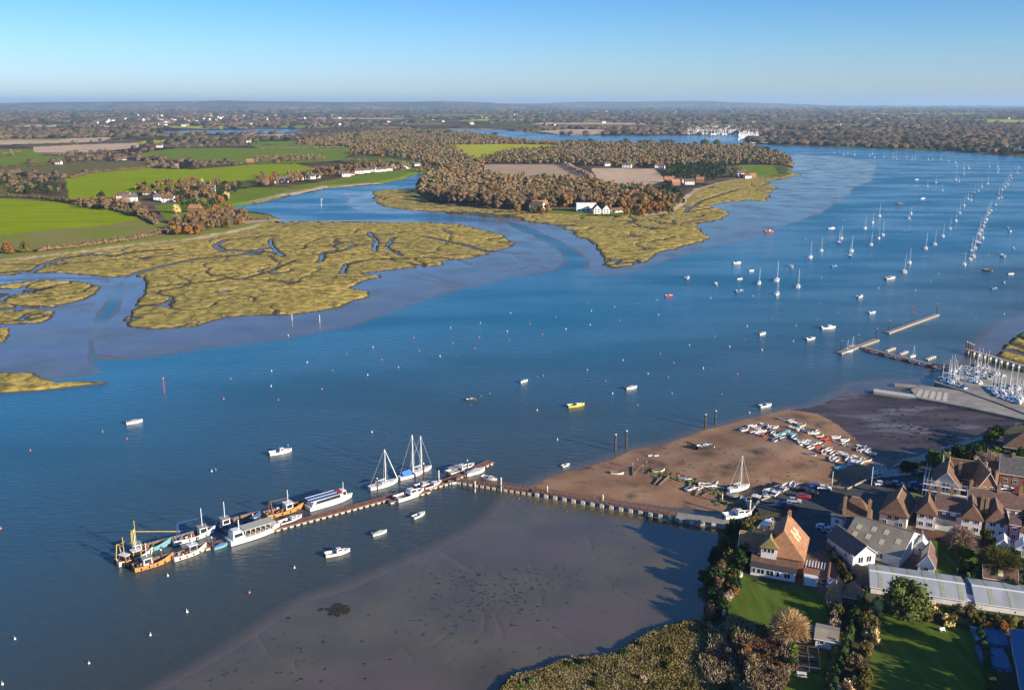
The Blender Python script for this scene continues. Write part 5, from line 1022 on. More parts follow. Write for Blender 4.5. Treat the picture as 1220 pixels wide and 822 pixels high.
# ================================================================== RIGHT BANK: breakwater, jetty pontoon, hard and boatyard
deckway('floating_breakwater', 'detached pale floating pontoon with a beacon at each end', (1057, 396), (1117, 374), 2.2, .8, cat='pontoon', deckm=CONCG)
pile(1059, 394, 5.5, 'beacon pile at the near end of the floating breakwater', None, .28, z=0, cap=WALLW, name='beacon'); pile(1116, 373, 5.5, 'beacon pile at the far end of the floating breakwater', None, .28, z=0, cap=WALLW, name='beacon')
pile(1087, 372, 3.5, 'small red beacon behind the floating breakwater', None, .22, post=HR, cap=HR, z=0, name='beacon')
deckway('jetty_pontoon', 'pale pontoon head running out from the small craft jetty', (1000, 420), (1045, 404), 2.6, .8, cat='pontoon', deckm=CONCG)
deckway('jetty_pontoon', 'pale jetty pontoon lined with small red and white boats', (1027, 413), (1118, 436), 2.0, .8, cat='pontoon', deckm=CONCG)
deckway('gangway', 'dark gangway joining the jetty pontoon to the boatyard', (1110, 434), (1140, 436), 2.2, 1.5, floats=False, posts=True, cat='gangway', deckm=TIMB)
for a, b_, l in [((1056, 418), (1066, 414), 'finger pontoon nearest the jetty head'), ((1072, 422), (1081, 418), 'middle finger pontoon off the jetty'), ((1104, 428), (1114, 424), 'inner finger pontoon off the jetty')]: deckway('finger_pontoon', l, a, b_, 1.3, .6, cat='pontoon', deckm=CONC)
for x, y, l in [(1002, 418, 'beacon pile at the outer end of the jetty head'), (1044, 403, 'beacon pile at the upper end of the jetty head'), (1022, 411, 'pile beside the jetty head boats')]: pile(x, y, 5.2, l, None, .26, z=0, name='beacon')
for x, y, k, l in [(1009, 417.5, 's', 'small yacht lying on the jetty head'), (1015, 413.5, 's', 'second small yacht on the jetty head'), (1087.5, 425, 's', 'small white yacht on the inner part of the jetty pontoon')]: YP.put(k, x, y, 30, .6, label=l, z=0)
DC = {'w': dinghy('d'), 'wb': dinghy('d', 3.6, HW, HB), 'c': dinghy('d', 3.4, HC, DECK), 'r': dinghy('d', 3.4, HR, WOOD), 'b': dinghy('d', 3.6, HB, DECK), 'cream': dinghy('d', 3.8, HCR, WOOD), 'wc': dinghy('d', 3.6, HW, None, CANB), 'cc': dinghy('d', 4.2, HW, None, paint('cyan_cover', (.08, .42, .55), .7)), 'gc': dinghy('d', 3.8, HW, None, CANG),
      'mc': dinghy('d', 4.6, HW, None, CANB, mast=6.2), 'mg': dinghy('d', 4.6, HW, None, CANG, mast=6.6), 'mw': dinghy('d', 4.8, HW, None, DECK, mast=6.4), 'y': dinghy('d', 3.0, YELF, WOOD), 'k': dinghy('d', 3.4, HK, WOOD)}
DP = Pool(DC)
DN = {'w': 'white open dinghy', 'wb': 'white dinghy with blue inside', 'c': 'cyan dinghy', 'r': 'red dinghy', 'b': 'blue dinghy', 'cream': 'cream rowing boat', 'wc': 'dinghy under a blue cover', 'cc': 'boat under a cyan cover', 'gc': 'dinghy under a grey cover', 'mc': 'masted dinghy under a blue cover', 'mg': 'masted dinghy under a grey cover', 'mw': 'white masted dinghy', 'y': 'yellow float', 'k': 'dark rowing boat'}
i = 0
for t_ in np.linspace(.04, .96, 15):
    x = 1030 + 88 * t_; y = 414.5 + 22 * t_; k = ['r', 'w', 'r', 'k', 'w'][i % 5]; i += 1
    DP.put(k, x + 2, y + 4.2, -62 + random.uniform(-8, 8), 1.25, label=f'{DN[k]} in the line under the jetty pontoon, {NUM[i - 1] if i > 1 else "outermost"} from its outer end', group='small boats along the jetty pontoon', z=0)
# hard: concrete slab and slipway arms
def slab(name, pts_, z0, z1, mat, zp=None):
    P = [G(a, b_, z1 if zp is None else zp) for a, b_ in pts_]; q = MB(); q.prism([(p.x, p.y) for p in P], z0, z1); o = q.build(name, mat); return tag(o, kind='structure')
slab('quay', [(1113, 455), (1122, 445), (1135, 437), (1165, 433), (1192, 440), (1250, 449), (1300, 470), (1300, 520), (1240, 500), (1190, 480), (1150, 466)], -.5, 1.7, CONCG)
slab('slipway', [(1085, 463.5), (1098, 459), (1150, 466), (1190, 480), (1240, 500), (1240, 504), (1150, 484.5), (1093, 474)], -.5, 1.3, CONCG)
slab('slipway', [(1041, 463), (1093, 470.5), (1093, 474), (1041, 466.5)], -.5, 1.2, CONC); slab('slipway', [(1066, 456), (1128, 462.5), (1128, 466.5), (1066, 459)], -.5, 1.0, CONCG)
for k in range(5):
    tt = k / 5; slab('slipway', [(1095 + k * 7.5, 464 + k * .9), (1099.5 + k * 7.5, 464.4 + k * .9), (1096 + k * 8, 472.5 + k * 1.4), (1090.5 + k * 8, 471.8 + k * 1.4)], 1.2, 1.36, CONC)
deckway('timber_jetty', 'dark timber jetty with pale deck running out beside the boatyard', (1150, 415), (1260, 447), 2.2, 2.2, floats=False, posts=True, rail=True, cat='jetty', deckm=CONC)
for k in range(4): pile(1151 + k * 2.5, 418 + k * 1.2, 4.6, ['outermost', 'second', 'third', 'innermost'][k] + ' dark pile at the head of the timber jetty', 'dark piles at the head of the timber jetty', .4, z=0)
YARD = [[(1119, 455), (1122, 448), (1134, 439), (1165, 435), (1180, 438), (1200, 443), (1180, 456), (1150, 463)], [(1172, 464), (1196, 455), (1240, 452), (1260, 478), (1240, 484), (1200, 478), (1178, 472)]]
rowsy = [((1121, 452), (1150, 462), 9), ((1125, 447), (1168, 456), 14), ((1131, 441), (1180, 451), 14), ((1140, 437.5), (1196, 447), 13), ((1163, 436), (1178, 438), 5), ((1176, 462), (1218, 473), 11), ((1182, 467), (1218, 477), 9), ((1190, 459), (1225, 465), 9), ((1186, 471), (1216, 480), 7)]
RN = ['front row by the slipway', 'second row', 'third row', 'back row by the timber jetty', 'short row under the jetty piles', 'front row on the right side', 'near row on the right side', 'back row on the right side', 'last row beside the slipway']
for j, (a, b_, n) in enumerate(rowsy):
    for i in range(n):
        t_ = (i + .5) / n; k = random.choice(['mc', 'wc', 'mg', 'w', 'gc', 'mw', 'gc', 'mw', 'gc', 'w', 'cc', 'wb']) if j != 4 else 'mg'
        x = a[0] + (b_[0] - a[0]) * t_ + random.uniform(-.6, .6); y = a[1] + (b_[1] - a[1]) * t_ + random.uniform(-.4, .4)
        o = DP.put(k, x, y, random.choice([70, 75, 68, -110]) + random.uniform(-10, 10), random.uniform(1.05, 1.35), label=f'{DN[k]} {"leftmost" if i == 0 else NUM[i] + " from the left"} in the boatyard {RN[j]}', group='dinghies parked in the boatyard', z=1.72)
for i, x in enumerate(np.linspace(1144, 1182, 9)):
    y = 485.5 + (x - 1144) * .19; q_ = DP.put('y', x, y, random.uniform(0, 90), .75, label=f'small yellow craft {"leftmost" if i == 0 else NUM[i] + " from the left"} under the slipway edge', group='yellow craft beside the slipway')
# --- dinghies laid up on the beach
c4b = lambda x, y: (840 + x / 5.87, 460 + y / 5.87)
UP = [(550, 238, 'wb'), (603, 248, 'w'), (650, 268, 'w'), (678, 277, 'cream'), (615, 294, 'w'), (665, 307, 'w'), (712, 320, 'wb'), (755, 332, 'w'), (787, 324, 'w'), (800, 352, 'cream'), (832, 368, 'r'), (866, 387, 'r'), (915, 362, 'w'), (925, 398, 'wb'), (978, 382, 'w'), (980, 410, 'w'), (1025, 427, 'cream'), (1075, 447, 'wb'), (1108, 456, 'w'), (1128, 438, 'b'), (1152, 475, 'w'), (1145, 455, 'c'), (1095, 430, 'b')]
LO = [(275, 308, 'wb'), (328, 285, 'w'), (352, 296, 'w'), (410, 274, 'w'), (345, 328, 'w'), (375, 340, 'w'), (415, 347, 'r'), (400, 318, 'w'), (458, 297, 'b'), (480, 292, 'w'), (478, 332, 'w'), (490, 380, 'wb'), (510, 352, 'c'), (548, 372, 'b'), (560, 330, 'cc'), (598, 337, 'cc'), (625, 362, 'c'), (645, 382, 'c'), (680, 392, 'w'), (690, 408, 'wb'), (712, 415, 'b'), (740, 432, 'w'), (745, 395, 'w'), (770, 404, 'cream'), (780, 422, 'r'), (800, 452, 'r'), (815, 412, 'c'), (738, 482, 'wb'), (830, 467, 'w'), (865, 447, 'w'), (895, 475, 'w'), (882, 512, 'w'), (918, 517, 'w'), (945, 487, 'b'), (962, 472, 'w'), (990, 492, 'w'), (1000, 522, 'b'), (1030, 547, 'wc'), (950, 574, 'cc'), (1022, 497, 'w'), (1052, 527, 'w'), (1072, 507, 'w'), (1100, 522, 'w'), (1130, 522, 'cream'), (1080, 540, 'w')]
for nm, L_ in (('upper row', UP), ('lower cluster', LO)):
    for i, (x, y, k) in enumerate(sorted(L_)):
        a, b_ = c4b(x, y); DP.put(k, a, b_, random.choice([10, 25, 35, 150, 60]) + random.uniform(-12, 12), random.uniform(1.0, 1.25), label=f'{DN[k]} {"leftmost" if i == 0 else NUM[i] + " from the left"} in the {nm} of boats on the beach', group=f'dinghies in the {nm} on the beach')
# --- the old timbers and stranded boats across the beach
c3b = lambda x, y: (600 + x / 3.913, 460 + y / 3.913)
WEED = noise_mat('weedy_stones', [(.035, .045, .018), (.14, .15, .05), (.10, .07, .05)], 1.6, .9, .2)
def stones(name, pts_, n, w_, sr, mat, kind='stuff'):
    V_ = []; F_ = []; k = 0; iv, fi = ico(); W = [on(*c3b(*p)) for p in pts_]
    for i in range(n):
        t_ = random.random() * (len(W) - 1); j = min(int(t_), len(W) - 2); p = W[j].lerp(W[j + 1], t_ - j); s = sr * random.uniform(.4, 1.3)
        v = iv * rng.uniform(.7, 1.2, (len(iv), 1)) * np.array([s, s * random.uniform(.6, 1.2), s * .6]) + np.array([p.x + random.gauss(0, w_), p.y + random.gauss(0, w_), gz(p.x, p.y)[0] + .1]); V_.append(v); F_.append(fi + k); k += len(v)
    return tag(np_mesh(name, np.vstack(V_), np.vstack(F_), mat, kn=3), kind=kind)
stones('weedy_rubble', [(690, 400), (780, 420), (860, 440), (930, 470), (1000, 490), (1080, 520)], 420, 1.1, .7, WEED); stones('weedy_rubble', [(60, 520), (200, 560), (300, 590)], 10, .5, .3, WEED)
stones('quay_rubble', [(1000, 540), (1100, 560), (1180, 600), (1110, 640)], 120, 1.2, .5, WEED)
def beam(label, a, b_, z0, z1, r_=.18, mat=None, name='timber_beam'):
    A = on(*c3b(*a)); B_ = on(*c3b(*b_)); q = MB(); d = B_ - A; q.tube((0, 0, z0), (d.x, d.y, z1), r_, n=5); o = q.build(name, mat or WOOD); o.location = A; return tag(o, label, 'timber')
for x, y, h, l in [(600, 405, 3.2, 'thin stake left of the wreck on the beach'), (622, 385, 3.4, 'second thin stake by the wreck'), (648, 400, 2.2, 'short stake in the wreck timbers'), (665, 395, 3.2, 'thin stake right of the wreck timbers'), (462, 545, 2.6, 'stake beside the jetty on the beach'), (205, 505, 2.2, 'stake at the waterline by the jetty')]:
    a, b_ = c3b(x, y); pile(a, b_, h, l, None, .13, rings=False, post=WOOD, name='stake')
beam('old beam lying in front of the stakes on the beach', (602, 418), (640, 385), .2, .9); beam('pale plank leaning on the weedy rubble, right one', (722, 465), (770, 425), .2, .9, .28); beam('dark plank leaning on the weedy rubble, left one', (700, 460), (735, 430), .2, .8, .22)
beam('beam across the middle of the weedy rubble', (855, 495), (890, 470), .2, .8, .25); beam('pale beam near the stranded dinghies', (890, 512), (920, 488), .2, .9, .25); beam('short timber by the bleached stump', (925, 512), (965, 500), .3, .8, .2)
for i, (x, y, k, a, s) in enumerate([(530, 408, 'cream', -10, 1.1), (722, 398, 'cream', 20, 1.2), (800, 415, 'r', 10, 1), (845, 435, 'gc', -20, 1.1), (950, 468, 'w', -8, 1.7), (975, 455, 'cream', 20, 1), (1000, 480, 'w', -20, 1.2), (870, 480, 'wb', 40, 1.2), (905, 480, 'w', 10, 1), (712, 325, 'w', 20, .5), (683, 325, 'w', 20, .5), (1040, 495, 'k', -30, 1.3), (1075, 515, 'gc', -30, 1.3)]):
    a_, b_ = c3b(x, y); DP.put(k, a_, b_, a, s, label=f'{DN[k]} stranded along the weedy rubble, {"leftmost" if i == 0 else ["", "by the first rubble stones", "among green weed", "in the middle of the rubble", "largest of them", "cream one above the white ones", "right of the largest", "below the rubble, left", "below the rubble, right", "tiny one alone at the top", "tiny one left of another", "dark one by the quay", "grey covered by the quay"][i]}', group='boats stranded along the rubble')
a, b_ = c3b(945, 290); MP.put('dark', a - 1, b_, 12, 1.35, label='dark blue boat aground on its own on the open beach'); a, b_ = c3b(870, 268); beam('pale spar lying beside the dark blue boat', (855, 262), (905, 280), .2, .4, .2)
r = yacht('white sailing yacht with bare mast standing on the beach by the quay', 8, 11.5, HW, CANG, r_m=.12); r.location = on(880, 585); r.rotation_euler = (0, 0, R(25)); r.location.z += .45
MP.put('cruiser', *c3b(1090, 607), 15, 1.3, label='white motorboat lying across the inner end of the jetty', z=2.0); MP.put('blue', *c3b(1135, 545), 110, 1.1, label='blue and white boat below the quay corner')
MP.put('covered', *c3b(1150, 560), 100, .9, label='covered boat beside the blue one below the quay')
r = fishing_boat('tan wooden hulk with curved gunwale lying under the quay wall', 908, 603, -32, 9.5, HCR, WOOD, -.2, None, 2.2, RUST, name='hulk'); r.location = on(908, 603)
r = MP.put('canopy', 914, 628, 55, 1.2, label='blue canopied boat in the shade left of the brick house', z=1.2); r = MP.put('dark', 917, 640, 50, 1.2, label='dark boat in the shade below the blue canopied one', z=1.2); MP.put('covered', 894, 640, 80, 1.0, label='pale boxy boat on the shaded mud by the inn', z=.5); MP.put('covered', 892, 668, 75, .8, label='pale boat drawn up beside the garden wall', z=1.6)

WRACK = noise_mat('dark_seaweed', [(.018, .016, .012), (.05, .042, .028)], 2, .7, .2)
def weed(px, py, rx, ry, n, seed, sz):
    rd = random.Random(seed); V_ = []; F_ = []; k = 0; iv, fi = ico()
    for i in range(n):
        p = on(px + rd.gauss(0, rx), py + rd.gauss(0, ry)); s = sz * rd.uniform(.4, 1.5)
        if p.z < .02: continue
        v = iv * np.random.default_rng(seed * 99 + i).uniform(.6, 1.3, (len(iv), 1)) * np.array([s * rd.uniform(.8, 2), s, s * .22]) + np.array([p.x, p.y, p.z]); V_.append(v); F_.append(fi + k); k += len(v)
    tag(np_mesh('seaweed', np.vstack(V_), np.vstack(F_), WRACK, kn=3), kind='stuff')
weed(401, 726, 7, 3, 60, 1, .6); weed(595, 715, 28, 14, 150, 2, .24); weed(560, 690, 40, 10, 90, 3, .25); weed(470, 700, 60, 25, 40, 4, .22); weed(650, 720, 60, 40, 60, 5, .2); weed(360, 790, 50, 18, 30, 6, .3); weed(720, 690, 50, 30, 30, 7, .22); weed(340, 735, 6, 2, 9, 8, .4); weed(1080, 500, 40, 14, 160, 9, .5); weed(1120, 520, 30, 8, 90, 10, .6); weed(800, 545, 60, 16, 120, 11, .3); weed(950, 560, 60, 14, 90, 12, .3)

# ================================================================== VILLAGE
Zv = LAND
def sheet(name, pts_, z, mat):
    P = [G(a, b_, z) for a, b_ in pts_]; q = MB(); n = len(P); q.add([(p.x, p.y, z) for p in P], [tuple(range(n))]); o = q.build(name, mat)
    if o.data.polygons[0].normal.z < 0: o.data.flip_normals()
    return tag(o, kind='structure')
ASPH = noise_mat('asphalt', [(.045, .045, .048), (.085, .083, .082)], .5, .85, .2, second=(.12, (.12, .11, .10), .58, .75)); GRAV = noise_mat('brown_gravel', [(.10, .075, .055), (.17, .13, .10)], 1.2, .95, .1)
LAWN = noise_mat('mown_lawn', [(.060, .100, .014), (.125, .172, .028)], .5, .95, 0, stretch=(1, .18, 1), second=[(.08, (.12, .15, .03), .5, .8)], bump=.05, bscale=4)
sheet('car_park', [(900, 600), (930, 588), (950, 578), (985, 580), (1014, 588), (1003, 603), (992, 625), (988, 650), (966, 660), (958, 640), (945, 614), (925, 606), (905, 612)], Zv + .004, ASPH)
sheet('road', [(1012, 584), (1035, 574), (1062, 560), (1103, 555), (1112, 572), (1092, 594), (1060, 584), (1040, 592), (1016, 596)], Zv + .008, ASPH)
sheet('road', [(1188, 574), (1240, 580), (1240, 600), (1192, 590)], Zv + .008, ASPH); sheet('road', [(1118, 540), (1180, 524), (1240, 508), (1240, 518), (1182, 533), (1128, 549)], Zv + .008, ASPH)
sheet('yard', [(985, 600), (1012, 596), (1040, 592), (1092, 594), (1116, 586), (1112, 622), (1092, 640), (1104, 664), (1112, 690), (1040, 704), (1018, 700), (990, 655), (990, 625)], Zv + .002, GRAV)
sheet('courtyard', [(957, 664), (984, 652), (1002, 676), (1018, 700), (1000, 712), (972, 706), (960, 696)], Zv + .012, GRAV)
for pl in ([(884, 684), (905, 692), (960, 702), (986, 708), (996, 722), (992, 738), (955, 750), (917, 750), (880, 742), (860, 733), (871, 711)], [(1034, 815), (1042, 742), (1060, 732), (1110, 742), (1160, 752), (1175, 790), (1182, 860), (1026, 860)], [(1103, 643), (1130, 647), (1142, 682), (1116, 686), (1104, 662)], [(930, 772), (986, 778), (972, 850), (905, 850)], [(1140, 652), (1165, 657), (1166, 680), (1142, 684)]): sheet('lawn', pl, Zv + .016, LAWN)
sheet('path', [(1021, 700), (1027, 700), (992, 860), (978, 860)], Zv + .02, noise_mat('shade_painted_lane', [(.03, .028, .025), (.06, .05, .045)], .8))  # lane strip near black: shade of the hedge and trees painted into its colour
def window(r, axis, u, pos, z, w_, h_, frame=None, bars=True, sgn=-1):
    "axis x: on a wall facing +-y at y=pos, centred at x=u; axis y: on a wall facing +-x"
    f = MB(); t_ = .09; d0, d1 = (-.06, .07)
    def bx(mb, a0, a1, z0, z1, e0, e1):
        if axis == 'x': mb.box(a0, a1, pos + min(sgn * e0, sgn * e1), pos + max(sgn * e0, sgn * e1), z0, z1)
        else: mb.box(pos + min(sgn * e0, sgn * e1), pos + max(sgn * e0, sgn * e1), a0, a1, z0, z1)
    a, b_ = u - w_ / 2, u + w_ / 2
    for q in ((a, a + t_, z, z + h_), (b_ - t_, b_, z, z + h_), (a + t_, b_ - t_, z, z + t_), (a + t_, b_ - t_, z + h_ - t_, z + h_)): bx(f, *q, -.04, .08)
    if bars and w_ > 1: bx(f, u - t_ / 2, u + t_ / 2, z + t_, z + h_ - t_, -.04, .07)
    fo = f.build('window', frame or TRIM, r); g = MB(); bx(g, a + t_, b_ - t_, z + t_, z + h_ - t_, -.03, .03); g.build('pane', GLASS, fo); return fo
def door(r, u, pos, w_=1.0, h_=2.05, mat=None):
    q = MB(); q.box(u - w_ / 2, u + w_ / 2, pos - .06, pos + .05, 0, h_); d = q.build('door', mat or HB, r); q = MB(); q.box(u + w_ / 2 - .2, u + w_ / 2 - .12, pos - .12, pos - .06, .98, 1.06); q.build('handle', TRIM, d)
def chimney(r, x, y, z0, z1, w_=.9, pots=2):
    q = MB(); q.box(x - w_ / 2, x + w_ / 2, y - w_ / 2 * 1.4, y + w_ / 2 * 1.4, z0, z1); q.box(x - w_ / 2 - .08, x + w_ / 2 + .08, y - w_ * .7 - .08, y + w_ * .7 + .08, z1, z1 + .18); c = q.build('chimney', BRICK2, r)
    for k in range(pots): q = MB(); q.tube((x, y - .3 + k * .6, z1 + .18), (x, y - .3 + k * .6, z1 + .7), .15, .12, 7); q.build('chimney_pot', ROOFO, c)
def house(label, A, B_, depth, h, rise, kind, wm, rm, front=(), left=(), right=(), chim=(), rot=None, L=None, name='house', cat='house', over=.4, th=.22, skyl=(), doors=(), ridge=None, z=Zv, blocks=(), hipk=.92, org=None):
    a = G(*A, z) if org is None else Vector((*org, z)); b_ = G(*B_, z); d = b_ - a; LL = L or d.length; an = math.atan2(d.y, d.x) if rot is None else R(rot)
    r = empty(name, label, cat, a, an)
    def blk(x0, x1, y0, y1, h, rise, kind, wm, rm):
        q = MB(); wall_mesh(q, x0, x1, y0, y1, h, rise, kind); q.build('wall', wm, r)
        q = MB(); roof_mesh(q, x0, x1, y0, y1, h, rise, kind, over, th, hipk=hipk); ro = q.build('roof', rm, r)
        if rise > 1.5:
            q = MB()
            if kind[1] == 'x': o_ = (y1 - y0) / 2 * .92 if kind[0] == 'h' else -over; q.tube((x0 + o_, (y0 + y1) / 2, h + rise + .03), (x1 - o_, (y0 + y1) / 2, h + rise + .03), .16, n=5)
            else: o_ = (x1 - x0) / 2 * hipk if kind[0] == 'h' else -over; q.tube(((x0 + x1) / 2, y0 + o_, h + rise + .03), ((x0 + x1) / 2, y1 + (over if kind != 'hy' else -o_), h + rise + .03), .16, n=5)
            q.build('ridge_tiles', ridge or RIDGE, ro)
            if kind[0] == 'g':
                g = MB()
                if kind[1] == 'y':
                    for yy in (y0 - over - .06, y1 + over): 
                        for xx in (x0 - over, x1 + over): g.tube((xx, yy, h - over * rise / ((x1 - x0) / 2) - .1), ((x0 + x1) / 2, yy, h + rise - .1), .09, n=4)
                else:
                    for xx in (x0 - over - .04, x1 + over):
                        for yy in (y0 - over, y1 + over): g.tube((xx, yy, h - over * rise / ((y1 - y0) / 2) - .1), (xx, (y0 + y1) / 2, h + rise - .1), .09, n=4)
                g.build('bargeboard', TRIM, ro)
        q = MB()
        for yy in ((y0 - over - .1, y1 + over - .02) if kind != 'gy' else ()): (q.box(x0 - over, x1 + over, yy, yy + .12, h - over * (rise / max(.1, (y1 - y0) / 2)) - .22, h - over * (rise / max(.1, (y1 - y0) / 2)) - .06).build('gutter', TRIM, ro), q.__init__()) if kind in ('gx', 'hx') else None
        return ro
    ro = blk(0, LL, 0, depth, h, rise, kind, wm, rm)
    for bk in blocks: blk(*bk)
    for u, zz, w_, hh in front: window(r, 'x', u * LL, 0, zz, w_, hh)
    for u, zz, w_, hh in left: window(r, 'y', u * depth, 0, zz, w_, hh)
    for u, zz, w_, hh in right: window(r, 'y', u * depth, LL, zz, w_, hh, sgn=1)
    for x, y, t_ in chim: chimney(ro, x * LL, y * depth, h, h + t_)
    for u in doors: door(r, u * LL, 0)
    for (u, t_, side) in skyl:
        q = MB()
        if kind[1] == 'x': hw = depth / 2; y = hw * t_ if side < 0 else depth - hw * t_; zz = h + rise * t_; s_ = rise / hw * (1 if side < 0 else -1); q.add([(u * LL - .6, y - .8, zz - .8 * s_ + .06), (u * LL + .6, y - .8, zz - .8 * s_ + .06), (u * LL + .6, y + .8, zz + .8 * s_ + .06), (u * LL - .6, y + .8, zz + .8 * s_ + .06)], [(0, 1, 2, 3)])
        else: hw = LL / 2; x = LL - hw * t_ if side > 0 else hw * t_; zz = h + rise * t_; s_ = rise / hw * (-1 if side > 0 else 1); q.add([(x - .7, u * depth - .6, zz - .7 * s_ + .06), (x + .7, u * depth - .6, zz + .7 * s_ + .06), (x + .7, u * depth + .6, zz + .7 * s_ + .06), (x - .7, u * depth + .6, zz - .7 * s_ + .06)], [(0, 1, 2, 3)])
        bb = len(q.v); q.add([(a_, b2, c_ - .1) for a_, b2, c_ in q.v[:4]], [(3, 2, 1, 0)]); q.f += [(0, 4, 5, 1), (1, 5, 6, 2), (2, 6, 7, 3), (3, 7, 4, 0)]; q.m += [0] * 4
        q.build('skylight', SKYL, ro)
    return r
RIDGE = paint('pale_ridge_tiles', (.40, .31, .19), .8, .2)
SKYL = paint('cream_rooflight', (.62, .58, .36), .4); CORR, t_c, b_c = pri('pale_corrugated_roof', (.42, .44, .46), .7, .3)
N, L = t_c.nodes, t_c.links; tcn = N.new('ShaderNodeTexCoord'); wv = N.new('ShaderNodeTexWave'); wv.inputs['Scale'].default_value = 1.6; wv.inputs['Distortion'].default_value = .3; L.new(tcn.outputs['Object'], wv.inputs['Vector'])
cb_ = nodemix(N, L, noderamp(N, L, nodenoise(N, L, tcn.outputs['Object'], .25, 6, (1, .3, 1)), [(.4, (0, 0, 0)), (.7, (1, 1, 1))]), (.46, .47, .49), (.33, .35, .33)); L.new(nodemix(N, L, .25, cb_, wv.outputs[0], 'MULTIPLY'), b_c.inputs['Base Color'])
GREENISH = noise_mat('translucent_roof_strip', [(.30, .34, .24), (.38, .40, .30)], .6, .6, .3); BLUER = paint('blue_sheet_roof', (.05, .16, .29), .6, .25); WALLS = noise_mat('stained_white_wall', [(.58, .57, .54), (.76, .75, .72)], .5, .85, .1)
TH = noise_mat('mossy_roof', [(.16, .12, .05), (.27, .20, .09)], 1.0, .95, .1, bump=.1, second=(.25, (.16, .17, .05), .5, .75)); TP = tile('purple_brown_tiles', (.115, .070, .058), (.175, .110, .090))
# inn with the big tiled roof
r = house('large inn with big orange tiled roof and white garden room beside the lawn', (912, 685), (957, 692), 13.5, 4.8, 5.6, 'hyf', WALLB, ROOFO, rot=-22, L=11, hipk=.5, org=(64.6, 219.4), front=[(.25, 3.2, 1.5, 1.2), (.6, 3.2, 1.5, 1.2)], right=[(.3, 1, 1.6, 1.4), (.7, 1, 1.6, 1.4), (.5, 3.3, 1.4, 1.1)],
          chim=[(.2, .34, 5.8), (.52, 1.0, 6.3)], skyl=[(.45, .45, 1), (.62, .4, 1), (.7, .55, 1), (.5, .62, 1)], blocks=[(-5.5, .6, 2.2, 8.2, 4.2, 3.2, 'gx', WALLB, ROOFO), (.4, 4.3, -.5, 5.0, 7.0, 1.9, 'hy', WALLW, TH), (-1.5, 9.5, -1.6, .4, 2.9, 1.2, 'mono', WALLB, ROOFB)])
for u in (1.4, 2.35, 3.3): window(r, 'x', u, -.5, 5.1, .9, 1.5, bars=False)
for u in (-4.2, -1.8): window(r, 'x', u, 2.2, 2.9, 1.5, 1.1)
q = MB(); q.box(-1.5, 9.5, -4.2, -1.7, -.3, 2.5); q.build('garden_room', WALLW, r); q = MB(); q.box(-1.8, 9.8, -4.5, -1.65, 2.5, 2.72); q.build('flat_roof', paint('dark_flat_roof', (.045, .045, .05), .8), r)
for k, (u, w_) in enumerate([(-.7, .9), (1.0, 2.0), (3.3, 2.0), (5.3, .9), (7.6, 1.6)]): window(r, 'x', u, -4.2, .7, w_, 1.45)
for u in (-3.2,): window(r, 'y', u, -1.5, .7, 1.0, 1.45)
q = MB()
for k in range(7): q.box(11.6 + k * .75, 11.8 + k * .75, 1, 4.5, 2.45, 2.6)
for x in (11.7, 16.2):
    for y in (1.1, 4.4): q.box(x - .08, x + .08, y - .08, y + .08, 0, 2.45)
q.build('pergola', TRIM, r); q = MB(); q.box(11.3, 17.2, -2.6, .6, -.3, 2.3); q.box(17.2, 17.6, -3.6, 4.8, -.3, 2.9); q.build('side_wall', WALLB, r)
q = MB(); q.box(11.8, 14.9, -4.6, -2.8, -.3, 2.0); q.box(11.6, 15.1, -4.8, -2.6, 2.0, 2.15); q.build('glazed_porch', WALLW, r)
house('long workshop with brown grey roof and seven cream rooflights', (1042, 671), (1088, 685), 16.5, 3.2, 4.0, 'gx', WALLS, ROOFM, rot=-42, L=15, org=(90.4, 229.8), front=[(.15, .8, 1.8, 1.6), (.4, .8, 1.8, 1.6), (.65, .8, 1.8, 1.6)], left=[(.3, 1, 1.6, 1.4)], skyl=[(.12, .3, -1), (.12, .6, -1), (.35, .35, -1), (.38, .68, -1), (.6, .3, -1), (.6, .7, -1), (.85, .5, -1)], name='workshop', cat='workshop')
house('white gabled workshop with dark slate slope left of the rooflit one', (1017, 675), (1045, 677), 12, 3.4, 2.4, 'gy', WALLS, ROOFG, rot=16, L=6.4, front=[(.3, .8, 1.6, 1.8), (.7, .8, 1.6, 1.8)], left=[(.3, 1.2, 1.2, 1), (.7, 1.2, 1.2, 1)], name='workshop', cat='workshop')
r = house('long low shed with pale corrugated roof behind the dark evergreen tree', (1037, 706), (1150, 723), 12, 1.9, 1.2, 'gx', WALLS, CORR, over=.3, th=.12, name='shed', cat='shed')
Lr = (G(1150, 723, Zv) - G(1037, 706, Zv)).length; ro = [c for c in r.children if c.name.startswith('roof')][0]
def strips(ro, Lr, us, dep, h, rise, w_=1.1):
    for u in us:
        for sd_ in (0, 1):
            q = MB(); y0, y1, z0, z1 = (-.28, dep / 2, h - .05, h + rise) if sd_ == 0 else (dep + .28, dep / 2, h - .05, h + rise); q.add([(u * Lr, y0, z0 + .03), (u * Lr + w_, y0, z0 + .03), (u * Lr + w_, y1, z1 + .03), (u * Lr, y1, z1 + .03), (u * Lr, y0, z0 - .02), (u * Lr + w_, y0, z0 - .02), (u * Lr + w_, y1, z1 - .02), (u * Lr, y1, z1 - .02)], [(0, 1, 2, 3), (7, 6, 5, 4), (0, 4, 5, 1), (1, 5, 6, 2), (2, 6, 7, 3), (3, 7, 4, 0)]); q.build('roof_strip', GREENISH, ro)
    q = MB(); q.box(-.3, Lr + .3, dep / 2 - .25, dep / 2 + .25, h + rise - .02, h + rise + .1); q.build('ridge_capping', TRIM, ro)
strips(ro, Lr, (.08, .24, .42, .58, .74, .93), 12, 1.9, 1.2)
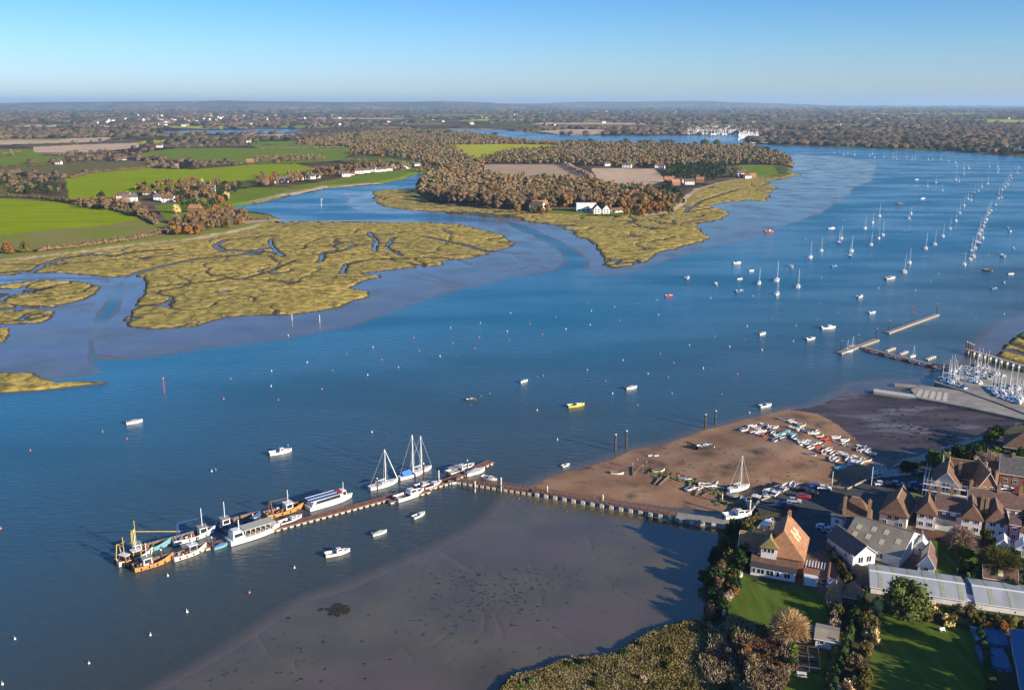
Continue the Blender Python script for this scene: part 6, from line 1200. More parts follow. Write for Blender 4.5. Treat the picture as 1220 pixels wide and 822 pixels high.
r = house('low shed with pale corrugated roof at the right edge beyond the blue gap', (1162, 725), (1245, 737), 12, 1.9, 1.2, 'gx', WALLS, CORR, over=.3, th=.12, name='shed', cat='shed'); Lr = (G(1245, 737, Zv) - G(1162, 725, Zv)).length; ro = [c for c in r.children if c.name.startswith('roof')][0]; strips(ro, Lr, (.2, .5, .8), 12, 1.9, 1.2)
house('low blue sheeted link roof between the two pale sheds', (1151, 722.5), (1161, 724.5), 11.6, 1.7, .35, 'mono', WALLS, BLUER, over=.05, th=.1, name='shed', cat='shed')
house('brown hipped sail loft with steep roof at the quay corner', (997, 628), (1036, 634), 7, 4.2, 4.4, 'hx', WALLB, ROOFB, front=[(.2, 1, 1.2, 1.2), (.7, 1, 1.2, 1.2), (.45, 3, 1.5, 1)], left=[(.5, 1, 1.4, 1.3)], chim=[(.18, -.02, 5.2), (.92, .05, 5.0)])
house('white annexe in front of the brown sail loft', (989, 630), (1003, 634), 7, 4.2, .3, 'flat', WALLW, ROOFG, front=[(.5, 2.4, 1.2, 1.1), (.5, .6, 1.2, 1.1)], left=[(.5, 2.4, 1.2, 1.1)])
house('low brown roofed range in front of the steep sail loft', (1006, 640), (1042, 647), 5.5, 3.4, 1.9, 'gx', WALLW, TP, front=[(.15, .8, 1.3, 1.3), (.4, .8, 1.3, 1.3)], doors=(.6,)); house('small white flat roofed store by the white lean wall', (1003, 648), (1020, 651), 5, 2.7, .2, 'flat', WALLW, ROOFG, front=[(.5, .7, 2.0, 1.0)], name='store', cat='store')
house('white cottage with steep half dark roof and two upper windows', (1047, 623), (1079, 630), 14, 3.8, 3.6, 'hyf', WALLW, ROOFB, front=[(.36, 2.0, 1.2, 1.2), (.64, 2.0, 1.2, 1.2), (.2, .3, 1.2, 1.2), (.8, .3, 1.2, 1.2)], left=[(.3, 1.2, 1.2, 1.2), (.7, 1.2, 1.2, 1.2)])
house('flat mossy roofed garage behind the white cottage', (1068, 606), (1091, 611), 7, 3, .2, 'flat', WALLW, noise_mat('moss', [(.12, .13, .04), (.2, .2, .08)], .8), name='garage', cat='garage')
F2 = [(.25, .9, 1.3, 1.3), (.75, .9, 1.3, 1.3), (.25, 3.2, 1.3, 1.1), (.75, 3.2, 1.3, 1.1)]
house('white hipped cottage at the left end of the terrace', (1091, 628), (1113, 632), 9, 5, 2.5, 'hyf', WALLP, ROOFB, front=F2, left=[(.4, 3.2, 1, 1), (.4, .9, 1, 1)], chim=[(.5, 1, 4.4)])
house('white recessed house with brown ridge between the first two hipped cottages', (1113, 624), (1146, 630), 8, 5.2, 2.8, 'gx', WALLP, TP, front=[(.15, 3.3, 1.2, 1.1), (.45, 3.3, 1.2, 1.1), (.8, 3.3, 1.2, 1.1), (.3, .8, 1.4, 1.3)], chim=[(0.02, .5, 4.6), (.5, .6, 4.6)], blocks=[(.3, 5, -3.6, -.1, 2.5, 1.0, 'mono', WALLW, ROOFG)])
house('pale pink hipped cottage behind the bare garden tree', (1144, 634), (1168, 638), 11, 5, 2.6, 'hyf', WALLP, ROOFB, front=F2, left=[(.3, 3.2, 1.1, 1)], chim=[(.95, .4, 4.6)])
house('pale pink hipped cottage third from the left of the terrace', (1173, 638), (1199, 642), 11, 5, 2.6, 'hyf', WALLP, ROOFB, front=[(.3, 3.2, 1.6, 1.2), (.72, 3.2, 1.2, 1.2), (.3, .8, 1.6, 1.3), (.72, .8, 1.2, 1.3)], chim=[(.0, .35, 4.4)])
house('long brown roofed house joining the pink cottages at the back', (1152, 617), (1228, 628), 7, 5.2, 3.2, 'gx', WALLP, TP, front=[(.7, 3.2, 1.2, 1.1)], chim=[(.02, .5, 5.0), (.46, .5, 5.0), (.8, .5, 5.0)])
house('deep pink narrow house front by the right hand cottages', (1201, 645), (1212, 647), 7, 5.6, 1.2, 'gx', paint('deep_pink_render', (.62, .25, .34), .8), TP, front=[(.5, 3.4, 1.1, 1.1), (.5, .9, 1.1, 1.6)])
house('white hipped cottage cut by the right edge of the terrace', (1213, 648), (1238, 652), 10, 4.6, 2.8, 'hyf', WALLW, ROOFB, front=F2)
GL = paint('white_glazing_bars', (.72, .78, .80), .3, .6)
for A, B_, l in [((1186, 656), (1202, 659), 'white glazed conservatory behind the pink cottage gardens'), ((1209, 662), (1226, 665), 'white glazed conservatory at the right edge of the gardens')]: house(l, A, B_, 4.5, 2.2, 1.6, 'gy', WALLW, GL, front=[(.25, .5, 1.2, 1.4), (.75, .5, 1.2, 1.4)], name='conservatory', cat='conservatory', over=.1, th=.08, skyl=())
r = house('cream gabled house wrapped in scaffolding above the terrace', (1108, 590), (1142, 596), 14, 4.0, 4.6, 'gy', WALLC, ROOFB, front=[(.2, 2.4, 1.5, 1.6), (.5, 2.4, 1.8, 2.6), (.8, 2.4, 1.5, 1.6), (.25, .3, 1.6, 1.5), (.75, .3, 1.6, 1.5)], chim=[(.45, .95, 6.0), (.9, .6, 5.0)], blocks=[(3, 12, 9, 17, 4.5, 4.2, 'gx', WALLB, ROOFB)])
LL = (G(1142, 596, Zv) - G(1108, 590, Zv)).length; q = MB()
for x in np.arange(-2.2, LL + 6, 2.1):
    for y in (-1.6, -.5): q.tube((x, y, 0), (x, y, 6.4), .05, n=4)
for zz in (2, 4, 5.2):
    for y in (-1.6, -.5): q.tube((-2.2, y, zz), (LL + 5.6, y, zz), .045, n=4)
for y in np.arange(-1.6, 12, 2.2): q.tube((-2.2, y, 0), (-2.2, y, 6.4), .05, n=4); q.tube((-1.2, y, 0), (-1.2, y, 6.4), .05, n=4)
for zz in (2, 4): q.tube((-2.2, -1.6, zz), (-2.2, 11.6, zz), .045, n=4); q.box(-2.2, LL + 5.6, -1.5, -.6, zz - .05, zz)
o = q.build('scaffolding', ALU, r)
house('small orange roofed cottage with white chimney behind the scaffolded house', (1156, 575), (1173, 579), 5.5, 2.8, 2.6, 'gx', WALLB, ROOFO, chim=[(.75, .5, 4.0)], front=[(.4, .9, 1.1, 1.1)]); house('orange roofed outbuilding right of the white chimney', (1171, 566), (1187, 569), 4.5, 3, 1.8, 'gx', WALLB, ROOFO, name='outbuilding', cat='outbuilding', front=[(.5, .9, 1, 1)])
house('brick gabled house with orange slope and two front windows', (1164, 595), (1187, 600), 13, 4.6, 4.6, 'gy', WALLB, ROOFO, front=[(.28, 3.2, 1.4, 1.2), (.72, 3.2, 1.4, 1.2)], chim=[(.3, .85, 5.0), (.95, .1, 4.2)], rot=-10)
house('dark roofed house in the trees at the right edge above the road', (1190, 577), (1236, 584), 9, 4.4, 4.2, 'gx', WALLB, ROOFG, front=[(.15, 1, 1.3, 1.3), (.4, 1, 1.3, 1.3), (.7, 1, 1.3, 1.3), (.4, 3, 1.3, 1)], chim=[(.3, .5, 4.8)])
house('brown hipped bungalow at the right edge below the boatyard', (1195, 541), (1240, 548), 12, 3.2, 4.0, 'hx', WALLB, ROOFB, front=[(.3, .8, 1.6, 1.3), (.7, .8, 1.6, 1.3)])
house('small white gabled hut between workshop and lawn', (1088, 660), (1105, 663), 4.5, 2.8, 1.8, 'gy', WALLW, TRIM, front=[(.5, 1.1, 1.2, 1.1)], name='hut', cat='hut')
house('little brown roofed building with dark slatted slope beside the long shed', (1093, 682), (1112, 686), 8, 2.8, 3.0, 'gy', WALLW, TP, front=[(.5, 1, 1.2, 1)], skyl=[(.3, .5, -1), (.5, .5, -1), (.7, .5, -1)], name='outbuilding', cat='outbuilding')
house('terracotta roofed summerhouse with white windows on the lawn edge', (984, 719), (1001, 723), 6.5, 2.5, 3.0, 'hy', WALLW, ROOFO, front=[(.28, .7, 1.3, 1.3), (.72, .7, 1.3, 1.3)], name='summerhouse', cat='summerhouse', blocks=[(3.2, 7.5, 2.4, 6.6, 2.6, 2.6, 'hx', WALLB, ROOFO)])
house('grey roofed garden shed beside the white trellis', (971, 770), (996, 775), 6, 2.4, .8, 'gx', WALLS, ROOFM, name='garden_shed', cat='shed', front=[(.3, .9, 1, .9)])
house('long brown tiled outhouse under the big olive tree', (1172, 695), (1210, 701), 5, 2.2, 1.9, 'gx', WALLB, ROOFB, name='outhouse', cat='outhouse', skyl=[(.5, .5, -1)])
house('blue sheeted barn at the bottom right corner', (1219, 842), (1266, 850), 25, 3.0, 1.8, 'gy', WALLS, BLUER, name='barn', cat='barn', front=[(.4, 1, 1.5, 1.2)], rot=-22, L=12)
for A, B_, dp, l in [((1163, 768), (1203, 773), 7, 'upper blue tarpaulin covered stack beside the lower lawn'), ((1172, 797), (1206, 801), 8, 'lower blue tarpaulin covered stack beside the lower lawn')]:
    a = G(*A, Zv); b_ = G(*B_, Zv); d = b_ - a; r = empty('covered_stack', l, 'tarpaulin stack', a, math.atan2(d.y, d.x)); LL = d.length; q = MB(); n = 9
    q.loft([[(LL * i / (n - 1), 0, 0), (LL * i / (n - 1), .15, .9 + .15 * math.sin(i * 2)), (LL * i / (n - 1), dp / 2, 1.15 + .2 * math.sin(i * 1.7)), (LL * i / (n - 1), dp - .15, .9), (LL * i / (n - 1), dp, 0)] for i in range(n)]); q.build('tarpaulin', BLUER, r)
    q = MB(); [q.box(LL * k / 4 + .3, LL * k / 4 + .5, -.12, .08, 0, .25) for k in range(4)]; q.build('weight', CONC, r)
# garden walls, fences, furniture
def wall(label, pts_, h, t_, mat, cat='wall', name='garden_wall', z=Zv):
    W = [G(a, b_, z) for a, b_ in pts_]; r = empty(name, label, cat, W[0]); q = MB()
    for a, b_ in zip(W[:-1], W[1:]):
        a = a - W[0]; b_ = b_ - W[0]; d = (b_ - a).normalized(); nn = Vector((-d.y, d.x, 0)) * t_ / 2; a2 = a - d * t_ * .5; b2 = b_ + d * t_ * .5
        q.add([a2 + nn, a2 - nn, b2 - nn, b2 + nn] + [v + Vector((0, 0, h)) for v in (a2 + nn, a2 - nn, b2 - nn, b2 + nn)], [(0, 3, 2, 1), (4, 5, 6, 7), (0, 1, 5, 4), (1, 2, 6, 5), (2, 3, 7, 6), (3, 0, 4, 7)])
    q.build('wall_body' if cat == 'wall' else 'fence_body', mat, r); c = MB()
    for p in W: p = p - W[0]; c.box(p.x - t_, p.x + t_, p.y - t_, p.y + t_, 0, h + .12)
    c.build('pier' if cat == 'wall' else 'fence_post', mat, r); return r
wall('low pale wall along the left side of the inn lawn', [(883, 686), (871, 711), (862, 732)], .9, .35, CONC); wall('brown garden wall in front of the white terrace cottages', [(1098, 638), (1131, 644), (1142, 649)], 1.6, .3, WALLB); wall('white side wall left of the dark slate workshop', [(995, 650), (1005, 662), (1016, 677)], 3.2, .3, WALLW)
wall('timber fence along the right side of the inn courtyard', [(984, 652), (996, 668), (1014, 694)], 1.7, .12, WOOD, 'fence', 'fence'); wall('quay wall of pale stone beside the wooden hulk', [(892, 614), (899, 604), (903, 598), (930, 587), (948, 578)], .45, .3, CONCG, z=Zv); wall('low wall between car park and beach', [(950, 577), (985, 579), (1010, 583), (1035, 571)], .6, .25, CONCG)
wall('fence behind the lower lawn under the corrugated shed', [(1040, 722), (1060, 727), (1110, 736), (1160, 746)], 1.6, .12, WOOD, 'fence', 'fence'); wall('garden fence between the terrace gardens', [(1142, 650), (1143, 668), (1140, 684)], 1.6, .12, WOOD, 'fence', 'fence')
wall('hedge bank wall by the far road', [(1120, 552), (1150, 543), (1185, 534)], 1.2, .4, WALLB)
p = G(955, 805, Zv); r = empty('garden_table', 'pale picnic table on the shaded garden grass at the bottom', 'picnic table', p, -.2); q = MB(); q.box(-1, 1, -.4, .4, .7, .78); q.build('table_top', DECK, r)
for s_ in (-1, 1): q = MB(); q.box(-1, 1, s_ * .8 - .15, s_ * .8 + .15, .42, .48); q.build('bench_seat', DECK, r)
for s_ in (-.7, .7): q = MB(); q.box(s_ - .05, s_ + .05, -.8, .8, .3, .4); q.box(s_ - .05, s_ + .05, -.4, -.3, 0, .7); q.box(s_ - .05, s_ + .05, .3, .4, 0, .7); q.build('leg', DECK, r)
p = G(951, 800, Zv); r = empty('fruit_cage', 'timber framed vegetable cage beside the garden shed', 'fruit cage', p, -.25); q = MB()
for x in (0, 2.2, 4.4):
    for y in (0, 4, 8): q.box(x - .06, x + .06, y - .06, y + .06, 0, 1.5)
for y in (0, 4, 8): q.box(0, 4.4, y - .05, y + .05, 1.5, 1.6)
for x in (0, 2.2, 4.4): q.box(x - .05, x + .05, 0, 8, 1.6, 1.68)
q.build('frame', WOOD, r); q = MB(); q.box(.3, 4.1, .4, 3.6, 0, .35); q.box(.3, 4.1, 4.4, 7.6, 0, .35); q.build('raised_bed', DARKT, r)
p = G(958, 752, Zv); r = empty('trellis', 'white garden trellis beside the golden tree', 'trellis', p, -.25); q = MB()
for k in range(9): q.box(k * .55, k * .55 + .07, 0, .07, 0, 2.0)
for k in range(5): q.box(0, 4.5, -.05, 0, .3 + k * .4, .36 + k * .4)
q.build('lattice', TRIM, r); q = MB(); q.box(-.1, 0, -.1, .1, 0, 2.2); q.box(4.5, 4.6, -.1, .1, 0, 2.2); q.build('trellis_post', TRIM, r)
p = G(1123, 752, Zv); r = empty('garden_bench', 'small white bench on the shaded lower lawn', 'garden seat', p, .1); q = MB(); q.box(-.6, .6, -.25, .25, .4, .46); q.build('seat', TRIM, r); q = MB(); q.box(-.6, .6, .2, .26, .46, .95); q.build('backrest', TRIM, r)
for x in (-.5, .5): q = MB(); q.box(x - .04, x + .04, -.22, .22, 0, .4); q.build('leg', TRIM, r)
# cars
CW = pri('tyre', (.02, .02, .02), .8)[0]
def car_proto(cm):
    r = empty('parked_car', 'c', 'car'); W_ = .86
    prof = [(-2.1, .35), (-2.15, .8), (-2.0, .95), (-1.1, 1.0), (1.0, .98), (1.95, .82), (2.12, .6), (2.1, .35)]
    secs = [[(x, -W_ * k, z) for x, z in prof] for k in (1, .98)]; mb = MB(); n = len(prof); V_ = [(x, y * W_ * (1 if z < .9 else .94), z) for y in (-1, 1) for x, z in prof]
    mb.add(V_, [tuple(range(n))[::-1], tuple(range(n, 2 * n))] + [(i, (i + 1) % n, n + (i + 1) % n, n + i) for i in range(n)]); mb.build('body', cm, r)
    mb = MB(); B_ = [(-1.95, .98), (-1.35, 1.42), (.15, 1.42), (1.0, .98)]; V_ = [(x, y * (.80 if z < 1 else .66), z) for y in (-1, 1) for x, z in B_]; mb.add(V_, [(3, 2, 1, 0), (4, 5, 6, 7), (0, 1, 5, 4), (2, 3, 7, 6), (1, 2, 6, 5), (3, 0, 4, 7)]); g = mb.build('windows', GLASS, r)
    mb = MB(); mb.box(-1.35, .18, -.68, .68, 1.41, 1.47); mb.build('roof', cm, r)
    for x in (-1.3, 1.3):
        for y in (-.86, .86): q = MB(); q.tube((x, y - .1, .32), (x, y + .1, .32), .33, n=10); q.build('wheel', CW, r)
    for y in (-.6, .6): q = MB(); q.box(2.06, 2.15, y - .18, y + .18, .6, .76); q.build('headlight', TRIM, r)
    return r
cars = {k: car_proto(paint('car_paint_' + k, c, .25, .6, .03)) for k, c in dict(red=(.35, .02, .02), black=(.015, .015, .018), white=(.75, .75, .74), blue=(.03, .10, .32), silver=(.42, .43, .45), green=(.03, .10, .07)).items()}
CP = Pool(cars)
for k, x, y, a, l in [('red', 957, 593, -15, 'dark red car in the middle of the quay car park'), ('black', 958, 585, -20, 'black car behind the dark red one'), ('black', 966, 588.5, -20, 'black car right of the dark red one'), ('red', 943, 606, 20, 'red car behind the inn chimney'), ('blue', 935, 603, 10, 'blue car left of the red one by the inn'), ('silver', 946, 598, -15, 'silver car between quay and inn'),
    ('blue', 973, 581, -15, 'blue car by the beach wall'), ('white', 982, 583, -15, 'white car at the right end of the beach wall'), ('silver', 932, 584.5, 60, 'silver car parked facing the beach'), ('white', 923, 590, 55, 'white car nearest the boats on the quay'), ('white', 981, 630, -20, 'white car in front of the white annexe'), ('silver', 988, 634, -20, 'silver car second in front of the white annexe'), ('silver', 995, 637.5, -15, 'silver car furthest right in front of the annexe'),
    ('blue', 986, 695, 40, 'dark blue car in the inn courtyard by the summerhouse'), ('white', 1050, 578, -5, 'white car left on the shaded road'), ('black', 1060, 579, -5, 'black car between two cars on the shaded road'), ('silver', 1069, 578, -8, 'silver car on the shaded road'), ('blue', 1091, 579, -10, 'blue car beside the scaffolding'), ('black', 1084, 584, -10, 'black car below the blue one near the scaffolding'), ('green', 1098, 566, 10, 'green car at the top of the road'), ('white', 1200, 584, -12, 'white car on the lane at the right edge'), ('red', 1214, 588, -12, 'red car on the lane at the right edge')]:
    o = CP.put(k, x, y, a, 1.0, label=l, group='parked cars', z=Zv + .01)
for i in range(12):
    x = 1046 + (i % 6) * 6 + random.uniform(-1, 1); y = 563.5 + (i // 6) * 4.5 - (i % 6) * .6; DP.put(random.choice(['wc', 'gc', 'w', 'b', 'cream', 'wb']), x, y, random.uniform(-30, 40), 1.2, label=f'boat {"leftmost" if i % 6 == 0 else NUM[i % 6] + " from the left"} in the {"back" if i < 6 else "front"} row of the shaded boat park', group='boats in the shaded boat park', z=Zv)
for i, (x, y) in enumerate([(920, 584.5), (926, 582), (936, 580), (944, 578.5), (912, 589)]): DP.put(['w', 'cream', 'b', 'w', 'gc'][i], x, y, 20 + 15 * i, 1.3, label=f'boat {"leftmost" if i == 4 else NUM[i + 1] + " from the left"} on the quay edge above the beach', group='boats on the quay edge', z=Zv)
for i, (x, y, h) in enumerate([(893, 611, 4), (991, 580, 5), (1038, 578, 6), (1122, 560, 5)]): pile(x, y, h, ['pale post at the quay corner by the hulk', 'white flagpole at the end of the beach wall', 'thin lamp post by the brown sail loft', 'post beside the far road'][i], None, .1 if i else .3, post=ALU if i else CONC, z=Zv, rings=False, name='post')
def near_tree(label, px, py, Rr, H, kind, seed, lobes=14, n=1500, cs=.34, asp=.7, base=None, core=.75, name=None, cat='tree', limbs=6):
    r = empty(name or KN[kind][0], label, cat, on(px, py), random.uniform(0, 6)); V_, F_ = crown_np(seed, Rr, H, base if base is not None else H * .22, lobes, n, cs, asp, core=core)
    me = mesh_poly('crown', V_, F_, LM[kind]); o = bpy.data.objects.new('crown', me); col.objects.link(o); o.parent = r
    trunk_mb(H * .8, max(.12, Rr * .055), limbs, Rr * .8, seed).build('trunk', BARK, r); return r
def bare_tree(label, px, py, Rr, H, kind, seed, n=2600, cs=.3):
    "leafless crown: a fan of thin twigs rather than leaf masses"
    r = empty(KN[kind][0], label, 'tree', on(px, py)); rg = np.random.default_rng(seed); d = rg.normal(size=(n, 3)); d[:, 2] = np.abs(d[:, 2]) * .9 - .15; d /= np.linalg.norm(d, axis=1)[:, None]
    c = np.array([0, 0, H * .42]); rr = rg.uniform(.25, 1, n) ** .55; lump = 1 + .22 * fbm(d[:, 0] * 3 + seed, d[:, 1] * 3 + d[:, 2] * 2, 1, 3, seed)
    P = c + d * (rr * lump)[:, None] * np.array([Rr, Rr, H * .58]); sd_ = np.cross(d, rg.normal(size=(n, 3))); sd_ /= np.linalg.norm(sd_, axis=1)[:, None]; w_ = .055; ln = (cs * rg.uniform(1, 2.6, n))[:, None]; dd = d + rg.normal(size=(n, 3)) * .35
    V_ = np.stack([P - dd * ln - sd_ * w_, P - dd * ln + sd_ * w_, P + dd * ln + sd_ * w_ * .4, P + dd * ln - sd_ * w_ * .4], 1).reshape(-1, 3)
    o = np_mesh('crown', V_, np.arange(n * 4).reshape(-1, 4), LM[kind], r)
    tb = trunk_mb(H * .9, max(.16, Rr * .05), 9, Rr * .9, seed); 
    rd = random.Random(seed)
    for k in range(26): a = rd.uniform(0, 6.28); q_ = rd.uniform(.3, .9); tb.tube((0, 0, H * rd.uniform(.2, .5)), (math.cos(a) * Rr * q_, math.sin(a) * Rr * q_, H * rd.uniform(.45, .95)), .07, .03, 4)
    tb.build('trunk', BARK, r); return r
near_tree('large dark round evergreen tree in front of the long corrugated shed', 1077, 737, 5.6, 11, 'olive', 5, 22, 3600, .34, 1) if False else near_tree('large dark round evergreen tree in front of the long corrugated shed', 1077, 739, 5.4, 10.0, 'holm', 5, 34, 4200, .30)
bare_tree('golden leafless looking tree on the edge of the inn lawn', 939, 766, 4.3, 8.0, 'gold', 3, 5200, .26)
bare_tree('bare pinkish brown tree before the white terrace houses', 1142, 660, 3.8, 8.5, 'pale', 9, 3600); near_tree('bright green bush at the foot of the bare garden tree', 1148, 668, 2.6, 4.2, 'green', 21, 9, 900, .26, base=.3)
bare_tree('wide olive twigged tree behind the long brown outhouse', 1188, 686, 5.0, 8.0, 'olive', 13, 5200, .3); near_tree('small olive tree by the conservatory', 1174, 652, 2.3, 5.5, 'olive', 31, 8, 800, .26)
bare_tree('pale rounded winter tree above the scaffolded house', 1178, 560, 5.0, 6.2, 'pale', 17, 3600)
random.seed(11); k = 0
DARKS = [(1120, 556, 3.4), (1130, 551, 3.6), (1141, 549, 4.0), (1150, 552, 3.6), (1112, 551, 2.8), (1160, 546, 3.4), (1195, 556, 3.6), (1206, 560, 4.2), (1218, 563, 4), (1213, 552, 3.8), (1146, 560, 2.4), (1173, 545, 3), (1186, 550, 3.2), (1078, 562, 2.4), (1090, 558, 2.0), (1188, 520, 3.0), (1180, 525, 2.6)]
for i, (x, y, s) in enumerate(DARKS): near_tree(f'dark evergreen {"tree" if s > 3.3 else "bush"} {"leftmost" if i == 0 else NUM[i] + " counted"} along the creek bank above the village roofs', x, y, s, s * 1.45, 'dark' if i % 4 else 'green', 40 + i, 9, 700, .34, base=.6)
def fill_shrubs(pxpoly, sp, rlo, rhi, mix, where, cat='shrub', n=420, cs=.26, hk=1.25, name='shrub'):
    P_ = inside_pts(pxpoly, sp); P_ = P_[np.argsort(P_[:, 0])]
    protos = {}
    for i, (x, y, s) in enumerate(P_):
        kd = random.choices(list(mix), list(mix.values()))[0]; v = random.randrange(3); key = (kd, v)
        if key not in SHR:
            r = empty(name, '', cat); V_, F_ = crown_np(300 + v * 13 + len(SHR), 1.0, 1.35, .1, 8, n, .11, .7, core=.85); me = mesh_poly('crown', V_, F_, LM[kd]); o = bpy.data.objects.new('crown', me); col.objects.link(o); o.parent = r
            trunk_mb(1.0, .06, 4, .7, v).build('stem', BARK, r); SHR[key] = r
        else: r = copy_tree(SHR[key])
        rad = random.uniform(rlo, rhi); r.location = (x, y, gz(x, y)[0] - .1); r.scale = (rad, rad, rad * hk * random.uniform(.8, 1.2)); r.rotation_euler = (0, 0, random.uniform(0, 6.28))
        adj = {'dark': 'dark evergreen', 'olive': 'dull olive', 'green': 'fresh green', 'bare': 'brown leafless', 'pale': 'pale twiggy', 'gold': 'yellow', 'rust': 'rusty brown'}[kd]; px_ = PX(x, y, 2)[0]
        r['label'] = f'{adj} shrub {"leftmost" if i == 0 else (NUM[i] + " from left" if i < len(NUM) else "far right one")} {where}'; r['group'] = 'shrubs ' + where; r['category'] = cat
SHR = {}
fill_shrubs([(858, 642), (880, 628), (896, 632), (900, 655), (893, 672), (880, 690), (868, 712), (856, 738), (846, 742), (842, 716), (844, 682)], 3.0, 1.5, 2.6, {'dark': .5, 'olive': .2, 'bare': .3}, 'on the bank between mud and inn', hk=1.25)
fill_shrubs([(858, 700), (876, 688), (880, 696), (868, 722), (858, 735), (852, 728)], 2.4, .8, 1.5, {'rust': .5, 'pale': .5}, 'of the brown reedy edge left of the lawn')
fill_shrubs([(1030, 724), (1046, 728), (1042, 762), (1034, 800), (1026, 850), (1001, 850), (1012, 800), (1021, 760)], 3.0, 1.2, 2.3, {'olive': .4, 'green': .2, 'gold': .18, 'bare': .22}, 'beside the dark lane at the bottom', hk=1.5)
fill_shrubs([(990, 726), (1006, 730), (1003, 752), (992, 752)], 2.6, 1.2, 1.9, {'olive': .7, 'pale': .3}, 'between summerhouse and garden shed', hk=1.5)
fill_shrubs([(1095, 728), (1160, 736), (1206, 744), (1206, 760), (1160, 751), (1095, 742)], 2.6, 1.3, 2.3, {'olive': .4, 'bare': .25, 'rust': .25, 'gold': .1}, 'in the border under the corrugated sheds', hk=1.3)
fill_shrubs([(935, 772), (955, 768), (968, 776), (950, 782), (948, 800), (930, 800)], 3.2, 1.0, 2.0, {'dark': .5, 'green': .3, 'olive': .2}, 'in the garden below the golden tree')
fill_shrubs([(1145, 668), (1166, 672), (1170, 690), (1150, 692)], 2.6, 1.0, 2.0, {'dark': .5, 'green': .3, 'olive': .2}, 'in the terrace back gardens'); fill_shrubs([(1185, 600), (1212, 603), (1216, 610), (1190, 607)], 2.4, .9, 1.6, {'green': .6, 'olive': .4}, 'behind the pink cottages')
fill_shrubs([(1208, 664), (1232, 668), (1230, 690), (1210, 684)], 3, 1.2, 2.2, {'dark': .6, 'olive': .4}, 'at the right edge of the gardens'); fill_shrubs([(986, 652), (998, 664), (1018, 694), (1010, 698), (990, 670)], 2.4, .7, 1.3, {'olive': .5, 'dark': .5}, 'along the courtyard fence')
fill_shrubs([(1182, 690), (1240, 700), (1240, 716), (1182, 706)], 3.4, 1.2, 2.0, {'dark': .6, 'olive': .4}, 'behind the right corrugated shed'); fill_shrubs([(1110, 558), (1180, 540), (1205, 545), (1160, 562)], 4.5, 1.6, 2.8, {'dark': .8, 'olive': .2}, 'in the dark wooded bank', hk=1.5)
hedge('tall dark hedge along the right side of the lane', [(1028, 708), (1016, 748), (1004, 786), (990, 835)], 3.0, 1.3, 'dark', z=Zv, cs=.3); hedge('brown clipped hedge on the left side of the lane', [(1004, 758), (995, 790), (984, 835)], 1.8, 2.2, 'olive', z=Zv, cs=.22)
hedge('long ivy hedge in front of the pale corrugated sheds', [(1092, 729), (1120, 733), (1150, 737.5), (1225, 748)], 2.6, 1.6, 'olive', z=Zv, cs=.25)
hedge('dark hedge at the bottom of the inn lawn', [(862, 738), (885, 748), (918, 755), (955, 757)], 1.6, 1.5, 'dark', z=Zv, cs=.25); hedge('hedge between the lower lawn and the covered stacks', [(1166, 754), (1172, 775), (1180, 810), (1184, 850)], 2.2, 1.6, 'dark', z=Zv, cs=.25)
# the tall garden trees just right of the view, whose shade lies over the lower lawn
for i, t_ in enumerate((-22, -14, -7, 0, 7)):
    x, y = 122 + t_ * .59, 156 + t_ * .81; px_, py_ = PX(x, y, LAND); near_tree('tall evergreen tree outside the right edge, ' + ['nearest', 'second', 'third', 'fourth', 'farthest'][i] + ' of the row by the blue barn', px_, py_, 5.2, 16, 'dark', 70 + i, 16, 900, .5, base=1.5)
# --- rough scrub and reeds in the foreground
def tufts(name, pxpoly, n, h, mat, w_=.05, spread=.5, blades=5, seed=1, clump=0):
    P = poly(pxpoly, 1.0); rg = np.random.default_rng(seed); mn = P.min(0); mx = P.max(0); X = rg.uniform(mn[0], mx[0], n); Y = rg.uniform(mn[1], mx[1], n); k_ = (sdf(P, X, Y, 20) + 2.5 * fbm(X, Y, 5, 3, 3) > 0)
    if clump: k_ &= fbm(X, Y, clump, 3, seed) > -.08
    X, Y = X[k_], Y[k_]; z, c, s = terrain(X, Y); ok_ = (c == 2) | (c == 6); X, Y, z = X[ok_], Y[ok_], z[ok_]; m_ = len(X)
    X = np.repeat(X, blades); Y = np.repeat(Y, blades); z = np.repeat(z, blades); H_ = np.repeat(h * rg.uniform(.6, 1.35, m_) * (1 + .5 * fbm(X[::blades], Y[::blades], 6, 2, 9)), blades) * rg.uniform(.7, 1.1, m_ * blades)
    a = rg.uniform(0, 6.28, m_ * blades); lean = rg.uniform(.1, spread, m_ * blades) * H_; dx, dy = np.cos(a), np.sin(a); ww = w_ * rg.uniform(.6, 1.6, m_ * blades); ox = rg.normal(0, .12, m_ * blades); oy = rg.normal(0, .12, m_ * blades)
    B0 = np.stack([X + ox - dy * ww, Y + oy + dx * ww, z - .1], 1); B1 = np.stack([X + ox + dy * ww, Y + oy - dx * ww, z - .1], 1); T1 = np.stack([X + ox + dx * lean + dy * ww * 1.4, Y + oy + dy * lean - dx * ww * 1.4, z + H_], 1); T0 = np.stack([X + ox + dx * lean - dy * ww * 1.4, Y + oy + dy * lean + dx * ww * 1.4, z + H_ * .95], 1)
    V_ = np.stack([B0, B1, T1, T0], 1).reshape(-1, 3); return tag(np_mesh(name, V_, np.arange(len(V_)).reshape(-1, 4), mat), kind='stuff')
SCR = noise_mat('scrub_olive', [(.07, .065, .022), (.22, .18, .06), (.33, .26, .12)], .22, .95, 0, island=.7); REE = noise_mat('brown_reeds', [(.11, .058, .034), (.24, .14, .085)], .25, .95, 0, island=.7); PAL = noise_mat('pale_reeds', [(.24, .19, .11), (.36, .30, .19)], .3, .95, 0, island=.5)
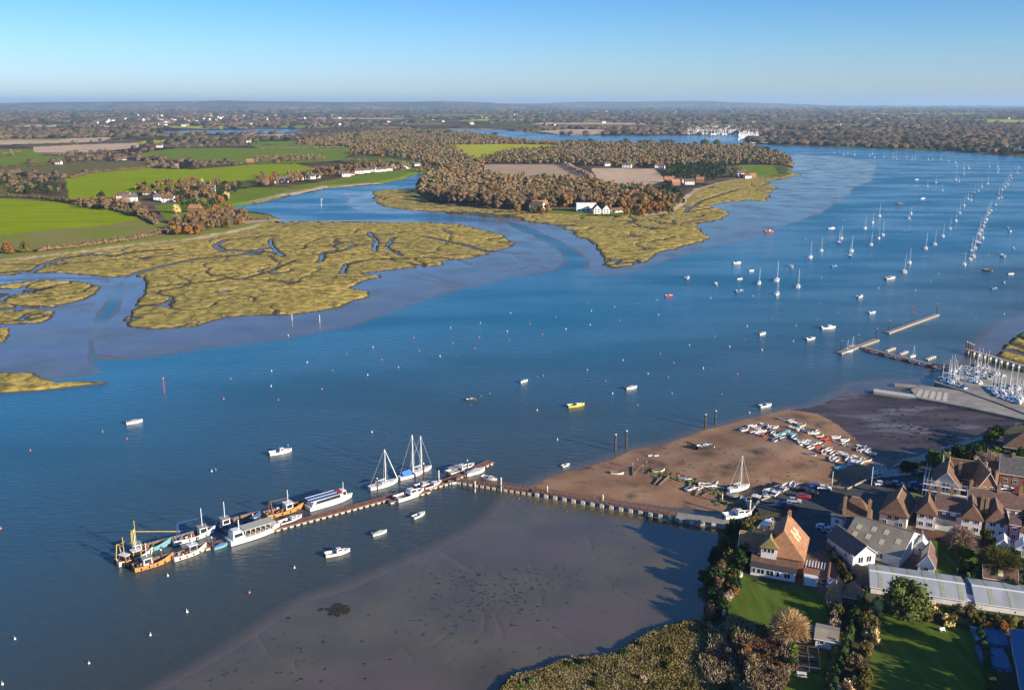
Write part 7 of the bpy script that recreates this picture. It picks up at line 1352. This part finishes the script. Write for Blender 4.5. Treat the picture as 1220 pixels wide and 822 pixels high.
SC = [(590, 826), (607, 806), (641, 797), (662, 789), (691, 783), (735, 779), (752, 766), (770, 756), (789, 748), (813, 738), (838, 739), (862, 752), (890, 765), (880, 830), (820, 870), (560, 870)]
tufts('rough_scrub', SC, 42000, .55, SCR, .055, .9, 5, 2); tufts('pale_grass', SC, 12000, .6, PAL, .04, .9, 5, 5, 9)
RD = [(846, 748), (870, 746), (905, 757), (932, 768), (944, 792), (920, 850), (850, 850), (835, 800), (842, 770)]
tufts('reed_bed', RD, 24000, 1.2, REE, .05, .6, 7, 3, 16); tufts('pale_reed_heads', RD, 5000, 1.5, PAL, .035, .5, 6, 6, 8)
tufts('bank_scrub', [(842, 745), (850, 700), (846, 660), (870, 622), (905, 600), (900, 655), (880, 700), (862, 745)], 5000, .7, SCR, .1, .8, 4, 8)
fill_shrubs([(640, 800), (700, 790), (760, 775), (800, 755), (850, 755), (880, 790), (860, 840), (640, 850)], 7.5, .7, 1.5, {'olive': .5, 'bare': .3, 'dark': .1, 'pale': .1}, 'dotted over the foreground marsh scrub', hk=.8)
fill_shrubs([(660, 789), (690, 784), (735, 780), (752, 767), (768, 757), (772, 760), (755, 772), (738, 784), (692, 788), (662, 794)], 2.2, .8, 1.3, {'dark': .75, 'olive': .25}, 'on the mud edge of the marsh scrub', hk=.9)
fill_shrubs([(862, 756), (905, 764), (935, 790), (920, 840), (870, 840), (855, 790)], 4.2, 1.0, 2.0, {'bare': .6, 'rust': .3, 'dark': .1}, 'standing in the brown reed bed', hk=1.1)
fill_shrubs([(606, 812), (628, 800), (645, 800), (640, 812), (615, 820)], 3, .8, 1.4, {'green': .5, 'olive': .5}, 'at the left tip of the marsh scrub', hk=.7)
# village soil clutter: low ground cover between the gardens
tufts('ground_cover', [(1100, 520), (1240, 505), (1240, 612), (1190, 604), (1150, 596), (1110, 560)], 5000, .35, noise_mat('ivy_cover', [(.03, .045, .015), (.07, .09, .03)], .5, .95, 0, island=.5), .12, .9, 3, 12, 12)
# --- the distant marina: a pale forest of masts
rg = np.random.default_rng(44); q = MB()
for i in range(700):
    x = rg.uniform(818, 903); y = rg.uniform(154, 160.9) if x < 880 else rg.uniform(154, 167); p = G(x, y, 0)
    s = rg.uniform(.9, 1.4); q.box(p.x - 2.8 * s, p.x + 2.8 * s, p.y - 5, p.y + 5, 0, 4.5); q.box(p.x - .45, p.x + .45, p.y - .45, p.y + .45, 4.5, 15 * s)
tag(q.build('marina_boats', paint('marina_white', (.8, .8, .8), .5)), kind='stuff')
slabp = [G(a, b_, 1) for a, b_ in [(805, 160.9), (903, 161.5), (905, 169), (892, 166), (893, 163), (850, 160.2), (830, 157), (905, 155.5), (905, 161)]]
slab('marina_quay', [(893, 170), (897, 163), (925, 162), (930, 170)], 1, 3.2, CONC)

# ---- last pass over the labels: things of one group that would share a label are told apart by their order from the left
def finish_labels():
    seen = {}
    for o in bpy.data.objects:
        if o.parent is None and 'label' in o.keys() and 'category' in o.keys():
            wds = o['label'].split(); o['label'] = ' '.join(wds[:16]).rstrip(','); seen.setdefault(o['label'], []).append(o)
    for l, L_ in seen.items():
        if len(L_) < 2 or len(L_) > 14 or 'buoy' in l or l.startswith('distant'): continue
        for i, o in enumerate(sorted(L_, key=lambda o: PX(*o.location)[0])):
            base = l.split()[:12]
            while base[-1] in ('of', 'the', 'in', 'at', 'and', 'a', 'on', 'two', 'by', 'between'): base.pop()
            o['label'] = ' '.join(base).rstrip(',') + ', ' + ('leftmost' if i == 0 else NUM[i] + ' from left')
finish_labels()

# ------------------------------------------------------------------ the air
mb = MB(); mb.box(-68000, 68000, -3000, 69000, -3.5, 330)
hz = bpy.data.materials.new('haze_air'); hz.use_nodes = True; t = hz.node_tree; t.nodes.clear()
pv = t.nodes.new('ShaderNodeVolumePrincipled'); om = t.nodes.new('ShaderNodeOutputMaterial'); t.links.new(pv.outputs[0], om.inputs['Volume'])
pv.inputs['Color'].default_value = (.50, .74, 1.0, 1); pv.inputs['Density'].default_value = 4.2e-5; pv.inputs['Anisotropy'].default_value = 0.1
tag(mb.build('haze', hz), kind='stuff')
